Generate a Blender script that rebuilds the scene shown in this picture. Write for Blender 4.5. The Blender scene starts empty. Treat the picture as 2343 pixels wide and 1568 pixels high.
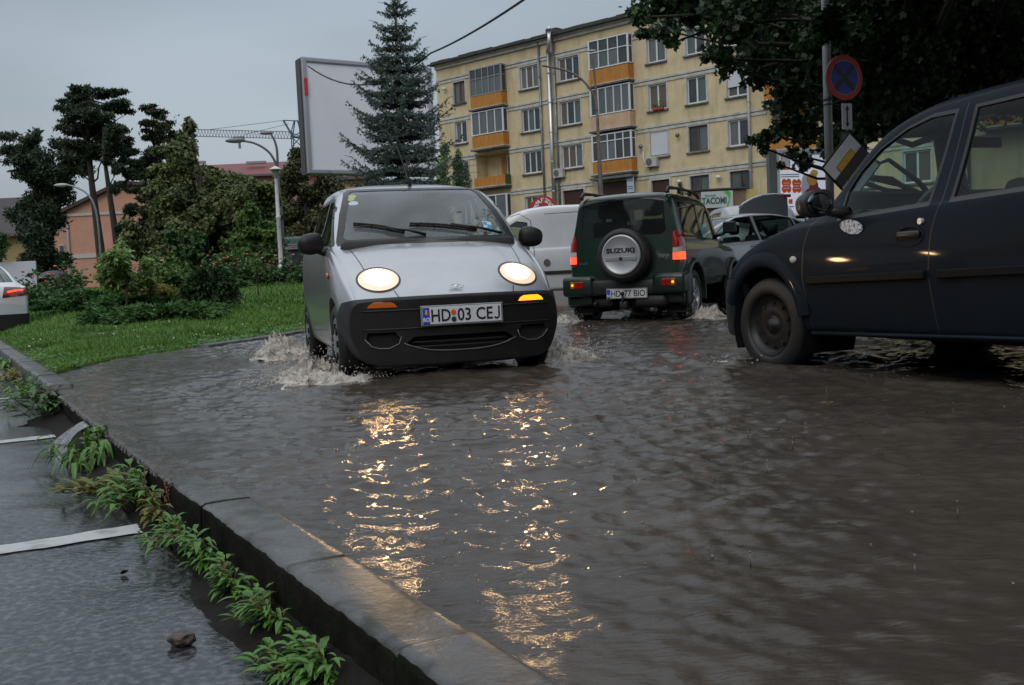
import bpy, bmesh, math, random
import numpy as np
from mathutils import Vector, Matrix, noise as mnoise
R = math.radians
SC = bpy.context.scene
COL = SC.collection
rng = np.random.default_rng(7)
random.seed(7)

# ------------------------------------------------------------------ camera
CAM_F, CAM_T, CAM_R, CAM_H = 2301.3, .0664, .0457, .6944     # focal length in survey pixels (2342 wide), tilt, roll, height
FWD = Vector((0, math.cos(CAM_T), -math.sin(CAM_T)))
UP0 = Vector((0, math.sin(CAM_T), math.cos(CAM_T)))
RT = Vector((1, 0, 0)) * math.cos(CAM_R) - UP0 * math.sin(CAM_R)
UP = UP0 * math.cos(CAM_R) + Vector((1, 0, 0)) * math.sin(CAM_R)
cd = bpy.data.cameras.new("camera")
cam = bpy.data.objects.new("camera", cd); COL.objects.link(cam)
cd.sensor_width = 36; cd.lens = 36 * CAM_F / 2342
cd.clip_start = .05; cd.clip_end = 1500
m = Matrix((RT, UP, -FWD)).transposed().to_4x4(); m.translation = (0, 0, CAM_H)
cam.matrix_world = m
SC.camera = cam

# ------------------------------------------------------------------ sky, sun, exposure
SUN_EL, SUN_AZ = R(38), R(200)          # azimuth measured from +Y clockwise: behind the camera, a little to its left
W = bpy.data.worlds.new("World"); SC.world = W; W.use_nodes = True
nt = W.node_tree; nt.nodes.clear()
def N(nt, t, **k):
    n = nt.nodes.new(t)
    for a, b in k.items(): setattr(n, a, b)
    return n
wo = N(nt, 'ShaderNodeOutputWorld'); bg = N(nt, 'ShaderNodeBackground')
sky = N(nt, 'ShaderNodeTexSky', sky_type='NISHITA', sun_disc=False)
sky.sun_elevation = SUN_EL; sky.sun_rotation = SUN_AZ; sky.dust_density = 4; sky.air_density = 1.5
tc = N(nt, 'ShaderNodeTexCoord'); sx = N(nt, 'ShaderNodeSeparateXYZ')
nt.links.new(tc.outputs['Generated'], sx.inputs[0])
ramp = N(nt, 'ShaderNodeValToRGB')      # overcast deck: dull near the horizon, brighter overhead
cr = ramp.color_ramp
SKY = [(0.0, (2.25, 2.55, 2.85)), (.12, (2.4, 2.72, 3.05)), (.32, (2.3, 2.75, 3.25)), (.55, (4.6, 5.0, 5.5)), (1.0, (8.5, 9.0, 9.6))]
while len(cr.elements) < len(SKY): cr.elements.new(.5)
for e, (p, c) in zip(cr.elements, SKY): e.position = p; e.color = (c[0], c[1], c[2], 1)
nt.links.new(sx.outputs[2], ramp.inputs[0])
# soft cloud banks
mp = N(nt, 'ShaderNodeMapping'); mp.inputs['Scale'].default_value = (1.2, 1.2, 3.2)
nz = N(nt, 'ShaderNodeTexNoise'); nz.inputs['Scale'].default_value = 1.6; nz.inputs['Detail'].default_value = 4; nz.inputs['Roughness'].default_value = .5
nt.links.new(tc.outputs['Generated'], mp.inputs[0]); nt.links.new(mp.outputs[0], nz.inputs['Vector'])
mr = N(nt, 'ShaderNodeMapRange'); mr.inputs[1].default_value = .3; mr.inputs[2].default_value = .7; mr.inputs[3].default_value = .82; mr.inputs[4].default_value = 1.2
nt.links.new(nz.outputs[0], mr.inputs[0])
# the deck behind the viewer (towards -Y) is thinner and brighter
mr2 = N(nt, 'ShaderNodeMapRange'); mr2.inputs[1].default_value = .75; mr2.inputs[2].default_value = -.8; mr2.inputs[3].default_value = 1.0; mr2.inputs[4].default_value = 1.15
nt.links.new(sx.outputs[1], mr2.inputs[0])
mm = N(nt, 'ShaderNodeMath', operation='MULTIPLY'); nt.links.new(mr.outputs[0], mm.inputs[0]); nt.links.new(mr2.outputs[0], mm.inputs[1])
vm = N(nt, 'ShaderNodeVectorMath', operation='SCALE'); nt.links.new(ramp.outputs[0], vm.inputs[0]); nt.links.new(mm.outputs[0], vm.inputs['Scale'])
mx = N(nt, 'ShaderNodeMix', data_type='RGBA'); mx.inputs[0].default_value = .93
nt.links.new(sky.outputs[0], mx.inputs[6]); nt.links.new(vm.outputs[0], mx.inputs[7])
nt.links.new(mx.outputs[2], bg.inputs[0]); bg.inputs[1].default_value = .12
nt.links.new(bg.outputs[0], wo.inputs[0])
sl = bpy.data.lights.new("sun", 'SUN'); sl.energy = .5; sl.angle = R(30); sl.color = (1, .96, .9)
so = bpy.data.objects.new("sun", sl); COL.objects.link(so)
sd = Vector((math.sin(SUN_AZ) * math.cos(SUN_EL), math.cos(SUN_AZ) * math.cos(SUN_EL), math.sin(SUN_EL)))
so.rotation_euler = sd.to_track_quat('Z', 'Y').to_euler()
SC.view_settings.view_transform = 'Standard'; SC.view_settings.look = 'None'
SC.view_settings.exposure = 0.35; SC.view_settings.gamma = 1
SC.render.engine = 'CYCLES'
SC.cycles.max_bounces = 7; SC.cycles.transparent_max_bounces = 24
SC.cycles.sample_clamp_indirect = 4; SC.cycles.caustics_reflective = False; SC.cycles.caustics_refractive = False
SC.cycles.use_denoising = True

# ------------------------------------------------------------------ survey helpers: a pixel of the survey picture plus a known depth or height -> a point of the place
def ray(u, v): return FWD + RT * ((u - 1171) / CAM_F) - UP * ((v - 784) / CAM_F)
def at(u, v, Y):
    d = ray(u, v); return Vector((0, 0, CAM_H)) + d * (Y / d.y)
def gz(u, v, z):
    d = ray(u, v); return Vector((0, 0, CAM_H)) + d * ((z - CAM_H) / d.z)
WATER = .05; LOT_Z = -.09

# ------------------------------------------------------------------ objects
def link(o, parent=None):
    COL.objects.link(o)
    if parent is not None: o.parent = parent
    return o
def tag(o, label=None, cat=None, group=None, kind=None):
    if label: o['label'] = label
    if cat: o['category'] = cat
    if group: o['group'] = group
    if kind: o['kind'] = kind
    return o
def empty(name, loc=(0, 0, 0), rz=0):
    o = bpy.data.objects.new(name, None); link(o); o.location = loc; o.rotation_euler = (0, 0, rz); o.empty_display_size = .2
    return o
def obj(name, me, mat=None, parent=None, smooth=False):
    if mat is not None:
        for mt in (mat if isinstance(mat, (list, tuple)) else [mat]): me.materials.append(mt)
    if smooth:
        me.polygons.foreach_set('use_smooth', [True] * len(me.polygons))
    return link(bpy.data.objects.new(name, me), parent)
def bmobj(name, bm, mat=None, parent=None, smooth=False):
    me = bpy.data.meshes.new(name); bm.to_mesh(me); bm.free()
    return obj(name, me, mat, parent, smooth)
def smooth_by_angle(me, deg=35):
    bm = bmesh.new(); bm.from_mesh(me); lim = R(deg)
    for f in bm.faces: f.smooth = True
    for e in bm.edges:
        if len(e.link_faces) == 2 and e.calc_face_angle(0) > lim: e.smooth = False
    bm.to_mesh(me); bm.free()
def copy_tree(o, parent=None):
    c = o.copy(); COL.objects.link(c)
    c.parent = parent
    for ch in o.children: copy_tree(ch, c)
    return c
def pydata(name, v, f, mat=None, parent=None, smooth=False):
    me = bpy.data.meshes.new(name); me.from_pydata([tuple(a) for a in v], [], f); me.update()
    return obj(name, me, mat, parent, smooth)
def npmesh(name, V, F, mat=None, parent=None, attr=None, smooth=False):
    """V (n,3), F (m,k) all faces of one size; attr = per-face float"""
    me = bpy.data.meshes.new(name); V = np.asarray(V, np.float32); F = np.asarray(F, np.int32); k = F.shape[1]
    me.vertices.add(len(V)); me.vertices.foreach_set('co', V.ravel())
    me.loops.add(F.size); me.loops.foreach_set('vertex_index', F.ravel())
    me.polygons.add(len(F)); me.polygons.foreach_set('loop_start', np.arange(0, F.size, k, dtype=np.int32)); me.polygons.foreach_set('loop_total', np.full(len(F), k, np.int32))
    me.update(calc_edges=True)
    if attr is not None:
        a = me.attributes.new('vary', 'FLOAT', 'FACE'); a.data.foreach_set('value', np.asarray(attr, np.float32))
    return obj(name, me, mat, parent, smooth)

# shapes added to a bmesh
def rotm(rx=0, ry=0, rz=0): return Matrix.Rotation(rz, 4, 'Z') @ Matrix.Rotation(ry, 4, 'Y') @ Matrix.Rotation(rx, 4, 'X')
def box(bm, c, s, rot=None, bev=0, seg=2, M=None):
    mt = Matrix.Translation(c) @ (rot or Matrix.Identity(4)) @ Matrix.Diagonal((s[0], s[1], s[2], 1))
    if M is not None: mt = M @ mt
    r = bmesh.ops.create_cube(bm, size=1, matrix=mt)
    if bev:
        es = list({e for v in r['verts'] for e in v.link_edges})
        bmesh.ops.bevel(bm, geom=es, offset=bev, segments=seg, profile=.5, affect='EDGES')
def cyl(bm, a, b, r1, r2=None, n=12, cap=True):
    a, b = Vector(a), Vector(b); d = b - a; r2 = r1 if r2 is None else r2
    mt = Matrix.Translation((a + b) / 2) @ d.to_track_quat('Z', 'Y').to_matrix().to_4x4()
    bmesh.ops.create_cone(bm, cap_ends=cap, segments=n, radius1=max(r1, 1e-4), radius2=max(r2, 1e-4), depth=d.length, matrix=mt)
def tube(bm, pts, rad, n=8):
    """one continuous tube along points; rad is a number or a list"""
    pts = [Vector(p) for p in pts]; rr = rad if isinstance(rad, (list, tuple)) else [rad] * len(pts); rings = []
    up = None
    for i, p in enumerate(pts):
        t = (pts[min(i + 1, len(pts) - 1)] - pts[max(i - 1, 0)]).normalized()
        if up is None: up = t.orthogonal().normalized()
        up = (up - t * up.dot(t)).normalized(); sd_ = t.cross(up)
        rings.append([bm.verts.new(p + (up * math.cos(2 * math.pi * k / n) + sd_ * math.sin(2 * math.pi * k / n)) * rr[i]) for k in range(n)])
    for a, b in zip(rings, rings[1:]):
        for k in range(n): bm.faces.new((a[k], a[(k + 1) % n], b[(k + 1) % n], b[k]))
    bm.faces.new(rings[0][::-1]); bm.faces.new(rings[-1])
def sphere(bm, c, r, M=None, u=16, v=10):
    if not hasattr(r, '__len__'): r = (r, r, r)
    mt = Matrix.Translation(c) @ Matrix.Diagonal((r[0], r[1], r[2], 1))
    if M is not None: mt = M @ mt
    bmesh.ops.create_uvsphere(bm, u_segments=u, v_segments=v, radius=1, matrix=mt)
def prism(bm, poly, y0, y1, M=None):
    """poly in (x,z), extruded along y"""
    a = [bm.verts.new((x, y0, z)) for x, z in poly]; b = [bm.verts.new((x, y1, z)) for x, z in poly]
    if M is not None:
        for v in a + b: v.co = M @ v.co
    n = len(poly); bm.faces.new(a); bm.faces.new(b[::-1])
    for i in range(n): bm.faces.new((a[i], b[i], b[(i + 1) % n], a[(i + 1) % n]))
def lathe(bm, prof, c=(0, 0, 0), n=24, M=None):
    """prof (r,z) about z"""
    rings = []
    for r_, z_ in prof:
        rings.append([bm.verts.new((c[0] + r_ * math.cos(2 * math.pi * k / n), c[1] + r_ * math.sin(2 * math.pi * k / n), c[2] + z_)) for k in range(n)])
    if M is not None:
        for rg in rings:
            for v in rg: v.co = M @ v.co
    for a, b in zip(rings, rings[1:]):
        for k in range(n): bm.faces.new((a[k], a[(k + 1) % n], b[(k + 1) % n], b[k]))
    return rings
def fixn(bm): bmesh.ops.recalc_face_normals(bm, faces=bm.faces)
def text_mesh(s, size=1.0, xs=1.0, bold=0.0, ext=.002, align='CENTER', shear=0):
    c = bpy.data.curves.new('txt', 'FONT'); c.body = s; c.size = size; c.align_x = align; c.align_y = 'CENTER'; c.extrude = ext; c.offset = bold; c.resolution_u = 3; c.shear = shear
    o = bpy.data.objects.new('txt', c); COL.objects.link(o)
    bpy.context.view_layer.update()
    me = bpy.data.meshes.new_from_object(o.evaluated_get(bpy.context.evaluated_depsgraph_get()))
    me.transform(Matrix.Diagonal((xs, 1, 1, 1)))
    COL.objects.unlink(o); bpy.data.objects.remove(o); bpy.data.curves.remove(c)
    return me
def text_on(name, s, M, size, mat, parent, xs=1.0, bold=0.0, ext=.002, shear=0):
    """letters lying in the local XY plane of M, facing its +Z"""
    me = text_mesh(s, size, xs, bold, ext, shear=shear); me.transform(M); me.name = name
    me.materials.clear()
    return obj(name, me, mat, parent)
def text_fit(name, s, M, w, h, mat_, parent, bold=.001):
    me = text_mesh(s, 1.0, 1.0, bold / h, .005); xs = [v.co.x for v in me.vertices]; ys = [v.co.y for v in text_mesh('H', 1.0, 1.0, bold / h, .005).vertices]
    me.transform(Matrix.Diagonal((w / (max(xs) - min(xs)), h / (max(ys) - min(ys)), .2, 1)) @ Matrix.Translation((-(max(xs) + min(xs)) / 2, -(max(ys) + min(ys)) / 2, 0))); me.transform(M); me.materials.clear()
    return obj(name, me, mat_, parent)
def frame(o, x, n):
    """matrix with origin o, local x along x, z along n"""
    n = Vector(n).normalized(); x = Vector(x); x = (x - n * x.dot(n)).normalized(); y = n.cross(x)
    mt = Matrix((x, y, n)).transposed().to_4x4(); mt.translation = Vector(o); return mt

# ------------------------------------------------------------------ materials
MATS = {}
def mat(name, col=(.5, .5, .5), rough=.5, metal=0, spec=.5, **k):
    """principled material with optional noise variation, bump, coat, emission"""
    if name in MATS: return MATS[name]
    m = bpy.data.materials.new(name); m.use_nodes = True; nt = m.node_tree; b = nt.nodes['Principled BSDF']
    b.inputs['Base Color'].default_value = (*col, 1); b.inputs['Roughness'].default_value = rough; b.inputs['Metallic'].default_value = metal
    b.inputs['Specular IOR Level'].default_value = spec
    if 'ior' in k: b.inputs['IOR'].default_value = k['ior']
    if 'coat' in k: b.inputs['Coat Weight'].default_value = k['coat']; b.inputs['Coat Roughness'].default_value = k.get('coat_rough', .05)
    if 'emit' in k: b.inputs['Emission Color'].default_value = (*k.get('emit_col', col), 1); b.inputs['Emission Strength'].default_value = k['emit']
    tcn = N(nt, 'ShaderNodeTexCoord'); src = tcn.outputs['Object']
    if 'stretch' in k:
        mp = N(nt, 'ShaderNodeMapping'); mp.inputs['Scale'].default_value = k['stretch']; nt.links.new(src, mp.inputs[0]); src = mp.outputs[0]
    if 'col2' in k:
        nz = N(nt, 'ShaderNodeTexNoise'); nz.inputs['Scale'].default_value = k.get('ns', 3); nz.inputs['Detail'].default_value = k.get('nd', 6); nz.inputs['Roughness'].default_value = .62
        nt.links.new(src, nz.inputs['Vector'])
        rp = N(nt, 'ShaderNodeMapRange'); rp.inputs[1].default_value = k.get('n0', .35); rp.inputs[2].default_value = k.get('n1', .65); nt.links.new(nz.outputs[0], rp.inputs[0])
        mx = N(nt, 'ShaderNodeMix', data_type='RGBA'); mx.inputs[6].default_value = (*col, 1); mx.inputs[7].default_value = (*k['col2'], 1)
        nt.links.new(rp.outputs[0], mx.inputs[0]); out = mx.outputs[2]
        if 'col3' in k:      # a second, larger stain layer
            nz2 = N(nt, 'ShaderNodeTexNoise'); nz2.inputs['Scale'].default_value = k.get('ns3', 1); nz2.inputs['Detail'].default_value = 8; nz2.inputs['Roughness'].default_value = .7
            src3 = tcn.outputs['Object']
            if 'stretch3' in k:
                mp3 = N(nt, 'ShaderNodeMapping'); mp3.inputs['Scale'].default_value = k['stretch3']; nt.links.new(src3, mp3.inputs[0]); src3 = mp3.outputs[0]
            nt.links.new(src3, nz2.inputs['Vector'])
            rp2 = N(nt, 'ShaderNodeMapRange'); rp2.inputs[1].default_value = k.get('m0', .52); rp2.inputs[2].default_value = k.get('m1', .7); nt.links.new(nz2.outputs[0], rp2.inputs[0])
            rp2.inputs[4].default_value = k.get('m3', 1)
            mx2 = N(nt, 'ShaderNodeMix', data_type='RGBA'); nt.links.new(out, mx2.inputs[6]); mx2.inputs[7].default_value = (*k['col3'], 1)
            nt.links.new(rp2.outputs[0], mx2.inputs[0]); out = mx2.outputs[2]
        nt.links.new(out, b.inputs['Base Color'])
        if 'rough2' in k:
            rr = N(nt, 'ShaderNodeMapRange'); rr.inputs[3].default_value = rough; rr.inputs[4].default_value = k['rough2']; nt.links.new(rp.outputs[0], rr.inputs[0]); nt.links.new(rr.outputs[0], b.inputs['Roughness'])
    if 'bump' in k:
        nb = N(nt, 'ShaderNodeTexNoise'); nb.inputs['Scale'].default_value = k.get('bs', 40); nb.inputs['Detail'].default_value = k.get('bd', 4); nt.links.new(src, nb.inputs['Vector'])
        bp = N(nt, 'ShaderNodeBump'); bp.inputs['Strength'].default_value = k['bump']; bp.inputs['Distance'].default_value = k.get('bdist', .01); nt.links.new(nb.outputs[0], bp.inputs['Height']); nt.links.new(bp.outputs[0], b.inputs['Normal'])
    MATS[name] = m
    return m
def leafmat(name, c1, c2, rough=.45, trans=.25, spec=.4):
    """foliage: colour varies leaf by leaf and in drifts; a little light passes through"""
    if name in MATS: return MATS[name]
    m = bpy.data.materials.new(name); m.use_nodes = True; nt = m.node_tree; b = nt.nodes['Principled BSDF']
    at_ = N(nt, 'ShaderNodeAttribute', attribute_name='vary'); tcn = N(nt, 'ShaderNodeTexCoord')
    nz = N(nt, 'ShaderNodeTexNoise'); nz.inputs['Scale'].default_value = .8; nz.inputs['Detail'].default_value = 3; nt.links.new(tcn.outputs['Object'], nz.inputs['Vector'])
    ad = N(nt, 'ShaderNodeMath', operation='MULTIPLY_ADD'); ad.inputs[1].default_value = .6; nt.links.new(at_.outputs['Fac'], ad.inputs[0])
    sb = N(nt, 'ShaderNodeMapRange'); sb.inputs[1].default_value = .3; sb.inputs[2].default_value = .7; sb.inputs[4].default_value = .4; nt.links.new(nz.outputs[0], sb.inputs[0]); nt.links.new(sb.outputs[0], ad.inputs[2])
    mx = N(nt, 'ShaderNodeMix', data_type='RGBA'); mx.inputs[6].default_value = (*c1, 1); mx.inputs[7].default_value = (*c2, 1); nt.links.new(ad.outputs[0], mx.inputs[0])
    nt.links.new(mx.outputs[2], b.inputs['Base Color']); b.inputs['Roughness'].default_value = rough; b.inputs['Specular IOR Level'].default_value = spec
    tr = N(nt, 'ShaderNodeBsdfTranslucent'); nt.links.new(mx.outputs[2], tr.inputs[0])
    ms = N(nt, 'ShaderNodeMixShader'); ms.inputs[0].default_value = trans; o = nt.nodes['Material Output']
    nt.links.new(b.outputs[0], ms.inputs[1]); nt.links.new(tr.outputs[0], ms.inputs[2]); nt.links.new(ms.outputs[0], o.inputs[0])
    MATS[name] = m
    return m
def glassmat(name, tint=(.75, .82, .8), rough=.02, veil=None, veil_w=0, refl=1.0, ior=1.5):
    """thin window glass: tinted transparency and a Fresnel reflection; veil = a mist of condensation on it"""
    if name in MATS: return MATS[name]
    m = bpy.data.materials.new(name); m.use_nodes = True; nt = m.node_tree; nt.nodes.remove(nt.nodes['Principled BSDF']); o = nt.nodes['Material Output']
    tr = N(nt, 'ShaderNodeBsdfTransparent'); tr.inputs[0].default_value = (*tint, 1)
    gl = N(nt, 'ShaderNodeBsdfGlossy'); gl.inputs['Roughness'].default_value = rough; gl.inputs[0].default_value = (refl, refl, refl, 1)
    fr = N(nt, 'ShaderNodeFresnel'); gm = N(nt, 'ShaderNodeNewGeometry'); im_ = N(nt, 'ShaderNodeMapRange'); im_.inputs[3].default_value = ior; im_.inputs[4].default_value = 1 / ior; nt.links.new(gm.outputs['Backfacing'], im_.inputs[0]); nt.links.new(im_.outputs[0], fr.inputs[0])
    base = tr.outputs[0]
    if veil is not None:
        df = N(nt, 'ShaderNodeBsdfDiffuse'); df.inputs[0].default_value = (*veil, 1)
        tcn = N(nt, 'ShaderNodeTexCoord'); nz = N(nt, 'ShaderNodeTexNoise'); nz.inputs['Scale'].default_value = 2.2; nz.inputs['Detail'].default_value = 5; nt.links.new(tcn.outputs['Object'], nz.inputs['Vector'])
        mr = N(nt, 'ShaderNodeMapRange'); mr.inputs[1].default_value = .35; mr.inputs[2].default_value = .7; mr.inputs[3].default_value = veil_w * .45; mr.inputs[4].default_value = veil_w * 1.3; nt.links.new(nz.outputs[0], mr.inputs[0])
        m1 = N(nt, 'ShaderNodeMixShader'); nt.links.new(mr.outputs[0], m1.inputs[0]); nt.links.new(tr.outputs[0], m1.inputs[1]); nt.links.new(df.outputs[0], m1.inputs[2]); base = m1.outputs[0]
    m2 = N(nt, 'ShaderNodeMixShader'); nt.links.new(fr.outputs[0], m2.inputs[0]); nt.links.new(base, m2.inputs[1]); nt.links.new(gl.outputs[0], m2.inputs[2]); nt.links.new(m2.outputs[0], o.inputs[0])
    MATS[name] = m
    return m

BLK = mat('black_plastic', (.018, .018, .019), .45, bump=.1, bs=300)
RUB = mat('tyre_rubber', (.012, .012, .012), .55, bump=.2, bs=90)
TRIM = mat('window_rubber', (.01, .01, .011), .35)
DARKIN = mat('dark_interior', (.02, .02, .022), .8)
SEATM = mat('seat_fabric', (.05, .055, .065), .9, col2=(.03, .033, .04), ns=30)
CHROME = mat('chrome', (.6, .6, .62), .12, 1)
LINER = mat('arch_liner', (.006, .006, .006), .9)
WHITEP = mat('plate_white', (.62, .63, .65), .35)
PLBLUE = mat('plate_blue', (.02, .07, .45), .35)
INK = mat('black_ink', (.008, .008, .009), .5)
# ------------------------------------------------------------------ car body tools.  Local frame of every car: front bumper at y=0, +y to the back, x lateral, z up
def curve(pts):
    xs = np.array([p[0] for p in pts], float); ys = np.array([p[1] for p in pts], float)
    h = np.diff(xs); d = np.diff(ys) / h; m_ = np.zeros(len(xs)); m_[0] = d[0]; m_[-1] = d[-1]
    for i in range(1, len(xs) - 1):
        if d[i - 1] * d[i] > 0:
            w1 = 2 * h[i] + h[i - 1]; w2 = h[i] + 2 * h[i - 1]; m_[i] = (w1 + w2) / (w1 / d[i - 1] + w2 / d[i])
    def f(x):
        x = min(max(x, xs[0]), xs[-1]); i = min(max(np.searchsorted(xs, x) - 1, 0), len(h) - 1); t = (x - xs[i]) / h[i]
        return float((2 * t**3 - 3 * t**2 + 1) * ys[i] + (t**3 - 2 * t**2 + t) * h[i] * m_[i] + (-2 * t**3 + 3 * t**2) * ys[i + 1] + (t**3 - t**2) * h[i] * m_[i + 1])
    return f
def chaikin(p, it=2):
    for _ in range(it):
        q = [p[0]]
        for i in range(len(p) - 1):
            a, b = p[i], p[i + 1]
            if i > 0: q.append(tuple(a[k] * .75 + b[k] * .25 for k in range(2)))
            if i < len(p) - 2: q.append(tuple(a[k] * .25 + b[k] * .75 for k in range(2)))
        q.append(p[-1]); p = q
    return p
def car_body(P, ys):
    """closed shell lofted along y; P holds curves top, bot, w (waist half width), belt, wt (half width of the top edge), crown, bow"""
    bm = bmesh.new(); rings = []
    def half(y):
        zt, zb, w, be, wt, cr_ = (P[k](y) for k in ('top', 'bot', 'w', 'belt', 'wt', 'crown'))
        ze = zt - cr_; be = min(be, ze - .01); wt = min(wt, w * .985); mid = zb + .55 * (be - zb); sl_ = P['sill'](y) if 'sill' in P else .95
        p = [(0, zb), (w * sl_ * .8, zb), (w * sl_, zb + .02), (w * (sl_ + 1) / 2 * .998, zb + .3 * (mid - zb)), (w, mid), (w * .997, mid + .6 * (be - mid)), (w * .975, be - .01), (w * .95, be + .015),
             (wt + (w * .95 - wt) * .45, be + .5 * (ze - be)), (wt + (w * .95 - wt) * .1, ze - .12 * (ze - be)), (wt * .95, ze + cr_ * .28), (wt * .5, zt - cr_ * .12), (0, zt)]
        return chaikin(p, 2)
    def bow(x, y, z): return P['bow'](y) * (abs(x) / .75) ** 2.2 + (P['lean'](y) * (z - .55) if 'lean' in P else 0)
    H = None
    for y in ys:
        hp = half(y); H = len(hp)
        ring = [bm.verts.new((x, y + bow(x, y, z), z)) for x, z in hp] + [bm.verts.new((-x, y + bow(x, y, z), z)) for x, z in hp[1:-1][::-1]]
        rings.append(ring)
    n = len(rings[0])
    for a, b in zip(rings, rings[1:]):
        for k in range(n): bm.faces.new((a[k], a[(k + 1) % n], b[(k + 1) % n], b[k]))
    for ring, y, fl in ((rings[0], ys[0], 0), (rings[-1], ys[-1], 1)):       # gridded end caps that follow the bow
        nc = 14; cols = []
        for i in range(H):
            r_, l_ = ring[i], ring[(n - i) % n] if i not in (0, H - 1) else ring[i]
            if i in (0, H - 1): cols.append([r_]); continue
            row = []
            for j in range(nc + 1):
                s = -1 + 2 * j / nc
                if j == 0: row.append(l_)
                elif j == nc: row.append(r_)
                else:
                    x = r_.co.x * s; z = r_.co.z
                    row.append(bm.verts.new((x, y + bow(x, y, z), z)))
            cols.append(row)
        for a, b in zip(cols, cols[1:]):
            if len(a) == 1: fs = [(a[0], b[j + 1], b[j]) for j in range(nc)]
            elif len(b) == 1: fs = [(a[j], a[j + 1], b[0]) for j in range(nc)]
            else: fs = [(a[j], a[j + 1], b[j + 1], b[j]) for j in range(nc)]
            for f in fs:
                try: bm.faces.new(f)
                except ValueError: pass
    bmesh.ops.remove_doubles(bm, verts=bm.verts, dist=1e-5)
    fixn(bm)
    return bm
def carve(bm, poly, ax, filt):
    """cut a convex outline, given in two axes, into the faces that pass filt; returns the faces inside it"""
    i, j = ax; poly = [tuple(p) for p in poly]
    ar = sum(poly[k][0] * poly[(k + 1) % len(poly)][1] - poly[(k + 1) % len(poly)][0] * poly[k][1] for k in range(len(poly)))
    if ar < 0: poly = poly[::-1]
    x0, x1 = min(p[0] for p in poly), max(p[0] for p in poly); y0, y1 = min(p[1] for p in poly), max(p[1] for p in poly)
    def near(f):
        a = [v.co[i] for v in f.verts]; b = [v.co[j] for v in f.verts]
        return not (max(a) < x0 or min(a) > x1 or max(b) < y0 or min(b) > y1)
    n = len(poly)
    for k in range(n):
        p, q = poly[k], poly[(k + 1) % n]; d = (q[0] - p[0], q[1] - p[1])
        if d[0] ** 2 + d[1] ** 2 < 1e-12: continue
        fs = [f for f in bm.faces if near(f) and filt(f)]
        if not fs: return []
        geom = set(fs)
        for f in fs: geom.update(f.edges); geom.update(f.verts)
        co = Vector((0, 0, 0)); co[i], co[j] = p; no = Vector((0, 0, 0)); no[i], no[j] = d[1], -d[0]
        bmesh.ops.bisect_plane(bm, geom=list(geom), dist=1e-6, plane_co=co, plane_no=no.normalized())
    bm.normal_update()
    def inside(c):
        for k in range(n):
            p, q = poly[k], poly[(k + 1) % n]
            if (q[0] - p[0]) * (c[j] - p[1]) - (q[1] - p[1]) * (c[i] - p[0]) < -1e-7: return False
        return True
    return [f for f in bm.faces if near(f) and filt(f) and inside(f.calc_center_median())]
def take(bm, faces, lip=.015, lipmat=1, push=0.0):
    """lift faces out of bm into a new bmesh (pushed along their normals), leaving a hole with an inward lip"""
    faces = list(set(faces)); fs = set(faces)
    vn = {}
    for f in faces:
        for v in f.verts: vn.setdefault(v, Vector()); vn[v] += f.normal
    edges = [e for f in faces for e in f.edges if any(g not in fs for g in e.link_faces)]
    out = bmesh.new(); mp = {}
    for f in faces:
        vs = []
        for v in f.verts:
            if v not in mp: mp[v] = out.verts.new(v.co + vn[v].normalized() * push)
            vs.append(mp[v])
        try: out.faces.new(vs).smooth = True
        except ValueError: pass
    inner = {}
    quads = []
    for e in set(edges):
        a, b = e.verts
        f = [g for g in e.link_faces if g in fs][0]
        for v in (a, b):
            if v not in inner: inner[v] = bm.verts.new(v.co - vn[v].normalized() * lip)
        quads.append((a, b, inner[b], inner[a]))
    bmesh.ops.delete(bm, geom=faces, context='FACES_ONLY')
    for q in quads:
        try:
            nf = bm.faces.new(q); nf.material_index = lipmat
        except ValueError: pass
    left_ = set(out.faces); isl = []
    while left_:
        st = [left_.pop()]; cur = []
        while st:
            f = st.pop(); cur.append(f)
            for e in f.edges:
                for g_ in e.link_faces:
                    if g_ in left_: left_.discard(g_); st.append(g_)
        isl.append(cur)
    if len(isl) > 1:
        ar = [sum(f.calc_area() for f in c) for c in isl]
        bad = [f for c, a in zip(isl, ar) if a < max(ar) * .2 for f in c]
        if bad: bmesh.ops.delete(out, geom=bad, context='FACES')
    out.normal_update()
    return out
def paint(faces, idx):
    for f in faces: f.material_index = idx
def sideof(s, k=.35): return lambda f: f.normal.x * s > k
def ellipse(c, a, b, n=28, rot=0):
    return [(c[0] + a * math.cos(t) * math.cos(rot) - b * math.sin(t) * math.sin(rot), c[1] + a * math.cos(t) * math.sin(rot) + b * math.sin(t) * math.cos(rot)) for t in [2 * math.pi * k / n for k in range(n)]]
def arch(bm, car, s, c, r, xin=.42, xout=.70):
    fs = carve(bm, ellipse(c, r, r, 36), (1, 2), lambda f: f.normal.x * s > .12 and f.calc_center_median().z < c[1] + r + .05)
    take(bm, fs, .05, 0).free()
    l = bmesh.new(); n = 22; A = []; B = []
    for k in range(n + 1):
        t = R(-25) + R(230) * k / n
        y, z = c[0] + (r + .012) * math.cos(t), c[1] + (r + .012) * math.sin(t)
        A.append(l.verts.new((s * xout, y, z))); B.append(l.verts.new((s * xin, y, z)))
    for k in range(n): l.faces.new((A[k], A[k + 1], B[k + 1], B[k]))
    l.faces.new(B)
    bmobj('wheel_arch_liner', l, LINER, car)
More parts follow.
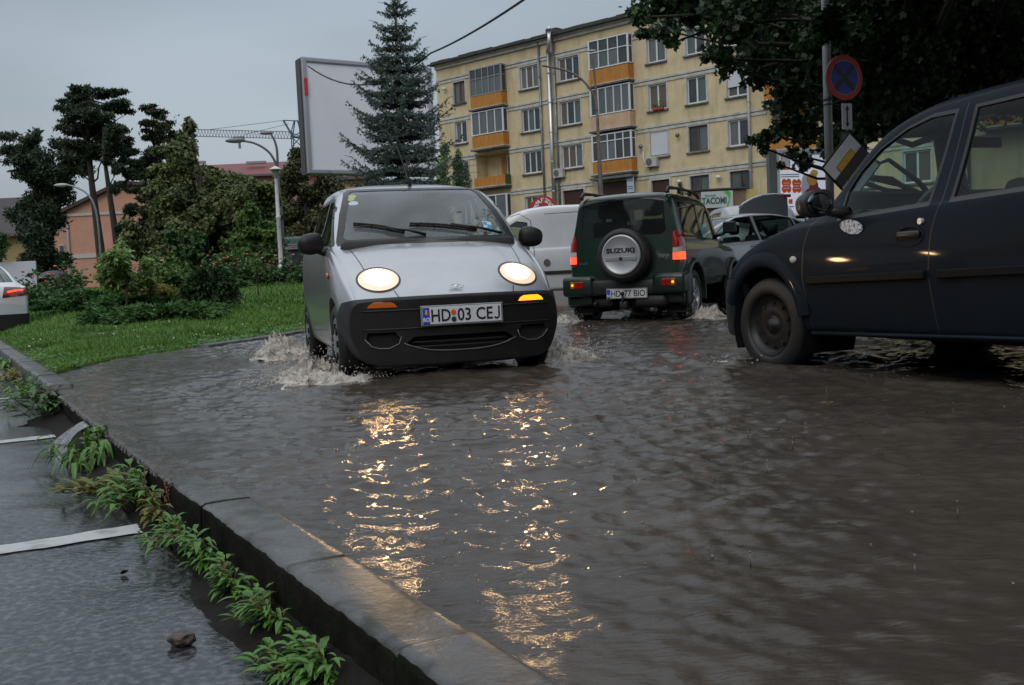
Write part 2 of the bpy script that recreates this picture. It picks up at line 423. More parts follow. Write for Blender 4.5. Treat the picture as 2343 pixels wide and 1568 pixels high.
def wheel(car, s, c, r, w=.17, rim='steel', xo=.70, rimmat=None, steer=0):
    """tyre with a rim as its child; s = side, outer face at |x| = xo"""
    bm = bmesh.new(); M = Matrix.Translation((s * (xo - w / 2), c[0], c[1])) @ Matrix.Rotation(steer, 4, 'Z') @ Matrix.Rotation(R(90) * s, 4, 'Y')
    rr = r * .66
    prof = [(rr, -w / 2 + .01), (rr + .02, -w / 2), (r - .035, -w / 2), (r - .01, -w / 2 + .02), (r, -w * .3), (r - .004, -w * .17), (r, -w * .15), (r, w * .15), (r - .004, w * .17), (r, w * .3), (r - .01, w / 2 - .02), (r - .035, w / 2), (rr + .02, w / 2), (rr, w / 2 - .01), (rr - .01, w / 2 - .05), (rr - .01, -w / 2 + .03), (rr, -w / 2 + .01)]
    lathe(bm, prof, n=40, M=M)
    o = bmobj('wheel', bm, RUB, car, True)
    bm = bmesh.new(); q = rr * .98; z0 = w / 2
    if rim == 'cap':       # silver cap with rounded square holes
        lathe(bm, [(q, z0 - .012), (q * .93, z0 - .004), (q * .86, z0 - .012), (q * .45, z0 + .0), (q * .2, z0 + .006), (.001, z0 + .006)], n=40, M=M)
        holes = bmesh.new()
        for k in range(8):
            a = 2 * math.pi * k / 8
            Mh = M @ Matrix.Rotation(a, 4, 'Z') @ Matrix.Translation((q * .66, 0, z0 - .001))
            box(holes, (0, 0, 0), (q * .22, q * .26, .012), bev=.006, M=Mh)
        h = bmobj('rim_openings', holes, LINER, o)
    elif rim == 'steel':
        lathe(bm, [(q, z0 - .01), (q * .96, z0 - .03), (q * .88, z0 - .045), (q * .8, z0 - .06), (q * .55, z0 - .035), (q * .35, z0 - .05), (q * .22, z0 - .05), (q * .2, z0 - .02), (.001, z0 - .018)], n=40, M=M)
        holes = bmesh.new()
        for k in range(10):
            Mh = M @ Matrix.Rotation(2 * math.pi * k / 10, 4, 'Z') @ Matrix.Translation((q * .69, 0, z0 - .045))
            cyl(holes, Mh @ Vector((0, 0, -.006)), Mh @ Vector((0, 0, .006)), q * .075, n=10)
        bmobj('rim_openings', holes, LINER, o)
    else:                  # spoked alloy
        lathe(bm, [(q, z0 - .012), (q * .95, z0 - .006), (q * .9, z0 - .02), (q * .88, z0 - .07)], n=40, M=M)
        lathe(bm, [(q * .26, z0 - .05), (q * .24, z0 - .016), (.001, z0 - .012)], n=20, M=M)
        for k in range(5):
            Mh = M @ Matrix.Rotation(2 * math.pi * k / 5, 4, 'Z')
            for dx in (-.028, .028): box(bm, (q * .56, dx, z0 - .03), (q * .74, .026, .03), bev=.006, M=Mh)
        back = bmesh.new(); lathe(back, [(q * .9, z0 - .08), (.001, z0 - .08)], n=30, M=M); bmobj('brake_disc', back, LINER, o)
    bmobj('rim', bm, rimmat, o, True)
    return o
def finish_body(bm, car, mats, name='body'):
    me = bpy.data.meshes.new(name); bm.to_mesh(me); bm.free()
    o = obj(name, me, mats, car); smooth_by_angle(me, 32); return o
def stations(L, extra=(), n=60):
    ys = set(np.round(np.linspace(0, L, n), 4)) | {0.0, .015, .035, .06, .09, .13, .18, L, L - .015, L - .04, L - .07, L - .11} | set(extra)
    return sorted(float(y) for y in ys)
def plate(car, M, left, right, dots=None, xs_=.88):
    """number plate lying in the XY plane of M, facing +Z: 0.52 x 0.11"""
    bm = bmesh.new(); box(bm, (0, 0, 0), (.54, .13, .012), bev=.004, M=M); p = bmobj('plate_holder', bm, mat('plate_holder', (.35, .36, .37), .3, .6), car)
    bm = bmesh.new(); box(bm, (0, 0, .0075), (.516, .108, .006), bev=.002, M=M); pl = bmobj('number_plate', bm, WHITEP, car)
    bm = bmesh.new(); box(bm, (-.236, 0, .0118), (.042, .104, .003), M=M); bmobj('country_strip', bm, PLBLUE, pl)
    if dots:
        for k, c in enumerate(((.02, .1, .5), (.7, .55, .03), (.6, .03, .03))):
            bm = bmesh.new(); box(bm, (-.2455 + k * .0095, .022, .0145), (.0095, .03, .002), M=M); bmobj('flag_band', bm, mat('flag%d' % k, c, .4), pl)
    text_on('country_letters', 'RO', M @ Matrix.Translation((-.236, -.026, .0145)), .036, mat('plate_letters_white', (.75, .75, .78), .4), pl, .85, .001, .001)
    text_fit('plate_letters', left, M @ Matrix.Translation((-.140, 0, .0118)), .125, .078, INK, pl)
    if right.endswith('J'):
        text_fit('plate_letters', right[:-1], M @ Matrix.Translation((.084, 0, .0118)), .232, .078, INK, pl)
        bm = bmesh.new(); jp = [(.242, .0385), (.242, .0), (.242, -.018), (.238, -.029), (.229, -.036), (.219, -.035), (.212, -.028)]
        for a, b in zip(jp, jp[1:]):
            d_ = Vector((b[0] - a[0], b[1] - a[1])); n_ = Vector((-d_.y, d_.x)).normalized() * .0052; e_ = d_.normalized() * .003
            q = [M @ Vector((p.x, p.y, .0128)) for p in (Vector(a) - n_ - e_, Vector(b) - n_ + e_, Vector(b) + n_ + e_, Vector(a) + n_ - e_)]; f_ = bm.faces.new([bm.verts.new(p) for p in q])
        bmesh.ops.solidify(bm, geom=bm.faces[:], thickness=.0008); bmobj('plate_letters', bm, INK, pl)
    else: text_fit('plate_letters', right, M @ Matrix.Translation((.105, 0, .0118)), .275, .078, INK, pl)
    if dots:
        for dy, c in ((.017, (.75, .09, .02)), (-.028, (.01, .05, .04))):
            bm = bmesh.new(); cyl(bm, M @ Vector((-.058, dy, .0125)), M @ Vector((-.058, dy, .0155)), .0165, n=20); bmobj('registration_seal', bm, mat('seal%d' % (dy > 0), c, .4), pl)
    return pl
def seats(car, y, z=.3, xs=(-.36, .36), hr=.62, name='front_seat', m_=None):
    for x in xs:
        bm = bmesh.new(); box(bm, (x, y, z + .08), (.48, .5, .16), bev=.05)
        box(bm, (x, y + .3, z + .42), (.46, .13, .6), rotm(rx=R(-12)), bev=.05); s = bmobj(name, bm, m_ or SEATM, car, True)
        bm = bmesh.new(); box(bm, (x, y + .42, z + .42 + .3 + .12), (.26, .09, .18), rotm(rx=R(-8)), bev=.04); bmobj('headrest', bm, m_ or SEATM, s, True)
def steering(car, x, y, z, r=.185):
    bm = bmesh.new(); M = Matrix.Translation((x, y, z)) @ Matrix.Rotation(R(62), 4, 'X') ; n = 28
    pts = [M @ Vector((r * math.cos(2 * math.pi * k / n), r * math.sin(2 * math.pi * k / n), 0)) for k in range(n + 1)]
    tube(bm, pts, .015, 8); box(bm, (0, 0, 0), (r * 1.9, .035, .02), bev=.006, M=M); box(bm, (0, -.03, -.005), (.14, .1, .04), bev=.015, M=M); cyl(bm, M @ Vector((0, 0, -.01)), M @ Vector((0, 0, -.25)), .03)
    return bmobj('steering_wheel', bm, BLK, car, True)
def mirror_shell(bm, c, r, s):
    M = Matrix.Translation(c) @ rotm(rz=s * R(-8), ry=s * R(8)); n0 = len(bm.verts)
    bmesh.ops.create_uvsphere(bm, u_segments=24, v_segments=16, radius=1, matrix=Matrix.Identity(4)); bm.verts.ensure_lookup_table()
    for v in list(bm.verts)[n0:]:
        x, y, z = v.co
        f = lambda a, p: math.copysign(abs(a) ** p, a)
        k = 1 / max((abs(x) ** 3 + abs(y) ** 3 + abs(z) ** 3) ** (1 / 3), 1e-6)
        x, y, z = x * k, y * k, z * k
        if y > .35: y = .35 + (y - .35) * .3
        z *= 1 - .18 * (x * s > 0) * abs(x)
        v.co = M @ Vector((x * r[0], y * r[1], z * r[2]))
def cabin(car, y0, y1, w, zf, dash_y, dash_z, mt=None):
    bm = bmesh.new(); box(bm, (0, (y0 + y1) / 2, zf), (2 * w, y1 - y0, .04)); box(bm, (0, dash_y - .14, dash_z - .12), (2 * w * .97, .34, .22), bev=.05)
    for s in (-1, 1): box(bm, (s * (w + .0), (y0 + y1) / 2, zf + .25), (.03, (y1 - y0) * .95, .5))
    bmobj('interior', bm, mt or DARKIN, car, True)

# ================================================================== silver city hatchback driving towards the camera
def silver_hatch():
    car = empty('parked_car')
    car.name = 'hatchback'
    SIL = mat('silver_paint', (.40, .41, .43), .32, .55, col2=(.36, .37, .39), ns=3, coat=.8, coat_rough=.08)
    P = dict(top=curve([(0, .575), (.03, .60), (.09, .645), (.16, .69), (.3, .77), (.5, .86), (.7, .93), (.8, .962), (.84, .985), (1.0, 1.12), (1.2, 1.275), (1.4, 1.39), (1.55, 1.435), (1.9, 1.475), (2.4, 1.485), (2.9, 1.455), (3.2, 1.40), (3.33, 1.28), (3.42, 1.08), (3.47, .9), (3.495, .7)]),
             bot=curve([(0, .16), (.2, .17), (3.2, .20), (3.495, .26)]),
             w=curve([(0, .685), (.06, .70), (.3, .735), (.6, .748), (1.5, .748), (3.0, .745), (3.3, .70), (3.495, .6)]),
             belt=curve([(0, .53), (.09, .60), (.16, .645), (.3, .725), (.5, .81), (.8, .90), (1.0, .93), (2.0, .955), (3.1, .99), (3.35, .95), (3.495, .6)]),
             wt=curve([(0, .64), (.3, .655), (.7, .68), (.84, .69), (1.0, .672), (1.2, .635), (1.4, .59), (1.6, .565), (2.5, .56), (3.2, .52), (3.495, .5)]),
             crown=curve([(0, .02), (.3, .03), (.8, .03), (1.0, .02), (1.4, .03), (1.7, .05), (3.2, .05), (3.495, .03)]),
             sill=curve([(0, .84), (.5, .88), (1.0, .95), (3.495, .93)]),
             bow=curve([(0, .15), (.3, .13), (.8, .10), (1.3, .05), (1.7, 0), (3.0, 0), (3.495, -.12)]))
    bm = car_body(P, stations(3.495, n=70))
    fr = lambda f: f.calc_center_median().y < .75 and (f.normal.y < -.05)
    front_top = lambda f: f.calc_center_median().y < 1.9 and f.normal.z > .15 and abs(f.normal.x) < .8
    # bumper
    bf = carve(bm, [(-.2, .0), (.43, .0), (.40, .46), (.26, .565), (.0, .583), (-.2, .583)], (1, 2), lambda f: f.calc_center_median().y < .8)
    bump = take(bm, bf, .03, 1, .016)
    # arches
    for s in (-1, 1):
        arch(bm, car, s, (.66, .285), .315); arch(bm, car, s, (2.98, .285), .31)
    # windscreen: black band, then glass
    ws_o = [(-.655, .955), (.655, .955), (.66, .985), (.60, 1.2), (.525, 1.385), (.495, 1.408), (-.495, 1.408), (-.525, 1.385), (-.60, 1.2), (-.66, .985)]
    wfilt = lambda f: .6 < f.calc_center_median().y < 1.75 and f.normal.y < -.2 and f.normal.z > .2 and abs(f.normal.x) < .75
    paint(carve(bm, ws_o, (0, 2), wfilt), 1)
    ws_i = [(-.58, 1.0), (.58, 1.0), (.605, 1.02), (.55, 1.2), (.487, 1.372), (.465, 1.387), (-.465, 1.387), (-.487, 1.372), (-.55, 1.2), (-.605, 1.02)]
    g = take(bm, carve(bm, ws_i, (0, 2), wfilt), .02, 1, -.004)
    WG = glassmat('misted_windscreen', (.55, .62, .62), .03, (.30, .35, .37), .26)
    bmobj('windscreen', g, WG, car)
    SG = glassmat('side_glass', (.6, .68, .66), .02)
    for s in (-1, 1):
        for poly in ([(.93, .965), (1.78, .985), (1.78, 1.345), (1.44, 1.33), (1.25, 1.25), (1.08, 1.12)], [(1.86, .99), (2.72, 1.01), (2.72, 1.35), (1.86, 1.35)]):
            c0 = (sum(p[0] for p in poly) / len(poly), sum(p[1] for p in poly) / len(poly))
            big = [(c0[0] + (p[0] - c0[0]) * 1.03, c0[1] + (p[1] - c0[1]) * 1.05) for p in poly]
            paint(carve(bm, big, (1, 2), sideof(s)), 1)
            bmobj('side_window', take(bm, carve(bm, poly, (1, 2), sideof(s)), .02, 1, -.006), SG, car)
        # door gap, crease of the flank
        paint(carve(bm, [(1.055, .25), (1.065, .25), (.985, .96), (.975, .96)], (1, 2), sideof(s)), 2)
        paint(carve(bm, [(1.815, .25), (1.825, .25), (1.825, .97), (1.815, .97)], (1, 2), sideof(s)), 2)
    # bonnet shut lines
    up = lambda f: f.normal.z > .2 and f.calc_center_median().y < 1.0 and f.normal.y < .1
    for s in (-1, 1):
        for a, b in (((.60, 1.0), (.545, .42)), ((.545, .42), (.53, .30)), ((.40, .12), (.355, -.02))):
            paint(carve(bm, [(s * (a[0] - .0035), a[1]), (s * (a[0] + .0035), a[1]), (s * (b[0] + .0035), b[1]), (s * (b[0] - .0035), b[1])], (0, 1), up), 2)
    paint(carve(bm, [(-.52, .790), (-.52, .794), (0, .803), (.52, .794), (.52, .790), (0, .799)], (0, 2), lambda f: False) , 2)
    # headlights
    for s in (-1, 1):
        ffl = lambda f: f.calc_center_median().y < .75 and f.normal.y < -.02 and f.normal.z > -.2
        c = (s * .475, .706)
        paint(carve(bm, ellipse(c, .142, .086, 32, -s * R(4)), (0, 2), ffl), 1)
        faces = carve(bm, ellipse(c, .128, .073, 32, -s * R(4)), (0, 2), ffl)
        lens = take(bm, faces, .02, 3, .004)
        bmesh.ops.subdivide_edges(lens, edges=lens.edges, cuts=2, use_grid_fill=False)
        bmesh.ops.triangulate(lens, faces=lens.faces)
        lm = bpy.data.materials.get('headlight_lit') or headlight_mat()
        me = bpy.data.meshes.new('headlight'); lens.to_mesh(me); lens.free()
        a = me.attributes.new('vary', 'FLOAT', 'POINT')
        a.data.foreach_set('value', [max(0.0, 1 - math.hypot((v.co.x - c[0]) / .128, (v.co.z - c[1] - .016) / .078)) for v in me.vertices])
        obj('headlight', me, lm, car, True)
        # parking lamp behind nothing: the reflector bowl
    body = finish_body(bm, car, [SIL, TRIM, INK, CHROME])
    # fuel of detail on the bumper
    bfr = lambda f: f.normal.y < -.3
    gr = take(bump, carve(bump, [(-.36, .292), (-.31, .262), (-.2, .245), (0, .238), (.2, .245), (.31, .262), (.36, .292), (.30, .335), (-.30, .335)], (0, 2), bfr), .05, 1, -.05)
    bmobj('grille', gr, LINER, car)
    bm = bmesh.new()
    for z in (.268, .298): 
        tube(bm, [(x, .008 + .16 * (abs(x) / .75) ** 2.2, z) for x in np.linspace(-.32, .32, 13)], .0045, 6)
    bmobj('grille_bar', bm, BLK, car, True)
    bm = bmesh.new()
    tube(bm, [(x, -.02 + .15 * (abs(x) / .75) ** 2.2, .236 + .056 * (abs(x) / .36) ** 3) for x in np.linspace(-.37, .37, 25)], .0035, 6)
    bmobj('grille_lip', bm, mat('worn_edge', (.14, .14, .145), .3), car, True)
    for s in (-1, 1):
        fg = take(bump, carve(bump, [(s * .395, .335), (s * .40, .30), (s * .46, .275), (s * .56, .285), (s * .60, .33), (s * .59, .37), (s * .42, .37)], (0, 2), bfr), .03, 1, -.03)
        bmobj('fog_lamp_recess', fg, LINER, car)
        rid = bmesh.new()
        tube(rid, [(s * x, -.022 + .15 * (x / .75) ** 2.2, z) for x, z in ((.385, .34), (.40, .295), (.46, .268), (.52, .268), (.57, .285), (.61, .33))], .0035, 6)
        bmobj('recess_edge', rid, MATS['worn_edge'], car, True)
        ip = [(s * .40, .528), (s * .585, .528), (s * .572, .548), (s * .545, .562), (s * .44, .562), (s * .415, .55)]
        ind = take(bump, carve(bump, ip, (0, 2), lambda f: f.normal.y < -.1), .01, 1, .004)
        im = mat('indicator_lit', (.9, .28, .01), .25, emit=1.7, emit_col=(1, .30, .01)) if s > 0 else mat('indicator_dull', (.55, .13, .012), .2, coat=1)
        o = bmobj('indicator', ind, im, car); tag(o, 'glowing amber indicator' if s > 0 else 'unlit dark amber indicator')
    # step line under the indicators
    bm2 = bmesh.new()
    for z in (.508, .39):
        tube(bm2, [(x, -.020 + .15 * (abs(x) / .75) ** 2.2, z) for x in np.linspace(-.62, .62, 25)], .004, 6)
    bmobj('bumper_ridge', bm2, BLK, car, True)
    bb = finish_body(bump, car, [BLK, BLK], 'bumper')
    bb.data.materials[0] = mat('bumper_plastic', (.011, .0105, .011), .42, spec=.35, col2=(.022, .020, .019), ns=9, n0=.45, n1=.8, bump=.15, bs=200)
    Mp = frame((.005, -.037, .463), (1, 0, 0), (0, -1, .03))
    plate(car, Mp, 'HD', '03 CEJ', dots=True)
    # emblem
    bm = bmesh.new(); ye = .07
    Me = frame((0, .065, .640), (1, 0, 0), (0, -.82, .57))
    ring = [Me @ Vector((.045 * math.cos(t), .017 * math.sin(t), .006)) for t in np.linspace(0, 2 * math.pi, 25)]
    tube(bm, ring, .0028, 6)
    for a in (-32, 0, 32):
        q = Me @ Matrix.Translation((.0, -.008, .006)) @ Matrix.Rotation(R(-a), 4, 'Z'); sphere(bm, (0, .012, 0), (.0055, .014, .003), M=q, u=10, v=6)
    bmobj('emblem', bm, CHROME, car, True)
    # crease across the bonnet: a soft raised bead
    # wipers
    WM = mat('wiper_black', (.012, .012, .012), .4)
    top = P['top']
    def wsp(x, z, off=.02):      # a point on the windscreen
        y = .8
        for k in range(900):
            yy = .8 + k * .001
            if top(yy) - .02 >= z: y = yy; break
        return Vector((x, y + P['bow'](y) * (abs(x) / .75) ** 2.2 - off, z + off * .7))
    for (xa, za, xb, zb, xc, zc) in ((-.02, 1.005, -.30, 1.055, -.52, 1.10), (.56, 1.0, .18, 1.07, -.12, 1.085)):
        bm = bmesh.new(); tube(bm, [wsp(xa, za), wsp((xa + xb) / 2, (za + zb) / 2, .04), wsp(xb, zb, .035)], [.011, .009, .006], 8)
        wp = bmobj('wiper', bm, WM, car, True)
        bm = bmesh.new()
        x0, z0_, x1, z1 = (xc, zc, xa * .2 + xb * .55, za + .022) if xa < .3 else (xc, zc, .37, 1.025)
        for off, th in ((.012, .006), (.026, .005), (.036, .004)):
            tube(bm, [wsp(x0 + (x1 - x0) * t, z0_ + (z1 - z0_) * t + .012 * math.sin(t * math.pi) , off) for t in np.linspace(0, 1, 9)], th, 6)
        for t in (.1, .35, .65, .9):
            p = wsp(x0 + (x1 - x0) * t, z0_ + (z1 - z0_) * t + .012 * math.sin(t * math.pi), .012); q = wsp(x0 + (x1 - x0) * (t * .8 + .1), z0_ + (z1 - z0_) * (t * .8 + .1) + .012, .036); cyl(bm, p, q, .004, n=6)
        bmobj('wiper_blade', bm, WM, wp, True)
    # stickers on the glass
    for x, z, a, b, c in ((-.475, 1.335, .03, .018, (.45, .5, .22)), (-.49, 1.312, .025, .015, (.45, .5, .2)), (-.48, 1.278, .036, .019, (.5, .58, .68))):
        q = wsp(x, z, .006); bm = bmesh.new(); Mq = frame(q, (1, .12, 0), (-.15, -.7, .62))
        cyl(bm, Mq @ Vector((0, 0, -.001)), Mq @ Vector((0, 0, .001)), a, n=20); bmesh.ops.scale(bm, vec=(1, .6, .65), verts=bm.verts, space=Matrix.Translation(-q)); o = bmobj('round_sticker', bm, mat('sticker%d' % int(z * 1000), c, .5), car)
    q = wsp(.475, 1.07, .006); Mq = frame(q, (.9, .25, .12), (.25, -.68, .64)) @ Matrix.Rotation(R(-14), 4, 'Z')
    bm = bmesh.new(); box(bm, (0, 0, 0), (.075, .09, .002), bev=.001, M=Mq); vg = bmobj('vignette_sticker', bm, mat('vignette_white', (.55, .65, .72), .5), car)
    bm = bmesh.new()
    for dx, dy, w_, h_ in ((-.018, .02, .03, .03), (.015, -.005, .035, .03), (0, -.03, .05, .018)): box(bm, (dx, dy, .002), (w_, h_, .002), M=Mq)
    bmobj('vignette_print', bm, mat('vignette_blue', (.05, .3, .55), .5), vg)
    # mirrors
    for s in (-1, 1):
        bm = bmesh.new(); mirror_shell(bm, (s * .83, 1.07, .985), (.092, .07, .078), s)
        tube(bm, [(s * .68, 1.06, .925), (s * .74, 1.06, .925), (s * .79, 1.07, .95)], [.035, .03, .03], 8)
        m_ = bmobj('wing_mirror', bm, MATS['bumper_plastic'], car, True)
        bm = bmesh.new(); sphere(bm, (s * .83, 1.115, .985), (.078, .03, .066)); bmobj('mirror_glass', bm, mat('mirror_glass', (.6, .62, .65), .03, 1), m_, True)
        bm = bmesh.new(); sphere(bm, (s * .752, .76, .75), (.012, .03, .022)); bmobj('side_repeater', bm, MATS['indicator_dull'], car, True)
        wheel(car, s, (.66, .285), .275, .155, 'cap', .735, mat('cap_silver', (.32, .33, .34), .35, .5), steer=R(0))
        wheel(car, s, (2.98, .285), .275, .155, 'cap', .735, MATS['cap_silver'])
    bm = bmesh.new(); tube(bm, [(0, 1.52, 1.43), (.0, 1.50, 1.45), (-.03, 1.62, 1.63), (-.055, 1.70, 1.78)], [.018, .009, .004, .002], 6); bmobj('aerial', bm, WM, car, True)
    # inside
    cabin(car, .95, 3.1, .66, .28, 1.12, 1.0); seats(car, 1.72, .30); seats(car, 2.5, .32, (-.3, .3), name='rear_seat'); steering(car, .33, 1.38, .90)
    bm = bmesh.new(); box(bm, (0, 1.5, 1.33), (.22, .03, .06), bev=.01); bmobj('rear_view_mirror', bm, BLK, car, True)
    return car, P
def headlight_mat():
    m = bpy.data.materials.new('headlight_lit'); m.use_nodes = True; nt = m.node_tree; b = nt.nodes['Principled BSDF']
    b.inputs['Base Color'].default_value = (.5, .5, .5, 1); b.inputs['Roughness'].default_value = .15
    at_ = N(nt, 'ShaderNodeAttribute', attribute_name='vary'); mr = N(nt, 'ShaderNodeMapRange', interpolation_type='SMOOTHSTEP'); mr.inputs[1].default_value = .12; mr.inputs[2].default_value = .80; mr.inputs[3].default_value = .62; mr.inputs[4].default_value = 110
    mr.inputs[3].default_value = 0; mr.inputs[4].default_value = 1; pw = N(nt, 'ShaderNodeMath', operation='POWER'); pw.inputs[1].default_value = 2.9; ml = N(nt, 'ShaderNodeMath', operation='MULTIPLY_ADD'); ml.inputs[1].default_value = 260; ml.inputs[2].default_value = .5
    tcn = N(nt, 'ShaderNodeTexCoord'); mp_ = N(nt, 'ShaderNodeMapping'); mp_.inputs['Scale'].default_value = (60, 1, 18); nf = N(nt, 'ShaderNodeTexNoise'); nf.inputs['Scale'].default_value = 1; nf.inputs['Detail'].default_value = 2; nt.links.new(tcn.outputs['Object'], mp_.inputs[0]); nt.links.new(mp_.outputs[0], nf.inputs['Vector'])
    ad_ = N(nt, 'ShaderNodeMath', operation='MULTIPLY_ADD'); ad_.inputs[1].default_value = .30; sb_ = N(nt, 'ShaderNodeMath', operation='SUBTRACT'); sb_.inputs[1].default_value = .15; nt.links.new(nf.outputs[0], ad_.inputs[0]); nt.links.new(at_.outputs['Fac'], ad_.inputs[2]); nt.links.new(ad_.outputs[0], sb_.inputs[0])
    nt.links.new(sb_.outputs[0], mr.inputs[0]); nt.links.new(mr.outputs[0], pw.inputs[0]); nt.links.new(pw.outputs[0], ml.inputs[0]); nt.links.new(ml.outputs[0], b.inputs['Emission Strength'])
    b.inputs['Emission Color'].default_value = (1, .62, .28, 1)
    return m
hatch, HP = silver_hatch()
hatch.location = (-.3255, 6.4708, 0); hatch.rotation_euler = (0, 0, .2789)
tag(hatch, 'silver hatchback with both headlights on, driving through the flood water', 'car')
# ================================================================== dark green off-roader seen from behind
TINT = glassmat('tinted_glass', (.20, .23, .23), .03, (.06, .07, .07), .25, ior=1.4)
CARG = glassmat('car_glass', (.62, .74, .70), .02)
LAMPRED = mat('lamp_red', (.32, .008, .006), .2, coat=1)
def green_offroader():
    car = empty('off_roader')
    GR = mat('green_paint', (.005, .021, .013), .3, .1, coat=.9, coat_rough=.06, col2=(.008, .032, .02), ns=6)
    L = 3.43
    P = dict(top=curve([(0, .78), (.05, .88), (.12, .95), (.5, 1.0), (1.0, 1.04), (1.10, 1.06), (1.25, 1.25), (1.5, 1.56), (1.62, 1.63), (2.0, 1.675), (2.8, 1.68), (3.2, 1.672), (3.33, 1.655), (3.40, 1.62), (3.43, 1.585)]),
             bot=curve([(0, .42), (L, .42)]),
             w=curve([(0, .62), (.08, .70), (.3, .735), (1.0, .75), (3.2, .755), (3.36, .745), (3.43, .715)]),
             belt=curve([(0, .74), (.12, .9), (1.1, 1.0), (1.4, 1.07), (3.3, 1.09), (L, 1.09)]),
             wt=curve([(0, .6), (.2, .66), (1.05, .68), (1.3, .66), (1.6, .625), (3.3, .62), (L, .59)]),
             crown=curve([(0, .02), (1.1, .03), (1.6, .05), (L, .05)]),
             bow=curve([(0, .08), (1.1, .05), (1.6, 0), (3.0, 0), (L, -.05)]),
             lean=curve([(0, 0), (2.9, 0), (3.2, -.02), (L, -.055)]))
    bm = car_body(P, stations(L, n=60))
    rear = lambda f: f.normal.y > .3 and f.calc_center_median().y > 3.1
    for s in (-1, 1):
        arch(bm, car, s, (.62, .34), .40, .38, .74); arch(bm, car, s, (2.87, .34), .40, .38, .74)
    # tailgate seam, rear window (black surround, glass)
    pw = [(-.50, 1.125), (.50, 1.125), (.555, 1.17), (.53, 1.56), (.49, 1.60), (-.49, 1.60), (-.53, 1.56), (-.555, 1.17)]
    paint(carve(bm, [(x * 1.05, 1.36 + (z - 1.36) * 1.09) for x, z in pw], (0, 2), rear), 1)
    bmobj('rear_window', take(bm, carve(bm, pw, (0, 2), rear), .02, 1, -.006), TINT, car)
    for x0, z0, x1, z1 in ((-.605, .60, -.605, 1.20), (.605, .60, .605, 1.20), (-.60, .60, .60, .60), (-.605, 1.2, -.575, 1.64), (.605, 1.2, .575, 1.64)):
        d = .004
        pl_ = [(x0 - d, z0), (x0 + d, z0), (x1 + d, z1), (x1 - d, z1)] if abs(x1 - x0) < .1 else [(x0, z0 - d), (x1, z0 - d), (x1, z0 + d), (x0, z0 + d)]
        paint(carve(bm, pl_, (0, 2), rear), 2)
    # handle recess
    for s in (-1, 1):
        ws_ = [(1.42, 1.07), (2.18, 1.09), (2.18, 1.53), (1.66, 1.53)], [(2.28, 1.10), (3.16, 1.11), (3.14, 1.53), (2.28, 1.53)]
        for poly in ws_:
            c0 = (sum(p[0] for p in poly) / 4, sum(p[1] for p in poly) / 4)
            paint(carve(bm, [(c0[0] + (p[0] - c0[0]) * 1.06, c0[1] + (p[1] - c0[1]) * 1.08) for p in poly], (1, 2), sideof(s)), 1)
            bmobj('side_window', take(bm, carve(bm, poly, (1, 2), sideof(s)), .02, 1, -.006), TINT if poly[0][0] > 2 else CARG, car)
        for y0 in (1.33, 2.23): paint(carve(bm, [(y0 - .004, .46), (y0 + .004, .46), (y0 + .004, 1.1), (y0 - .004, 1.1)], (1, 2), sideof(s)), 2)
        # tall tail lamps wrapped round the corners
        for za, zb, m_, lab in ((.96, 1.155, LAMPRED, 'upper_tail_lamp'), (.895, .96, mat('reversing_lens', (.45, .45, .46), .25), 'reversing_lamp'), (.80, .895, mat('lamp_red_lit', (.8, .02, .01), .2, emit=2.0, emit_col=(1, .06, .02)), 'tail_lamp_lit'), (.765, .80, LAMPRED, 'lower_tail_lamp')):
            both = lambda f: f.calc_center_median().y > 3.2 and f.normal.z < .8 and f.calc_center_median().x * s > 0
            fs = carve(bm, [(s * .635, za), (s * .80, za), (s * .80, zb), (s * .635, zb)], (0, 2), both)
            o = bmobj('tail_lamp', take(bm, fs, .02, 1, .006), m_, car)
            tag(o, {'upper_tail_lamp': 'dark red upper lens', 'reversing_lamp': 'clear reversing lens', 'tail_lamp_lit': 'lit red lens', 'lower_tail_lamp': 'dull red lower lens'}[lab])
    # windscreen
    wfl = lambda f: 1.0 < f.calc_center_median().y < 1.8 and f.normal.y < -.2 and abs(f.normal.x) < .7
    bmobj('windscreen', take(bm, carve(bm, [(-.62, 1.09), (.62, 1.09), (.58, 1.57), (-.58, 1.57)], (0, 2), wfl), .02, 1, -.004), CARG, car)
    finish_body(bm, car, [GR, TRIM, INK])
    # cladding round the wheels, rear bumper
    CLAD = mat('green_bumper', (.006, .018, .012), .4, .1, coat=.3)
    for s in (-1, 1):
        for yc in (.62, 2.87):
            bm = bmesh.new(); n = 24; prev = None
            for k in range(n + 1):
                t = R(-8) + R(196) * k / n; c_, s_ = math.cos(t), math.sin(t)
                pr = [(.405, .72), (.405, .80), (.43, .812), (.475, .79), (.49, .745)]
                ring = [bm.verts.new((s * x, yc + r_ * c_, .34 + r_ * s_)) for r_, x in pr]
                if prev:
                    for a in range(len(pr) - 1): bm.faces.new((prev[a], ring[a], ring[a + 1], prev[a + 1]))
                prev = ring
            fixn(bm); bmobj('wheel_arch_flare', bm, CLAD, car, True)
    bm = bmesh.new()
    box(bm, (0, L - .02, .48), (1.0, .14, .20), bev=.03)
    rb = bmobj('rear_bumper', bm, mat('bumper_dark', (.010, .012, .011), .5), car, True)
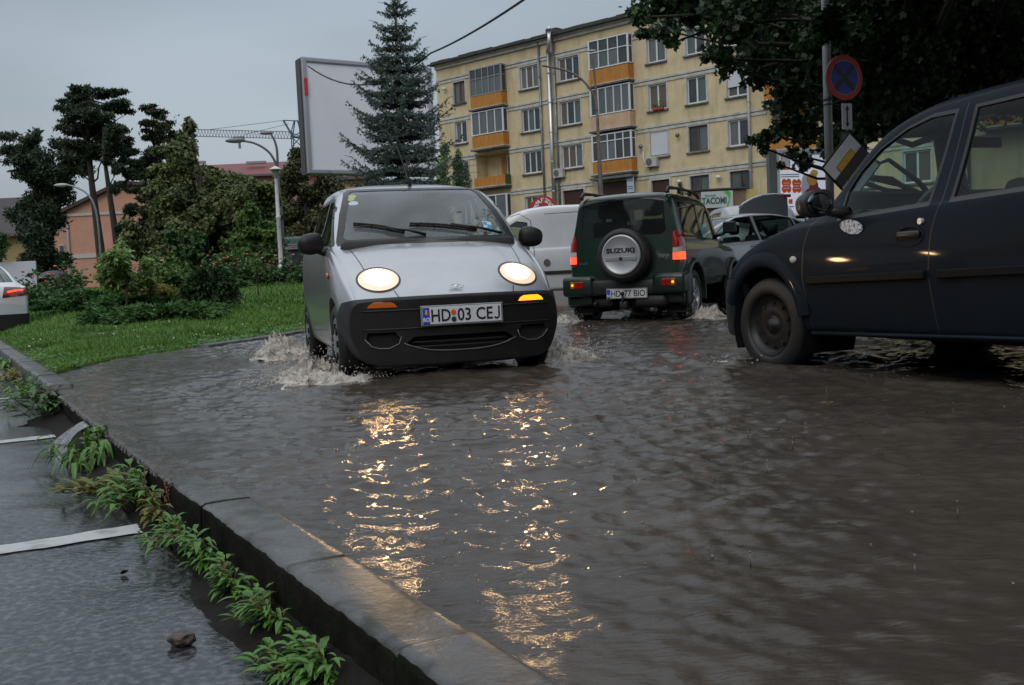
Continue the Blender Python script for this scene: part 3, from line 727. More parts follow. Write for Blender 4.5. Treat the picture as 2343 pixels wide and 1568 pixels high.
    for s in (-1, 1):
        bm = bmesh.new(); box(bm, (s * .60, L - .045, .51), (.42, .24, .26), bev=.05, seg=3); box(bm, (s * .735, L - .25, .44), (.13, .30, .42), bev=.04); box(bm, (s * .60, L - .08, .34), (.34, .10, .16), bev=.03)
        q = bmobj('bumper_corner', bm, CLAD, car, True)
        for k, (dx, m_) in enumerate(((-.0575, LAMPRED), (0, LAMPRED), (.0575, mat('lamp_amber', (.45, .12, .01), .2, coat=1)))):
            bm = bmesh.new(); box(bm, (s * (.545 + .0575 + dx), L + .075, .528), (.0565, .02, .085), bev=.006); o = bmobj('bumper_lamp', bm, m_, q)
            tag(o, 'amber section' if k == 2 else 'red section')
        if True:
            bm = bmesh.new(); sphere(bm, (s * (.545 + .0575 + .0575), L + .086, .53), (.016, .004, .016)); bmobj('bulb_glow', bm, mat('bulb_amber', (.9, .3, .02), .3, emit=1.5, emit_col=(1, .35, .03)), q)
        bm = bmesh.new(); box(bm, (s * .63, 2.87 + .36, .26), (.26, .012, .24), bev=.004); bmobj('mud_flap', bm, RUB, car)
    # spare wheel on the tailgate: x offset towards the local -x side
    sx_ = -.065
    Ms = Matrix.Translation((sx_, L + .02, .885)) @ Matrix.Rotation(R(-90), 4, 'X')
    bm = bmesh.new(); w = .2
    prof = [(.12, 0), (.26, .0), (.315, .03), (.33, .07), (.33, .16), (.318, .20), (.28, .222), (.25, .215), (.24, .19)]
    lathe(bm, prof, n=48, M=Ms)
    for k in range(60):      # tread blocks
        box(bm, (.331, 0, .115), (.008, .014, .10), M=Ms @ Matrix.Rotation(2 * math.pi * k / 60, 4, 'Z'))
    sp = bmobj('spare_wheel', bm, RUB, car, True)
    bm = bmesh.new(); lathe(bm, [(.248, .20), (.252, .225), (.245, .238), (.228, .243), (.222, .238), (.10, .247), (.001, .249)], n=56, M=Ms)
    CV = mat('cover_silver', (.42, .43, .45), .35, .4, coat=.4)
    cv = bmobj('wheel_cover', bm, CV, sp, True)
    bm = bmesh.new(); box(bm, (0, .045, .246), (.40, .052, .012), bev=.005, M=Ms @ Matrix.Rotation(0, 4, 'Z')); bmobj('cover_groove', bm, mat('cover_groove', (.30, .31, .33), .4, .4), cv)
    bm = bmesh.new(); cyl(bm, Ms @ Vector((0, .045, .248)), Ms @ Vector((0, .045, .258)), .022, n=20); bmobj('cover_lock', bm, INK, cv)
    # outward letters read from behind the car: local x is mirrored there
    Mt = frame(Ms @ Vector((0, -.052, .2475)), (-1, 0, 0), (0, 1, 0))
    text_on('cover_letters', 'SUZUKI', Matrix.Translation((0, 0, 0)) @ Mt, .078, INK, cv, 1.38, .0035, .002)
    EMB = mat('badge_metal', (.35, .36, .38), .25, .8)
    text_on('maker_badge', 'SUZUKI', frame((.50, L - .035, .80), (-1, 0, 0), (0, 1, .02)), .045, mat('dull_badge', (.10, .11, .115), .4, .5), car, 1.35, .0012, .002)
    text_on('model_badge', 'Jimny', frame((-.50, L - .035, .86), (-1, 0, 0), (0, 1, .02)), .085, EMB, car, .95, .0016, .002, shear=.35)
    # plate and tow hook
    plate(car, frame((-.06, L + .065, .405), (-1, 0, 0), (0, 1, .04)), 'HD', '77 BIO', xs_=.9)
    bm = bmesh.new(); tube(bm, [(-.03, L - .1, .30), (-.03, L + .10, .28), (-.03, L + .15, .31), (-.03, L + .15, .38)], .016, 10); sphere(bm, (-.03, L + .15, .405), .027)
    box(bm, (-.03, L + .02, .26), (.10, .25, .10), bev=.02); box(bm, (-.35, L - .2, .30), (.42, .5, .16), bev=.05); box(bm, (.3, L - .3, .3), (.3, .5, .14), bev=.04)
    bmobj('tow_hook', bm, RUB, car, True)
    bm = bmesh.new(); cyl(bm, (-.68, 2.87, .33), (.68, 2.87, .33), .045); sphere(bm, (-.15, 2.87, .33), (.13, .13, .12)); cyl(bm, (.38, L - .25, .30), (.38, L + .04, .28), .022); bmobj('rear_axle', bm, RUB, car, True)
    # roof rails
    for s in (-1, 1):
        bm = bmesh.new(); x = s * .565
        tube(bm, [(x, 1.75, 1.64), (x, 1.88, 1.685), (x, 2.2, 1.712), (x, 2.9, 1.712), (x, 3.22, 1.70), (x, 3.33, 1.64)], [.02, .024, .019, .019, .026, .02], 8)
        for y in (2.2, 2.75): cyl(bm, (x, y, 1.65), (x, y, 1.71), .02)
        bmobj('roof_rail', bm, BLK, car, True)
        bm = bmesh.new(); box(bm, (s * .885, 1.30, 1.235), (.19, .10, .17), rotm(rz=s * .1), bev=.035, seg=3); tube(bm, [(s * .70, 1.34, 1.12), (s * .82, 1.32, 1.16)], .025, 8)
        m_ = bmobj('wing_mirror', bm, BLK, car, True)
        bm = bmesh.new(); box(bm, (s * .885, 1.353, 1.235), (.155, .004, .135), rotm(rz=s * .1), bev=.001); bmobj('mirror_glass', bm, mat('dark_mirror', (.12, .13, .14), .05, 1), m_)
        wheel(car, s, (.62, .34), .34, .20, 'alloy', .775, CHROME); wheel(car, s, (2.87, .34), .34, .20, 'alloy', .775, mat('bright_rim', (.5, .5, .52), .3, .9))
        bm = bmesh.new(); box(bm, (s * .765, 1.75, .62), (.02, 1.35, .12), bev=.008); bmobj('side_moulding', bm, CLAD, car)
    cabin(car, 1.3, 3.3, .66, .55, 1.45, 1.08); seats(car, 1.95, .6); seats(car, 2.65, .62, (-.3, .3), name='rear_seat'); steering(car, .34, 1.68, 1.0)
    return car
offr = green_offroader()
JR = -.4357; Lj = 3.46
offr.location = (1.4259 + Lj * -math.sin(JR), 12.6732 + Lj * math.cos(JR), 0); offr.rotation_euler = (0, 0, JR + math.pi)
tag(offr, 'dark green off-roader seen from behind with a silver covered spare wheel on its tailgate', 'car')

# ================================================================== dark blue saloon at the right edge, seen from its flank
def blue_saloon():
    car = empty('saloon_car')
    BL = mat('blue_paint', (.005, .0105, .019), .6, .0, spec=.08, coat=.13, coat_rough=.05, col2=(.006, .0095, .0155), ns=5)
    L = 4.25
    P = dict(top=curve([(0, .56), (.05, .62), (.12, .70), (.25, .77), (.5, .885), (.8, .96), (1.0, .995), (1.18, 1.04), (1.3, 1.125), (1.5, 1.295), (1.7, 1.425), (1.9, 1.50), (2.1, 1.54), (2.5, 1.555), (2.9, 1.54), (3.2, 1.47), (3.5, 1.28), (3.7, 1.13), (3.8, 1.10), (4.15, 1.07), (4.25, .9)]),
             bot=curve([(0, .20), (.4, .20), (.9, .24), (3.4, .25), (L, .28)]),
             w=curve([(0, .74), (.06, .79), (.2, .835), (.45, .855), (.8, .862), (1.4, .868), (3.4, .868), (4.0, .84), (L, .76)]),
             belt=curve([(0, .50), (.08, .60), (.25, .72), (.5, .81), (.8, .875), (1.0, .90), (1.3, .915), (2.3, .955), (3.4, .985), (4.1, .97), (L, .8)]),
             wt=curve([(0, .62), (.3, .66), (.8, .74), (1.2, .74), (1.4, .72), (1.7, .69), (2.2, .655), (3.0, .64), (3.4, .62), (3.8, .64), (L, .62)]),
             crown=curve([(0, .02), (.5, .05), (1.2, .04), (1.6, .04), (2.2, .05), (L, .04)]),
             bow=curve([(0, .17), (.3, .14), (.8, .09), (1.3, .07), (1.9, 0), (3.5, 0), (L, -.12)]))
    bm = car_body(P, stations(L, n=76))
    # front bumper (dark, unpainted lower part of the nose)
    bf = carve(bm, [(-.2, .0), (.55, .0), (.52, .60), (-.2, .60)], (1, 2), lambda f: f.calc_center_median().y < .9)
    bump = take(bm, bf, .03, 1, .014)
    for s in (-1, 1):
        arch(bm, car, s, (.775, .30), .372, .45, .84); arch(bump, car, s, (.775, .30), .372, .45, .84); arch(bm, car, s, (3.40, .30), .37, .45, .84)
        wf = [(1.50, .945), (2.19, .972), (2.225, 1.41), (2.06, 1.412), (1.90, 1.375), (1.72, 1.295), (1.575, 1.185), (1.50, 1.09)]
        wr = [(2.36, .98), (3.10, 1.0), (3.10, 1.38), (2.9, 1.42), (2.37, 1.415)]
        for poly in (wf, wr):
            c0 = (sum(p[0] for p in poly) / len(poly), sum(p[1] for p in poly) / len(poly))
            big = [(c0[0] + (p[0] - c0[0]) * 1.05, c0[1] + (p[1] - c0[1]) * 1.10) for p in poly]
            paint(carve(bm, big, (1, 2), sideof(s, .3)), 1)
            bmobj('side_window', take(bm, carve(bm, poly, (1, 2), sideof(s, .3)), .022, 1, -.008), glassmat('saloon_glass', (.70, .84, .80), .02, ior=1.28) if poly is wf else glassmat('saloon_dark_glass', (.36, .44, .42), .02, ior=1.28), car)
        for a, b in (((1.245, .29), (1.185, .60)), ((1.185, .60), (1.20, .77)), ((1.20, .77), (1.26, .955)), ((2.262, .28), (2.222, .6)), ((2.222, .6), (2.242, .8)), ((2.242, .8), (2.288, .97)), ((2.288, .97), (2.30, 1.45)), ((3.05, .4), (3.2, .98))):
            paint(carve(bm, [(a[0] - .004, a[1]), (a[0] + .004, a[1]), (b[0] + .004, b[1]), (b[0] - .004, b[1])], (1, 2), sideof(s, .3)), 2)
    wfl = lambda f: 1.1 < f.calc_center_median().y < 2.1 and f.normal.y < -.15 and abs(f.normal.x) < .6
    bmobj('windscreen', take(bm, carve(bm, [(-.72, 1.10), (.72, 1.10), (.60, 1.49), (-.60, 1.49)], (0, 2), wfl), .02, 1, -.004), CARG, car)
    rfl = lambda f: 3.0 < f.calc_center_median().y < 3.8 and f.normal.y > .15 and abs(f.normal.x) < .6
    bmobj('rear_window', take(bm, carve(bm, [(-.60, 1.16), (.60, 1.16), (.55, 1.44), (-.55, 1.44)], (0, 2), rfl), .02, 1, -.004), CARG, car)
    # headlamp corners
    for s in (-1, 1):
        hf = carve(bm, [(s * .46, .60), (s * .80, .62), (s * .80, .73), (s * .50, .68)], (0, 2), lambda f: f.normal.y < -.1 and f.calc_center_median().y < .6)
        bmobj('headlight', take(bm, hf, .02, 1, .003), mat('lamp_clear', (.5, .5, .5), .1, .6), car)
    finish_body(bm, car, [BL, TRIM, INK])
    me_ = finish_body(bump, car, [mat('blue_bumper', (.007, .009, .013), .4), TRIM], 'front_bumper')
    for s in (-1, 1):
        # flared wing edge over the wheel
        bm = bmesh.new(); prev = None
        for k in range(25):
            t = R(10) + R(150) * k / 24
            ring = [bm.verts.new((s * x, .775 + r_ * math.cos(t), .30 + r_ * math.sin(t))) for r_, x in ((.372, .80), (.372, .868), (.39, .880), (.43, .874), (.47, .855))]
            if prev:
                for a in range(4): bm.faces.new((prev[a], ring[a], ring[a + 1], prev[a + 1]))
            prev = ring
        fixn(bm); bmobj('wing_flare', bm, BL, car, True)
        bm = bmesh.new(); box(bm, (s * .876, 1.73, .594), (.018, .96, .045), rotm(rx=R(1.2)), bev=.007); box(bm, (s * .876, 2.72, .614), (.018, .84, .045), rotm(rx=R(1.2)), bev=.007); bmobj('door_moulding', bm, mat('moulding', (.005, .0055, .007), .6, spec=.12), car)
        bm = bmesh.new(); tube(bm, [(s * .848, 1.25, .27), (s * .85, 2.0, .285), (s * .85, 3.0, .305)], .012, 8); bmobj('sill_trim', bm, BL, car, True)
        for y, z in ((2.10, .80), (2.98, .83)):
            bm = bmesh.new(); lathe(bm, [(.001, -.02), (.075, -.018), (.092, 0), (.098, .006), (.10, 0)], n=28, M=Matrix.Translation((s * .866, y, z)) @ Matrix.Rotation(R(90) * s, 4, 'Y') @ Matrix.Diagonal((.5, 1, 1, 1)))
            hd = bmobj('door_handle', bm, LINER, car, True)
            bm = bmesh.new(); box(bm, (s * .878, y, z + .012), (.02, .16, .036), bev=.012); bmobj('handle_grip', bm, BLK, hd, True)
        bm = bmesh.new(); cyl(bm, (s * .855, 2.178, .874), (s * .873, 2.178, .874), .016, n=16); bmobj('door_lock', bm, mat('lock_silver', (.55, .56, .58), .3, .5), car)
        bm = bmesh.new(); sphere(bm, (s * .868, 1.108, .712), (.012, .032, .022)); bmobj('side_repeater', bm, mat('repeater', (.42, .43, .42), .25), car, True)
        # mirror
        bm = bmesh.new(); mirror_shell(bm, (s * .985, 1.49, 1.02), (.105, .075, .078), s); tube(bm, [(s * .80, 1.52, .965), (s * .86, 1.51, .97), (s * .93, 1.50, .985)], [.04, .032, .03], 8)
        m_ = bmobj('wing_mirror', bm, BLK, car, True)
        bm = bmesh.new(); sphere(bm, (s * .985, 1.535, 1.02), (.085, .012, .062)); bmobj('mirror_glass', bm, mat('dark_mirror', (.12, .13, .14), .05, 1), m_, True)
        wheel(car, s, (.775, .30), .305, .185, 'steel', .84, mat('black_steel', (.016, .016, .017), .45, .3), steer=R(6)); wheel(car, s, (3.40, .30), .305, .185, 'steel', .84, MATS['black_steel'])
    # the big oval sticker below the front corner of the window
    bm = bmesh.new(); cyl(bm, (0, 0, 0), (.004, 0, 0), 1, n=32)
    for v in bm.verts: v.co = Vector((.862 + v.co.x, 1.645 + v.co.y * .092 + v.co.z * .02, .878 + v.co.z * .036 - v.co.y * .022))
    bmobj('oval_sticker', bm, mat('sticker_speckle', (.50, .55, .62), .5, col2=(.08, .10, .16), ns=55, n0=.5, n1=.58), car)
    cabin(car, 1.3, 3.4, .76, .32, 1.56, .99); seats(car, 2.15, .34, (-.38, .38), hr=.6); seats(car, 2.95, .34, (-.38, 0, .38), name='rear_seat'); steering(car, .38, 1.80, .93)
    bm = bmesh.new(); box(bm, (0, 1.75, 1.33), (.22, .03, .06), bev=.01); bmobj('rear_view_mirror', bm, BLK, car, True)
    return car
saloon = blue_saloon()
saloon.location = (2.1643, 7.4565, 0); saloon.rotation_euler = (0, 0, 3.4892)
tag(saloon, 'dark blue saloon cut off by the right edge, its front wheel deep in the water', 'car')
# ================================================================== ground, lot, lawn, kerbs
K0 = Vector((-.124, 1.247)) * 1.2529; KD = Vector((-.4945, .8692)).normalized(); KN = Vector((KD.y, -KD.x))      # outer line of the kerb: origin, direction, normal towards the road
def kp(t, s, z): p = K0 + KD * t + KN * s; return Vector((p.x, p.y, z))
LAWN_R = curve([(0, -3.75), (8.4, -3.82), (9.77, -3.92), (10.84, -3.63), (11.9, -3.31), (13.0, -3.12), (14.2, -2.86), (17.5, -2.5), (24, -2.0), (34, -1.0), (60, 1)])
def lawn_z(x, y):
    e = LAWN_R(y) - x; sk = (Vector((x, y)) - K0).dot(KN)
    rise = .0325 * max(0, min(y, 32) - 10) + .012 * max(0, y - 32); z = .045 + rise * min(1, max(0, e) / 2.5) + .03 * min(1, max(0, e) / .8)
    f = min(1, max(0, sk - .05) / 2.2)
    return (.065 + (z - .065) * f) if y > 5 else z
def vnoise(x, y, seed=0):
    """vectorised value noise, roughly -1..1"""
    xi = np.floor(x).astype(np.int64); yi = np.floor(y).astype(np.int64); xf = x - xi; yf = y - yi
    def hsh(a, b):
        n = (a * 374761393 + b * 668265263 + seed * 974711) & 0x7fffffff; n = ((n ^ (n >> 13)) * 1274126177) & 0x7fffffff
        return ((n ^ (n >> 16)) & 0xffff) / 32767.5 - 1
    u = xf * xf * xf * (xf * (xf * 6 - 15) + 10); v = yf * yf * yf * (yf * (yf * 6 - 15) + 10)
    return (hsh(xi, yi) * (1 - u) + hsh(xi + 1, yi) * u) * (1 - v) + (hsh(xi, yi + 1) * (1 - u) + hsh(xi + 1, yi + 1) * u) * v
def fbm(x, y, o=4, seed=0, g=.5):
    s = 0; a = 1
    for k in range(o): s = s + a * vnoise(x * 2**k, y * 2**k, seed + k); a *= g
    return s
def grid(name, xs, ys, zf, mt, keep=None, smooth=True):
    X, Y = np.meshgrid(xs, ys); Z = zf(X, Y); V = np.stack([X, Y, Z], -1).reshape(-1, 3); nx = len(xs)
    i = np.arange(len(ys) - 1)[:, None] * nx + np.arange(nx - 1)[None]; F = np.stack([i, i + 1, i + nx + 1, i + nx], -1).reshape(-1, 4)
    if keep is not None:
        kx = keep(X, Y).reshape(-1); F = F[kx[F].all(1)]
    return npmesh(name, V, F, mt, smooth=smooth)
ASPH = mat('wet_asphalt', (.028, .029, .031), .22, col2=(.045, .046, .048), ns=60, rough2=.42, bump=.7, bs=150, bdist=.004, bd=3, spec=.7)
GROUNDM = mat('far_ground', (.05, .05, .05), .5, col2=(.035, .04, .03), ns=.4)
xs = np.concatenate([-np.geomspace(600, 1, 40), np.linspace(-.9, .9, 5), np.geomspace(1, 600, 40)]); ys = np.concatenate([np.linspace(-30, 60, 91), np.geomspace(62, 900, 30)])
def gz_(X, Y):
    l = .0235 * np.clip(Y - 8, 0, 70); r_ = .09 * np.clip(Y - 15.8, 0, 38); f = np.clip((X - 1) / 5, 0, 1)
    return -.22 + l * (1 - f) * .9 + r_ * f + .17 * np.clip((Y - 15) / 5, 0, 1) * f
tag(grid('ground', xs, ys, gz_, GROUNDM), kind='structure')
def ground_at(x, y): return float(gz_(np.array(float(x)), np.array(float(y)))) 
road = grid('road', np.linspace(-6, 14, 81), np.linspace(-4, 26, 91), lambda X, Y: .0 * X + .09 * np.clip(Y - 15.8, 0, 42) * np.clip((X - .5) / 3, 0, 1) - .01, ASPH, keep=lambda X, Y: (X > np.vectorize(LAWN_R)(Y) + .1) & (((X - K0.x) * KN.x + (Y - K0.y) * KN.y) > .06))
tag(road, kind='structure')
# the lot beside the kerb: wet asphalt with a standing film near the kerb
def lot_z(X, Y):
    s = (X - K0.x) * KN.x + (Y - K0.y) * KN.y
    return LOT_Z + .006 * fbm(X * 2.2, Y * 2.2, 3, 5) + .0016 * vnoise(X * 60, Y * 60, 8) * np.clip((4 - Y) / 3, 0, 1) + .008 * np.clip(-s - 1.5, 0, 1)
def lotmat():
    m = mat('lot_asphalt', (.022, .023, .026), .3, bump=1, bs=2); nt = m.node_tree; b = nt.nodes['Principled BSDF']
    tcn = N(nt, 'ShaderNodeTexCoord')
    v = N(nt, 'ShaderNodeTexVoronoi'); v.inputs['Scale'].default_value = 95; nt.links.new(tcn.outputs['Object'], v.inputs['Vector'])
    n1 = N(nt, 'ShaderNodeTexNoise'); n1.inputs['Scale'].default_value = 45; n1.inputs['Detail'].default_value = 8; nt.links.new(tcn.outputs['Object'], n1.inputs['Vector'])
    n2 = N(nt, 'ShaderNodeTexNoise'); n2.inputs['Scale'].default_value = 1.3; n2.inputs['Detail'].default_value = 4; nt.links.new(tcn.outputs['Object'], n2.inputs['Vector'])
    # wetness: 1 = standing film
    sep = N(nt, 'ShaderNodeSeparateXYZ'); nt.links.new(tcn.outputs['Object'], sep.inputs[0])
    dk = N(nt, 'ShaderNodeVectorMath', operation='DOT_PRODUCT'); nt.links.new(tcn.outputs['Object'], dk.inputs[0]); dk.inputs[1].default_value = (KN.x, KN.y, 0)
    w1 = N(nt, 'ShaderNodeMapRange'); w1.inputs[1].default_value = K0.dot(KN) - 1.1; w1.inputs[2].default_value = K0.dot(KN) - .2; nt.links.new(dk.outputs['Value'], w1.inputs[0])
    w1b = N(nt, 'ShaderNodeMapRange'); w1b.inputs[1].default_value = 2.4; w1b.inputs[2].default_value = 4.0; nt.links.new(sep.outputs[1], w1b.inputs[0])
    w1c = N(nt, 'ShaderNodeMath', operation='MAXIMUM'); nt.links.new(w1.outputs[0], w1c.inputs[0]); nt.links.new(w1b.outputs[0], w1c.inputs[1])
    w2 = N(nt, 'ShaderNodeMapRange'); w2.inputs[1].default_value = .42; w2.inputs[2].default_value = .62; nt.links.new(n2.outputs[0], w2.inputs[0])
    wm = N(nt, 'ShaderNodeMath', operation='MULTIPLY_ADD'); wm.inputs[1].default_value = .55; nt.links.new(w2.outputs[0], wm.inputs[0]); ws = N(nt, 'ShaderNodeMath', operation='MULTIPLY'); ws.inputs[1].default_value = .6; nt.links.new(w1c.outputs[0], ws.inputs[0]); nt.links.new(ws.outputs[0], wm.inputs[2])
    wm.use_clamp = True
    rg = N(nt, 'ShaderNodeMapRange'); rg.inputs[3].default_value = .40; rg.inputs[4].default_value = .10; nt.links.new(wm.outputs[0], rg.inputs[0]); nt.links.new(rg.outputs[0], b.inputs['Roughness'])
    # stones in the tar
    cm = N(nt, 'ShaderNodeMapRange'); cm.inputs[1].default_value = .45; cm.inputs[2].default_value = .72; nt.links.new(n1.outputs[0], cm.inputs[0])
    mx = N(nt, 'ShaderNodeMix', data_type='RGBA'); mx.inputs[6].default_value = (.016, .017, .020, 1); mx.inputs[7].default_value = (.11, .11, .115, 1); nt.links.new(cm.outputs[0], mx.inputs[0]); nt.links.new(mx.outputs[2], b.inputs['Base Color'])
    # bump: grain where it is bare, ripples where it stands
    wv = N(nt, 'ShaderNodeTexNoise'); wv.inputs['Scale'].default_value = 34; wv.inputs['Detail'].default_value = 3
    mp = N(nt, 'ShaderNodeMapping'); mp.inputs['Rotation'].default_value = (0, 0, R(10)); mp.inputs['Scale'].default_value = (1.0, 1.5, 1); nt.links.new(tcn.outputs['Object'], mp.inputs[0]); nt.links.new(mp.outputs[0], wv.inputs['Vector'])
    ga = N(nt, 'ShaderNodeMath', operation='MULTIPLY'); nt.links.new(v.outputs[0], ga.inputs[0]); iv = N(nt, 'ShaderNodeMapRange'); iv.inputs[3].default_value = .6; iv.inputs[4].default_value = .12; nt.links.new(wm.outputs[0], iv.inputs[0]); nt.links.new(iv.outputs[0], ga.inputs[1])
    gb = N(nt, 'ShaderNodeMath', operation='MULTIPLY'); nt.links.new(wv.outputs[0], gb.inputs[0]); ivb = N(nt, 'ShaderNodeMapRange'); ivb.inputs[3].default_value = .0; ivb.inputs[4].default_value = .45; nt.links.new(wm.outputs[0], ivb.inputs[0]); nt.links.new(ivb.outputs[0], gb.inputs[1])
    gs = N(nt, 'ShaderNodeMath', operation='ADD'); nt.links.new(ga.outputs[0], gs.inputs[0]); nt.links.new(gb.outputs[0], gs.inputs[1])
    bp = [n for n in nt.nodes if n.type == 'BUMP'][0]; bp.inputs['Strength'].default_value = .8; bp.inputs['Distance'].default_value = .003; nt.links.new(gs.outputs[0], bp.inputs['Height'])
    b.inputs['Specular IOR Level'].default_value = .6
    return m
LOT = lotmat()
lotk = lambda X, Y: ((X - K0.x) * KN.x + (Y - K0.y) * KN.y) < .03
tag(grid('parking_lot', np.concatenate([np.linspace(-30, -6, 30), np.linspace(-5.9, 1.2, 240)]), np.concatenate([np.linspace(-1, 6, 260), np.linspace(6.1, 40, 60)]), lot_z, LOT, keep=lotk), kind='structure')
PAINT = mat('road_paint', (.46, .47, .47), .3, col2=(.12, .125, .13), ns=9, nd=9, n0=.52, n1=.72, bump=.3, bs=120, spec=.6)
for i, t in enumerate((2.05, 4.74, 7.44, 10.13, 12.8)):
    n = 120; ss = np.linspace(-.10, -5.2, n); V = []; F = []
    for k, s in enumerate(ss):
        for q, w in enumerate((-.068, -.023, .023, .068)):
            j = .004 * math.sin(k * 1.7 + q * 5) * (q in (0, 3)); p = K0 + KD * (t + w + j) + KN * s
            V.append((p.x, p.y, float(lot_z(np.array(p.x), np.array(p.y))) + .0045))
        if k:
            for q in range(3): a = (k - 1) * 4 + q; F.append((a, a + 1, a + 5, a + 4))
    o = pydata('painted_line', V, F, PAINT); tag(o, kind='structure', group='painted bay lines of the parking lot')

# lawn sheet
LAWNM = mat('lawn_soil', (.030, .055, .014), .9, col2=(.05, .075, .02), ns=5, spec=.1)
def lz(X, Y): return np.vectorize(lawn_z)(X, Y)
V = []; F = []; rows = []
for y in np.concatenate([np.linspace(8.2, 18, 60), np.linspace(18.3, 62, 60)]):
    xr = LAWN_R(y); xl = (K0 + KD * ((y - K0.y) / KD.y)).x + .15 if y < 16.5 else -8.7 - (y - 16.5) * 2.5
    if y < 8.4: xr = -3.88
    n = 46; row = []
    for k in range(n + 1):
        f = k / n; x = xr + (xl - xr) * f ** 1.6; z = lawn_z(x, y)
        if k == 0: z = -.06
        row.append(len(V)); V.append((x, y, z))
    rows.append(row)
for a, b in zip(rows, rows[1:]):
    for k in range(len(a) - 1): F.append((a[k], b[k], b[k + 1], a[k + 1]))
tag(pydata('lawn', V, F, LAWNM, smooth=True), kind='structure')

# kerbs
KERB = mat('kerb_concrete', (.105, .105, .103), .2, col2=(.05, .05, .05), ns=7, rough2=.38, bump=.5, bs=70, bdist=.004, spec=.26, col3=(.022, .024, .016), ns3=3.5, m0=.5, m1=.62)
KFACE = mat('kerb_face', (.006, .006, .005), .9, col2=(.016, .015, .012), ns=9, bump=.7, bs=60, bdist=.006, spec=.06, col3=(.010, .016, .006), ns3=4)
def kerb(name, path, w, ztop, zbot, joints, rough=.004, seed=1, dark=True):
    zf_ = ztop if callable(ztop) else (lambda t: ztop)
    ztop = zf_(0)
    cutz = ztop - .03
    """path: list of (x,y); a rounded stone section swept along it, with joints cut in"""
    pts = [Vector(p) for p in path]; L_ = [0]
    for a, b in zip(pts, pts[1:]): L_.append(L_[-1] + (b - a).length)
    def P_(t):
        for k in range(len(pts) - 1):
            if t <= L_[k + 1] or k == len(pts) - 2: return pts[k].lerp(pts[k + 1], (t - L_[k]) / (L_[k + 1] - L_[k])), (pts[k + 1] - pts[k]).normalized()
    sec = [(0, zbot), (-.002, zbot + (ztop - zbot) * .3), (0, zbot + (ztop - zbot) * .6), (.001, ztop - .022), (.005, ztop - .008), (.014, ztop), (.035, ztop + .001), (w * .5, ztop + .001), (w - .03, ztop), (w - .012, ztop - .001), (w - .004, ztop - .006), (w, ztop - .02), (w, zbot)]
    V = []; F = []; ts = list(np.arange(0, L_[-1], .022)) + [j + d for j in joints for d in (-.006, -.003, 0, .003, .006)]; ts = sorted(t for t in set(ts) if 0 <= t <= L_[-1]); ns = len(sec)
    for i, t in enumerate(ts):
        zt_ = zf_(t) - ztop
        c, d = P_(t); nrm = Vector((d.y, -d.x)); dj = min([abs(t - j) for j in joints] + [9]); cut = .016 * (dj < .004)
        stone = sum(1 for j in joints if j < t); wob = .003 * math.sin(stone * 2.7 + seed)
        for s, z in sec:
            nn = mnoise.noise(Vector((t * 9, s * 30, z * 22 + seed))); n2 = mnoise.noise(Vector((t * 38, s * 60, z * 55 + seed)))
            edge = 1.8 if .0 <= s < .02 and z > ztop - .03 else 1
            face = 1.3 if s < .004 else 1
            ds = (nn * rough * face + n2 * rough * .8 * face) * edge; dz = (nn * rough * .28 + n2 * rough * .10) * edge - cut * (z > ztop - .03)
            p = c + nrm * (s + ds * (1 if s < w / 2 else -.5) + cut * (.5 if s < .02 else 0)); V.append((p.x, p.y, z + dz + wob + zt_))
        if i:
            for k in range(ns - 1): a = (i - 1) * ns + k; F.append((a, a + ns, a + ns + 1, a + 1))
    F.append(tuple(range(ns))); F.append(tuple(range(len(V) - ns, len(V)))[::-1])
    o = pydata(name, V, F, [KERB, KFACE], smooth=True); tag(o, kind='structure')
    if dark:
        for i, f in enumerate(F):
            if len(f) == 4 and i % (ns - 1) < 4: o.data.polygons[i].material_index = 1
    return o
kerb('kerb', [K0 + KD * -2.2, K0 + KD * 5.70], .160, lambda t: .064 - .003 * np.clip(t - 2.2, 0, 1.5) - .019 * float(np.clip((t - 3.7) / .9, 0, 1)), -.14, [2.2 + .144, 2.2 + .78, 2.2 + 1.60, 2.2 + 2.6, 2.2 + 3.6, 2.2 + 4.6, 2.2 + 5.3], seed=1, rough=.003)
kerb('kerb', [K0 + KD * 6.24, K0 + KD * 17.5], .16, .082, -.14, [1.0, 2.0, 3.0, 4.0, 5, 6, 7, 8], rough=.003, seed=5, dark=False)
kerb('kerb', [(-3.50, 11.2), (-3.26, 12.0), (-3.07, 13.0), (-2.82, 14.2), (-2.47, 17.5), (-1.97, 24), (-1.5, 30)], .14, .085, -.12, [.75, 1.7, 2.7, 3.7, 5, 6, 7], rough=.003, seed=7, dark=False)

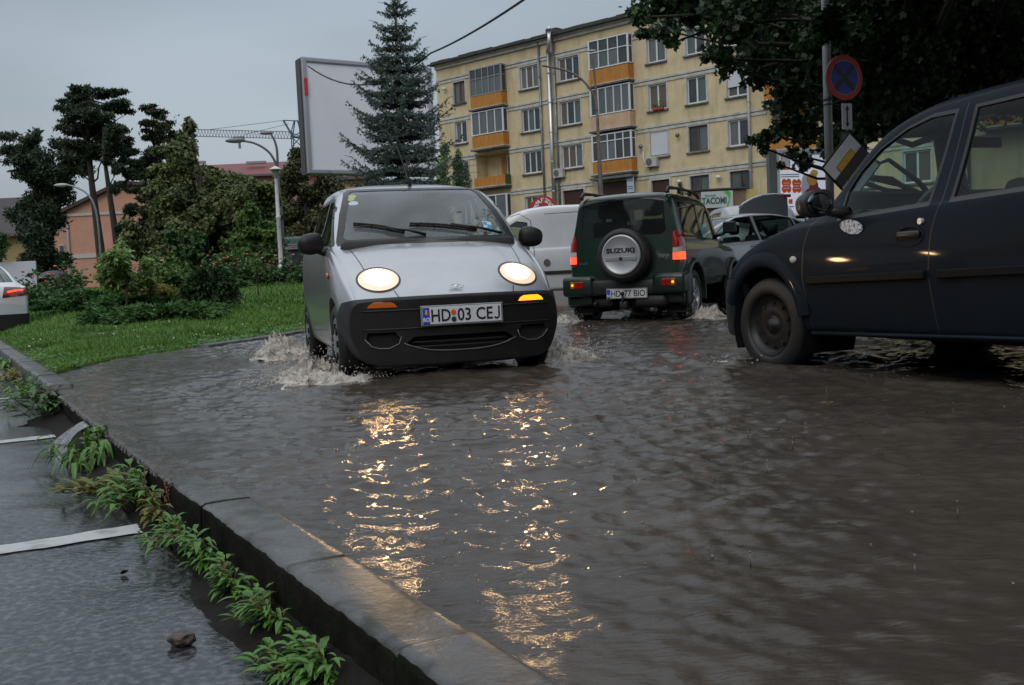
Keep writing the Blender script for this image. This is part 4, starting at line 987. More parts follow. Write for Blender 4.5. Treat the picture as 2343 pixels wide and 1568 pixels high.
# ================================================================== flood water
def water_z(X, Y):
    s = (X - K0.x) * KN.x + (Y - K0.y) * KN.y; t = (X - K0.x) * KD.x + (Y - K0.y) * KD.y
    r_ = np.random.default_rng(3); z = np.zeros_like(X); D = np.hypot(X, Y)
    amp_mod = .65 + .5 * fbm(X * .5, Y * .35, 3, 21)
    for k in range(84):
        lam = .05 * (10 ** (r_.random() * 1.15)); th = R(84) + r_.normal() * .50; kx, ky = math.cos(th) * 2 * math.pi / lam, math.sin(th) * 2 * math.pi / lam
        a = .0074 * lam ** 1.05 * (.6 + r_.random()) * (1.45 if lam < .15 else 1.0 if lam < .22 else .62 * (.22 / lam) ** .8); ph = r_.random() * 6.283
        wx = .10 * lam * 4 * vnoise(X / lam * .45 + k * 7.3, Y / lam * .45, 31 + k % 9)
        z += a * np.sin(kx * X + ky * Y + ph + wx * 2 * math.pi / lam * .6) * (lam > D * .006)
    z *= np.clip(amp_mod, .3, 1.3)
    # wakes: trains spreading from the front wheels of the hatchback and the saloon
    for (cx_, cy_, A_, lam, fall) in ((-.75, 6.9, .012, .36, 1.2), (.62, 7.1, .014, .34, 1.2), (-.1, 6.2, .007, .45, 1.4), (1.55, 6.9, .012, .33, 1.3), (1.2, 12.9, .02, .5, 2.0), (-1.3, 9.2, .015, .4, 1.5)):
        d = np.hypot(X - cx_, (Y - cy_)); z += A_ * np.sin(2 * math.pi * d / lam + 2.2 * fbm(X * 1.3, Y * 1.3, 2, int(cx_ * 10) + 50)) * np.exp(-d / fall) * (Y < cy_ + 1.0)
    z += .045 * np.exp(-(((X + .22) / 1.0) ** 2 + ((Y - 6.62) / .38) ** 2)) * (1 + .25 * fbm(X * 5, Y * 5, 3, 61)) + .03 * np.exp(-(((X - 2.6) / .5) ** 2 + ((Y - 7.9) / .5) ** 2))
    z += .007 * fbm(X * .55, Y * .8, 3, 77)
    ax_, ay_, bx_, by_ = 1.55, 6.1, 2.9, 3.4      # the wave that peels off the saloon
    tt = np.clip(((X - ax_) * (bx_ - ax_) + (Y - ay_) * (by_ - ay_)) / ((bx_ - ax_) ** 2 + (by_ - ay_) ** 2), 0, 1); dd = (X - ax_ - tt * (bx_ - ax_)) * .889 + (Y - ay_ - tt * (by_ - ay_)) * .44 + .05 * fbm(tt * 9, tt * 0 + 3, 3, 12)
    z += .022 * np.exp(-(dd / .07) ** 2) * (.6 + .4 * vnoise(tt * 14, tt * 0, 3)) + .008 * np.sin(dd * 38) * np.exp(-(dd / .3) ** 2)
    # rain rings and small drop pits
    near = (Y < 9)
    for k in range(150):
        cx_, cy_ = r_.uniform(-3, 5.0), 1.4 + 8.5 * r_.random() ** 1.2; d = np.hypot(X - cx_, Y - cy_); rr = .02 + .07 * r_.random()
        z += .0022 * np.exp(-((d - rr) / .012) ** 2) * near
    base = WATER + z * np.clip((D + 1.0) / 4, .45, 1) * np.clip(s / .5, .25, 1)
    # where it spills over the kerb
    over = np.clip(-s / .014, 0, 1)
    low = LOT_Z + .006 + .004 * vnoise(X * 20, Y * 20, 9)
    base = np.where(s < .14, np.maximum(WATER - .0015, base * .35 + (WATER - .0015) * .65) + .0035 * fbm(t * 9, s * 30, 3, 4), base)
    return base * (1 - over) + (low - .04) * over
def watermat():
    m = mat('flood_water', (.036, .030, .025), .045, spec=.5, ior=1.33, bump=.6, bs=30, bdist=.009, bd=5, stretch=(.42, 1.7, 1))
    nt = m.node_tree; b = nt.nodes['Principled BSDF']
    tcn = N(nt, 'ShaderNodeTexCoord')
    n2 = N(nt, 'ShaderNodeTexNoise'); n2.inputs['Scale'].default_value = 75; n2.inputs['Detail'].default_value = 3
    mp = N(nt, 'ShaderNodeMapping'); mp.inputs['Scale'].default_value = (.45, 1.6, 1); nt.links.new(tcn.outputs['Object'], mp.inputs[0]); nt.links.new(mp.outputs[0], n2.inputs['Vector'])
    bp1 = [n for n in nt.nodes if n.type == 'BUMP'][0]
    bp2 = N(nt, 'ShaderNodeBump'); bp2.inputs['Strength'].default_value = .6; bp2.inputs['Distance'].default_value = .003; nt.links.new(n2.outputs[0], bp2.inputs['Height']); nt.links.new(bp1.outputs[0], bp2.inputs['Normal']); nt.links.new(bp2.outputs[0], b.inputs['Normal'])
    # silt drifting in the water, foam where it is churned
    n3 = N(nt, 'ShaderNodeTexNoise'); n3.inputs['Scale'].default_value = 1.1; n3.inputs['Detail'].default_value = 6; nt.links.new(tcn.outputs['Object'], n3.inputs['Vector'])
    mr = N(nt, 'ShaderNodeMapRange'); mr.inputs[1].default_value = .35; mr.inputs[2].default_value = .7; nt.links.new(n3.outputs[0], mr.inputs[0])
    mx = N(nt, 'ShaderNodeMix', data_type='RGBA'); mx.inputs[6].default_value = (.038, .031, .025, 1); mx.inputs[7].default_value = (.064, .052, .041, 1); nt.links.new(mr.outputs[0], mx.inputs[0])
    at_ = N(nt, 'ShaderNodeAttribute', attribute_name='foam'); n4 = N(nt, 'ShaderNodeTexNoise'); n4.inputs['Scale'].default_value = 14; n4.inputs['Detail'].default_value = 8; n4.inputs['Roughness'].default_value = .7; nt.links.new(mp.outputs[0], n4.inputs['Vector'])
    fo = N(nt, 'ShaderNodeMath', operation='ADD'); nt.links.new(at_.outputs['Fac'], fo.inputs[0]); nt.links.new(n4.outputs[0], fo.inputs[1])
    fm = N(nt, 'ShaderNodeMapRange'); fm.inputs[1].default_value = .98; fm.inputs[2].default_value = 1.22; nt.links.new(fo.outputs[0], fm.inputs[0])
    mx2 = N(nt, 'ShaderNodeMix', data_type='RGBA'); nt.links.new(mx.outputs[2], mx2.inputs[6]); mx2.inputs[7].default_value = (.30, .26, .22, 1); nt.links.new(fm.outputs[0], mx2.inputs[0]); nt.links.new(mx2.outputs[2], b.inputs['Base Color'])
    rg = N(nt, 'ShaderNodeMapRange'); rg.inputs[3].default_value = .035; rg.inputs[4].default_value = .5; nt.links.new(fm.outputs[0], rg.inputs[0]); nt.links.new(rg.outputs[0], b.inputs['Roughness'])
    return m
WATERM = watermat()
nr, ncol = 760, 620
Yr = np.concatenate([np.linspace(-.6, .95, 40)[:-1], .95 * (24 / .95) ** (np.linspace(0, 1, nr))]); ur = np.linspace(-1.0, 1.05, ncol)
Ya = Yr[:, None] + 0 * ur[None]; Xa = ur[None] * np.maximum(Yr, 1.1)[:, None] * .80 + 0 * Ya
Za = water_z(Xa, Ya); sA = (Xa - K0.x) * KN.x + (Ya - K0.y) * KN.y
i = np.arange(len(Yr) - 1)[:, None] * ncol + np.arange(ncol - 1)[None]; F = np.stack([i, i + 1, i + ncol + 1, i + ncol], -1).reshape(-1, 4)
tA = (Xa - K0.x) * KD.x + (Ya - K0.y) * KD.y
sT = .07 * np.clip((2.35 - tA) / .55, 0, 1) + .002; snp = (sA < sT) & (sA > sT - .045); Xa = np.where(snp, Xa + (sT - sA) * KN.x, Xa); Ya = np.where(snp, Ya + (sT - sA) * KN.y, Ya); Za = np.where(snp, WATER - .022, Za)
keep = ((sA > sT - .045) & (Ya < 22) & ~((Ya > 8.6) & (sA < 1.5) & (Xa < -4.4))).reshape(-1)
F = F[keep[F].all(1)]
foam = np.zeros_like(Xa)
for cx_, cy_, rx, ry, a in ((-1.55, 7.1, .75, .45, .34), (-1.0, 6.55, .45, .35, .42), (-1.75, 8.2, .7, 1.0, .26), (.55, 6.75, .5, .45, .42), (.9, 7.6, .6, .8, .28), (1.0, 12.4, .8, .7, .36), (2.3, 12.1, .7, .7, .32), (1.5, 12.4, 1.0, .5, .2), (1.6, 7.4, .4, .5, .22), (-2.3, 9.0, .9, 1.2, .2), (1.2, 10.2, 1.6, 1.6, .14)):
    foam = np.maximum(foam, a * np.exp(-(((Xa - cx_) / rx) ** 2 + ((Ya - cy_) / ry) ** 2)) * 1.25)
tt = np.clip(((Xa - 1.55) * 1.35 + (Ya - 6.1) * -2.7) / (1.35 ** 2 + 2.7 ** 2), 0, 1); dd = (Xa - 1.55 - tt * 1.35) * .889 + (Ya - 6.1 + tt * 2.7) * .44 + .05 * fbm(tt * 9, tt * 0 + 3, 3, 12)
foam = np.maximum(foam, .40 * np.exp(-((dd - .02) / .06) ** 2) * (.5 + .5 * vnoise(tt * 20, tt * 0 + 1, 6)))
wat = npmesh('flood_water', np.stack([Xa, Ya, Za], -1).reshape(-1, 3), F, WATERM, smooth=True)
at_ = wat.data.attributes.new('foam', 'FLOAT', 'POINT'); at_.data.foreach_set('value', foam.reshape(-1).astype(np.float32))
bm = bmesh.new(); bm.from_mesh(wat.data); bmesh.ops.delete(bm, geom=[v for v in bm.verts if not v.link_faces], context='VERTS'); bm.to_mesh(wat.data); bm.free()
tag(wat, kind='structure')
# ================================================================== the apartment block
ALPHA = .72982; B0 = Vector((-6, 74.44, 0))
def apartment():
    b = empty('apartment_building', B0, -ALPHA)
    YEL = mat('yellow_stucco', (.62, .515, .325), .85, col2=(.54, .445, .28), ns=1.6, col3=(.22, .185, .12), ns3=1.1, stretch3=(1.2, 1, .22), m0=.50, m1=.80, m3=.8, bump=.3, bs=25, spec=.2)
    CREAM = mat('band_paint', (.50, .49, .44), .7, col2=(.30, .28, .24), ns=2.2, n0=.42, n1=.75)
    ORG = mat('ochre_panel', (.46, .20, .025), .6, col2=(.33, .13, .02), ns=3, stretch=(4, 1, .6), col3=(.14, .07, .03), ns3=2.2, m0=.56, m1=.85)
    PINK = mat('pink_panel', (.52, .36, .24), .7, col2=(.42, .28, .18), ns=2)
    ROOF = mat('dark_roof', (.030, .034, .030), .7, col2=(.05, .055, .045), ns=4)
    FRW = mat('window_white', (.60, .62, .64), .45); FRD = mat('window_brown', (.09, .06, .045), .5)
    GLS = mat('window_pane', (.020, .026, .030), .06, spec=.6, col2=(.05, .06, .065), ns=1.6, n0=.4, n1=.75)
    CURT = [mat('curtain_grey', (.13, .15, .16), .7, col2=(.07, .08, .09), ns=2.2, stretch=(9, 1, .3), coat=.4), mat('curtain_brown', (.10, .075, .06), .7, coat=.4), mat('curtain_green', (.09, .13, .12), .7, col2=(.05, .07, .07), ns=3, stretch=(9, 1, .3), coat=.4)]
    SH = mat('roller_shutter', (.52, .54, .58), .5); CONC = mat('sooty_concrete', (.16, .155, .15), .8, col2=(.06, .06, .06), ns=3)
    S0, S1, ZB, ZT = 1.95, 49.0, 2.4, 15.75
    # openings of the facade: (s0, s1, z0, z1, kind)
    ops = []
    rows = {4: (12.95, 14.42), 3: (10.15, 11.66), 2: (7.40, 8.86), 1: (4.4, 6.0)}
    cols = dict(p=(3.58, 4.72), a=(9.82, 11.40), b=(13.08, 14.78), c=(19.92, 21.2), d=(22.58, 23.88), e=(25.2, 26.48), g=(32.2, 33.6), h=(35.0, 36.4), i=(44.0, 45.4), j=(46.6, 48.0))
    for c, (x0, x1) in cols.items():
        for r_, (z0, z1) in rows.items():
            k = 'w3' if c in 'ab' else 'w2'
            if c == 'p': k = 'brown' if r_ in (4,) else 'w2'
            if (c, r_) == ('c', 2): k = 'shutter'
            if (c, r_) == ('e', 3): k = 'halfshutter'
            if (c, r_) == ('b', 1) or (c, r_) == ('c', 1): k = 'garage'
            if (c, r_) in (('d', 1), ('e', 1)): k = 'dark'
            if (c, r_) in (('d', 2),): k = 'dark'
            if (c, r_) == ('a', 1): z1 = 5.9
            ops.append((x0, x1, z0, z1, k))
    ops.append((5.6, 8.55, 3.9, 6.2, 'loggia')); ops.append((5.5, 8.6, 6.85, 9.15, 'open')); ops.append((15.9, 18.6, 3.0, 6.25, 'gate')); ops.append((27.9, 30.6, 7.0, 9.2, 'open')); ops.append((39.0, 42, 7.0, 9.2, 'open'))
    sx_ = sorted({S0, S1} | {v for o in ops for v in o[:2]}); zz = sorted({ZB, ZT} | {v for o in ops for v in o[2:4]})
    bm = bmesh.new()
    for i in range(len(sx_) - 1):
        for j in range(len(zz) - 1):
            cx_, cz_ = (sx_[i] + sx_[i + 1]) / 2, (zz[j] + zz[j + 1]) / 2
            if any(o[0] < cx_ < o[1] and o[2] < cz_ < o[3] for o in ops): continue
            bm.faces.new([bm.verts.new(p) for p in ((sx_[i], 0, zz[j]), (sx_[i + 1], 0, zz[j]), (sx_[i + 1], 0, zz[j + 1]), (sx_[i], 0, zz[j + 1]))])
    bmesh.ops.remove_doubles(bm, verts=bm.verts, dist=1e-4)
    for x0, x1, z0, z1, k in ops:      # reveals
        d = 1.1 if k == 'open' else .22
        q = [(x0, z0), (x1, z0), (x1, z1), (x0, z1)]
        for a in range(4):
            p0, p1 = q[a], q[(a + 1) % 4]; bm.faces.new([bm.verts.new(v) for v in ((p0[0], 0, p0[1]), (p0[0], d, p0[1]), (p1[0], d, p1[1]), (p1[0], 0, p1[1]))])
        if k == 'open': bm.faces.new([bm.verts.new(v) for v in ((x0, d, z0), (x1, d, z0), (x1, d, z1), (x0, d, z1))])
    for s in (S0, S1): bm.faces.new([bm.verts.new(v) for v in ((s, 0, ZB), (s, 11, ZB), (s, 11, ZT), (s, 0, ZT))])
    bm.faces.new([bm.verts.new(v) for v in ((S0, 11, ZB), (S1, 11, ZB), (S1, 11, ZT), (S0, 11, ZT))])
    bmobj('wall', bm, YEL, b)
    # roof
    bm = bmesh.new(); v = [bm.verts.new(p) for p in ((S0 - .4, -.5, 15.95), (S1 + .4, -.5, 15.95), (S1 + .4, 5.5, 17.5), (S0 - .4, 5.5, 17.5), (S0 - .4, 11.5, 15.95), (S1 + .4, 11.5, 15.95))]
    for f in ((0, 1, 2, 3), (3, 2, 5, 4), (0, 3, 4), (1, 5, 2)): bm.faces.new([v[i] for i in f])
    rf = bmobj('roof', bm, ROOF, b)
    bm = bmesh.new(); box(bm, ((S0 + S1) / 2, -.28, 15.90), (S1 - S0 + .7, .5, .10)); 
    x = S0
    while x < S1:
        w = .5 + random.random() * .9; box(bm, (x + w / 2, -.48, 15.985 + random.uniform(-.03, .045)), (w, .12, .10 + random.random() * .08)); x += w
    bmobj('eaves', bm, ROOF, rf)
    bm = bmesh.new(); box(bm, ((S0 + S1) / 2, -.08, 15.66), (S1 - S0, .16, .20)); box(bm, ((S0 + S1) / 2, -.14, 15.80), (S1 - S0, .28, .08)); bmobj('cornice', bm, CREAM, b)
    # string courses between the balconies
    for zc in (14.86, 12.06, 9.26, 6.46):
        for a0, a1 in ((S0, 5.5), (8.62, 15.6), (18.92, 27.6), (31.2, 39.0), (42.4, S1)):
            bm = bmesh.new(); box(bm, ((a0 + a1) / 2, -.04, zc - .06), (a1 - a0, .09, .13)); box(bm, ((a0 + a1) / 2, -.025, zc - .26), (a1 - a0, .06, .16)); bmobj('string_course', bm, CREAM, b)
    def window(x0, x1, z0, z1, k, y=0, parent=b):
        fm = FRD if k in ('brown', 'dark') else FRW; t = .085
        bm = bmesh.new(); w = x1 - x0; h = z1 - z0; yy = y + .13
        for xx in (x0 + t / 2, x1 - t / 2): box(bm, (xx, yy, (z0 + z1) / 2), (t, .07, h))
        for z_ in (z0 + t / 2, z1 - t / 2): box(bm, ((x0 + x1) / 2, yy, z_), (w - 2 * t, .07, t))
        n = 3 if k == 'w3' else 2
        for q in range(1, n): box(bm, (x0 + w * q / n, yy - .005, (z0 + z1) / 2), (.10 if n == 2 else .075, .07, h - 2 * t))
        fr = bmobj('window', bm, fm, parent)
        for q in range(n):
            a0, a1 = x0 + w * q / n + .05, x0 + w * (q + 1) / n - .05
            m_ = GLS if random.random() < .45 else random.choice(CURT)
            bm = bmesh.new(); box(bm, ((a0 + a1) / 2, yy + .02, (z0 + z1) / 2), (a1 - a0, .02, h - 2 * t)); bmobj('pane', bm, m_, fr)
        bm = bmesh.new(); box(bm, ((x0 + x1) / 2, y - .05, z0 - .07), (w + .24, .2, .08)); bmobj('sill', bm, CONC, fr)
        bm = bmesh.new()      # pale painted reveal frame
        for xx in (x0 - .05, x1 + .05): box(bm, (xx, y - .012, (z0 + z1) / 2 + .05), (.10, .03, h + .1))
        box(bm, ((x0 + x1) / 2, y - .012, z1 + .05), (w, .03, .10)); box(bm, (x0 + .012, y + .07, (z0 + z1) / 2), (.03, .13, h)); bmobj('surround', bm, mat('reveal_white', (.52, .52, .49), .7, col2=(.4, .38, .33), ns=3), fr)
        return fr
    for x0, x1, z0, z1, k in ops:
        if k in ('w2', 'w3', 'brown', 'dark'): window(x0, x1, z0, z1, k)
        elif k == 'shutter' or k == 'halfshutter':
            fr = window(x0, x1, z0, z1, 'w2'); zb = z0 + .1 if k == 'shutter' else z0 + .55
            bm = bmesh.new(); box(bm, ((x0 + x1) / 2, .05, (zb + z1) / 2), (x1 - x0 - .1, .06, z1 - zb)); bmobj('roller_shutter', bm, SH, fr)
        elif k in ('garage', 'gate'):
            bm = bmesh.new(); box(bm, ((x0 + x1) / 2, .15, (z0 + z1) / 2), (x1 - x0, .06, z1 - z0))
            bmobj('garage_door', bm, mat('brown_door', (.055, .018, .012), .5, col2=(.035, .012, .01), ns=2, stretch=(1, 1, 12)), b)
            if k == 'garage':
                bm = bmesh.new()
                for xx in (x0 - .06, x1 + .06): box(bm, (xx, -.02, (z0 + z1) / 2), (.12, .05, z1 - z0))
                box(bm, ((x0 + x1) / 2, -.02, z1 + .06), (x1 - x0 + .24, .05, .12)); bmobj('door_surround', bm, MATS['reveal_white'], b)
        elif k == 'open':
            box_ = bmesh.new(); xa = x0 + (x1 - x0) * .62; xb = x0 + (x1 - x0) * .92
            box(box_, ((xa + xb) / 2, 1.05, z0 + 1.05), (xb - xa, .06, 2.1)); d = bmobj('balcony_door', box_, FRW, b)
            box_ = bmesh.new(); box(box_, ((xa + xb) / 2, 1.01, z0 + 1.3), (xb - xa - .2, .04, 1.4)); bmobj('pane', box_, CURT[0], d)
            box_ = bmesh.new(); box(box_, (xa - .28, 1.06, z0 + 1.05), (.45, .05, 2.1)); bmobj('ochre_panel', box_, ORG, b)
    def glazed(x0, x1, z0, z1, p, nv, transom, style, sidecol=True):
        """an enclosed balcony: frames on the front and both ends"""
        fr = bmesh.new(); t = .07; m_ = FRW if style != 'metal' else mat('grey_metal', (.26, .27, .28), .5, .4)
        for q in range(nv + 1): box(fr, (x0 + (x1 - x0) * q / nv, -p, (z0 + z1) / 2), (t if 0 < q < nv else t * 1.6, t, z1 - z0))
        for z_ in (z0 + t / 2, z1 - t / 2): box(fr, ((x0 + x1) / 2, -p - .003, z_), (x1 - x0 + .08, t, t))
        if transom: box(fr, ((x0 + x1) / 2, -p - .004, z0 + (z1 - z0) * transom), (x1 - x0, t, t * .8))
        for xx in (x0, x1):
            for z_ in (z0 + t / 2, z1 - t / 2): box(fr, (xx, -p / 2, z_), (t, p, t))
            box(fr, (xx, -.06, (z0 + z1) / 2), (t, .1, z1 - z0))
            if transom: box(fr, (xx, -p / 2, z0 + (z1 - z0) * transom), (t * .9, p, t * .8))
        f = bmobj('enclosed_balcony', fr, m_, b)
        for q in range(nv):
            xa, xb = x0 + (x1 - x0) * q / nv + .03, x0 + (x1 - x0) * (q + 1) / nv - .03
            zs = [(z0 + t, z0 + (z1 - z0) * transom), (z0 + (z1 - z0) * transom, z1 - t)] if transom else [(z0 + t, z1 - t)]
            for w, (za, zb_) in enumerate(zs):
                mm_ = (GLS if (w == 1 or random.random() < .35) else random.choice([CURT[0], CURT[0], CURT[2]]))
                bm = bmesh.new(); box(bm, ((xa + xb) / 2, -p + .02, (za + zb_) / 2), (xb - xa, .015, zb_ - za)); bmobj('pane', bm, mm_, f)
        for xx in (x0, x1):
            bm = bmesh.new(); box(bm, (xx, -p / 2, (z0 + z1) / 2), (.02, p - .06, z1 - z0 - .1)); bmobj('pane', bm, GLS, f)
        return f
    def parapet(x0, x1, z0, z1, p, m_):
        bm = bmesh.new(); box(bm, ((x0 + x1) / 2, -p, (z0 + z1) / 2), (x1 - x0, .08, z1 - z0))
        for xx in (x0, x1): box(bm, (xx, -p / 2 + .02, (z0 + z1) / 2), (.08, p - .04, z1 - z0 - .01))
        pr = bmobj('parapet', bm, m_, b)
        bm = bmesh.new(); box(bm, ((x0 + x1) / 2, -p / 2 - .05, z0 - .07), (x1 - x0 + .22, p + .22, .14)); bmobj('balcony_slab', bm, CONC, pr)
        bm = bmesh.new(); box(bm, ((x0 + x1) / 2, -p / 2 - .06, z0 - .02), (x1 - x0 + .25, p + .24, .05)); bmobj('slab_edge', bm, CREAM, pr)
    P_ = .5
    for (xa, xb, lv) in ((5.72, 8.6, 0), (15.98, 18.9, 1), (27.95, 31.1, 2), (39.1, 42.3, 2)):
        if lv == 0:
            glazed(xa, xb, 13.05, 14.88, P_, 5, .62, 'metal'); parapet(xa, xb, 12.2, 13.02, P_, ORG)
            glazed(xa, xb, 10.38, 11.98, P_, 4, 0, 'white'); parapet(xa, xb, 9.48, 10.33, P_, ORG); parapet(xa, xb + .0, 6.85, 7.5, P_, ORG)
            glazed(xa, xb, 4.6, 6.25, P_, 3, 0, 'white'); parapet(xa, xb, 3.5, 4.55, P_, YEL)
        elif lv == 1:
            glazed(xa, xb, 13.15, 14.92, P_, 4, .58, 'white'); parapet(xa, xb, 12.2, 13.1, P_, ORG)
            glazed(xa, xb, 10.32, 11.98, P_, 5, 0, 'white'); parapet(xa, xb, 9.42, 10.28, P_, PINK)
            glazed(xa, xb, 7.5, 9.15, P_, 5, .72, 'white'); parapet(xa, xb, 6.72, 7.45, P_, ORG)
            bm = bmesh.new(); box(bm, ((xa + xb) / 2, -.35, 6.42), (xb - xa + .2, .9, .16)); bmobj('door_canopy', bm, CONC, b)
        else:
            for z in (12.2, 9.5, 6.6): parapet(xa, xb, z, z + .85, .9, ORG)
            for z in (13.0, 10.3): glazed(xa, xb, z + .1, z + 1.65, .85, 4, 0, 'white')
    # pipes on the facade
    ZN = mat('zinc_pipe', (.22, .25, .25), .45, .5, col2=(.14, .16, .16), ns=3); SS = mat('steel_flue', (.5, .51, .53), .28, .8)
    for s, y, r_, m_, zt in ((11.62, -.12, .075, ZN, 15.75), (12.86, -.12, .075, ZN, 15.75), (26.6, -.14, .085, mat('pale_pipe', (.42, .43, .44), .5, .2), 15.75), (38.2, -.12, .08, ZN, 15.75)):
        bm = bmesh.new(); cyl(bm, (s, y, 2.5), (s, y, zt), r_, n=10)
        for z in np.arange(4, zt, 1.9): cyl(bm, (s, y, z), (s, y, z + .06), r_ * 1.25, n=10)
        bmobj('downpipe', bm, m_, b, True)
    bm = bmesh.new(); cyl(bm, (12.5, -.22, 2.8), (12.5, -.22, 14.9), .13, n=14); tube(bm, [(12.5, -.22, 14.85), (12.56, -.3, 15.05), (12.95, -.62, 15.2), (13.0, -.65, 15.5), (13.0, -.65, 16.15)], .13, 12)
    cyl(bm, (13.0, -.65, 16.18), (13.0, -.65, 16.45), .24, .01, n=14)
    for z in np.arange(4.1, 14.8, 1.9): cyl(bm, (12.5, -.22, z), (12.5, -.22, z + .07), .15, n=14)
    bmobj('flue', bm, SS, b, True)
    bm = bmesh.new(); box(bm, (11.95, 1.2, 16.45), (.9, .7, .5)); bmobj('roof_hatch', bm, MATS['dark_roof'], rf)
    # small lamps, plaques and the white pipe
    for s, z in ((22.0, 8.5), (19.4, 8.15)):
        bm = bmesh.new(); tube(bm, [(s, 0, z), (s, -.12, z), (s, -.2, z - .05)], .02, 6); sphere(bm, (s, -.26, z - .05), (.13, .1, .14)); bmobj('vent_cowl', bm, mat('dull_metal', (.18, .16, .14), .4, .6), b, True)
    for s, z in ((22.0, 5.75), (24.6, 5.75), (2.9, 14.1)):
        bm = bmesh.new(); tube(bm, [(s, 0, z), (s, -.12, z + .02)], .025, 6); sphere(bm, (s, -.24, z), (.16, .12, .12)); bmobj('wall_lamp', bm, mat('white_lamp', (.6, .6, .6), .3), b, True)
    bm = bmesh.new(); tube(bm, [(19.42, -.03, 8.05), (19.42, -.05, 7.5), (19.5, -.06, 7.15), (19.75, -.06, 6.95)], .04, 8); bmobj('drain_hose', bm, mat('white_hose', (.6, .6, .6), .5), b, True)
    bm = bmesh.new(); box(bm, (18.75, -.53, 5.9), (.5, .04, 1.0)); sg = bmobj('notice_board', bm, mat('notice_pale', (.40, .47, .55), .5), b)
    for z in (6.25, 6.1, 5.75, 5.62): bm = bmesh.new(); box(bm, (18.75, -.556, z), (.38, .008, .05)); bmobj('notice_print', bm, mat('notice_blue', (.05, .12, .32), .5), sg)
    # flower box and green railing
    bm = bmesh.new(); box(bm, (20.7, -.18, 10.17), (.75, .16, .13), bev=.01); fb = bmobj('flower_box', bm, mat('red_box', (.35, .04, .02), .6), b)
    bm = bmesh.new()
    for k in range(50): 
        p = (20.7 + random.uniform(-.35, .4), -.2 + random.uniform(-.06, .06), 10.24 + random.random() * .28 * (1.2 if k % 2 else .6)); box(bm, p, (.07, .02, .07), rotm(random.random() * 6, random.random() * 6))
    bmobj('flowers', bm, mat('box_leaves', (.06, .14, .03), .6), fb)
    bm = bmesh.new()
    for z in (6.9, 7.1, 7.3, 7.5): cyl(bm, (8.65, -.1, z), (8.65, -.62, z), .02, n=6)
    for y in (-.1, -.25, -.4, -.55): cyl(bm, (8.66, y, 6.6), (8.66, y, 7.6), .02, n=6)
    box(bm, (8.70, -.35, 7.1), (.03, .5, .85)); bmobj('green_lattice', bm, mat('lattice_green', (.03, .07, .03), .6), b)
    # rod for drying clothes beside the lower loggia
    bm = bmesh.new(); tube(bm, [(4.9, -.1, 8.4), (4.9, -.9, 8.4), (6.4, -.9, 8.35)], .015, 6); tube(bm, [(5.6, -.9, 8.38), (5.6, -.9, 7.9), (6.6, -.9, 7.85)], .012, 6); bmobj('drying_rack', bm, LINER, b)
    return b
apt = apartment()
tag(apt, 'yellow four storey apartment block with ochre balconies and pale string courses', 'building')
def fac(s, y, z):      # a point in the block's frame -> world
    return B0 + Vector((s * math.cos(ALPHA) + y * math.sin(ALPHA), -s * math.sin(ALPHA) + y * math.cos(ALPHA), z))
def ac_unit(s, z, label):
    root = empty('air_conditioner', fac(s, -.02, z), -ALPHA)
    bm = bmesh.new(); box(bm, (0, -.2, 0), (.80, .30, .58), bev=.02); bmobj('casing', bm, mat('ac_white', (.46, .46, .44), .5, col2=(.36, .36, .34), ns=4), root)
    bm = bmesh.new(); lathe(bm, [(.21, .0), (.215, .012), (.19, .012), (.02, .02)], n=24, M=Matrix.Translation((-.12, -.355, 0)) @ Matrix.Rotation(R(90), 4, 'X')); bmobj('fan_grille', bm, mat('ac_grille', (.10, .10, .10), .6), root)
    bm = bmesh.new()
    for dx in (-.28, .28): box(bm, (dx, -.18, -.315), (.04, .34, .04)); box(bm, (dx, -.02, -.4), (.04, .03, .2))
    bmobj('bracket', bm, mat('ac_bracket', (.3, .3, .3), .5), root)
    tag(root, label, 'air conditioner', 'air conditioners on the apartment wall')
ac_unit(13.0, 7.15, 'air conditioner on the yellow wall beside the drainpipes')
ac_unit(20.15, 7.10, 'air conditioner under the closed white roller shutter')

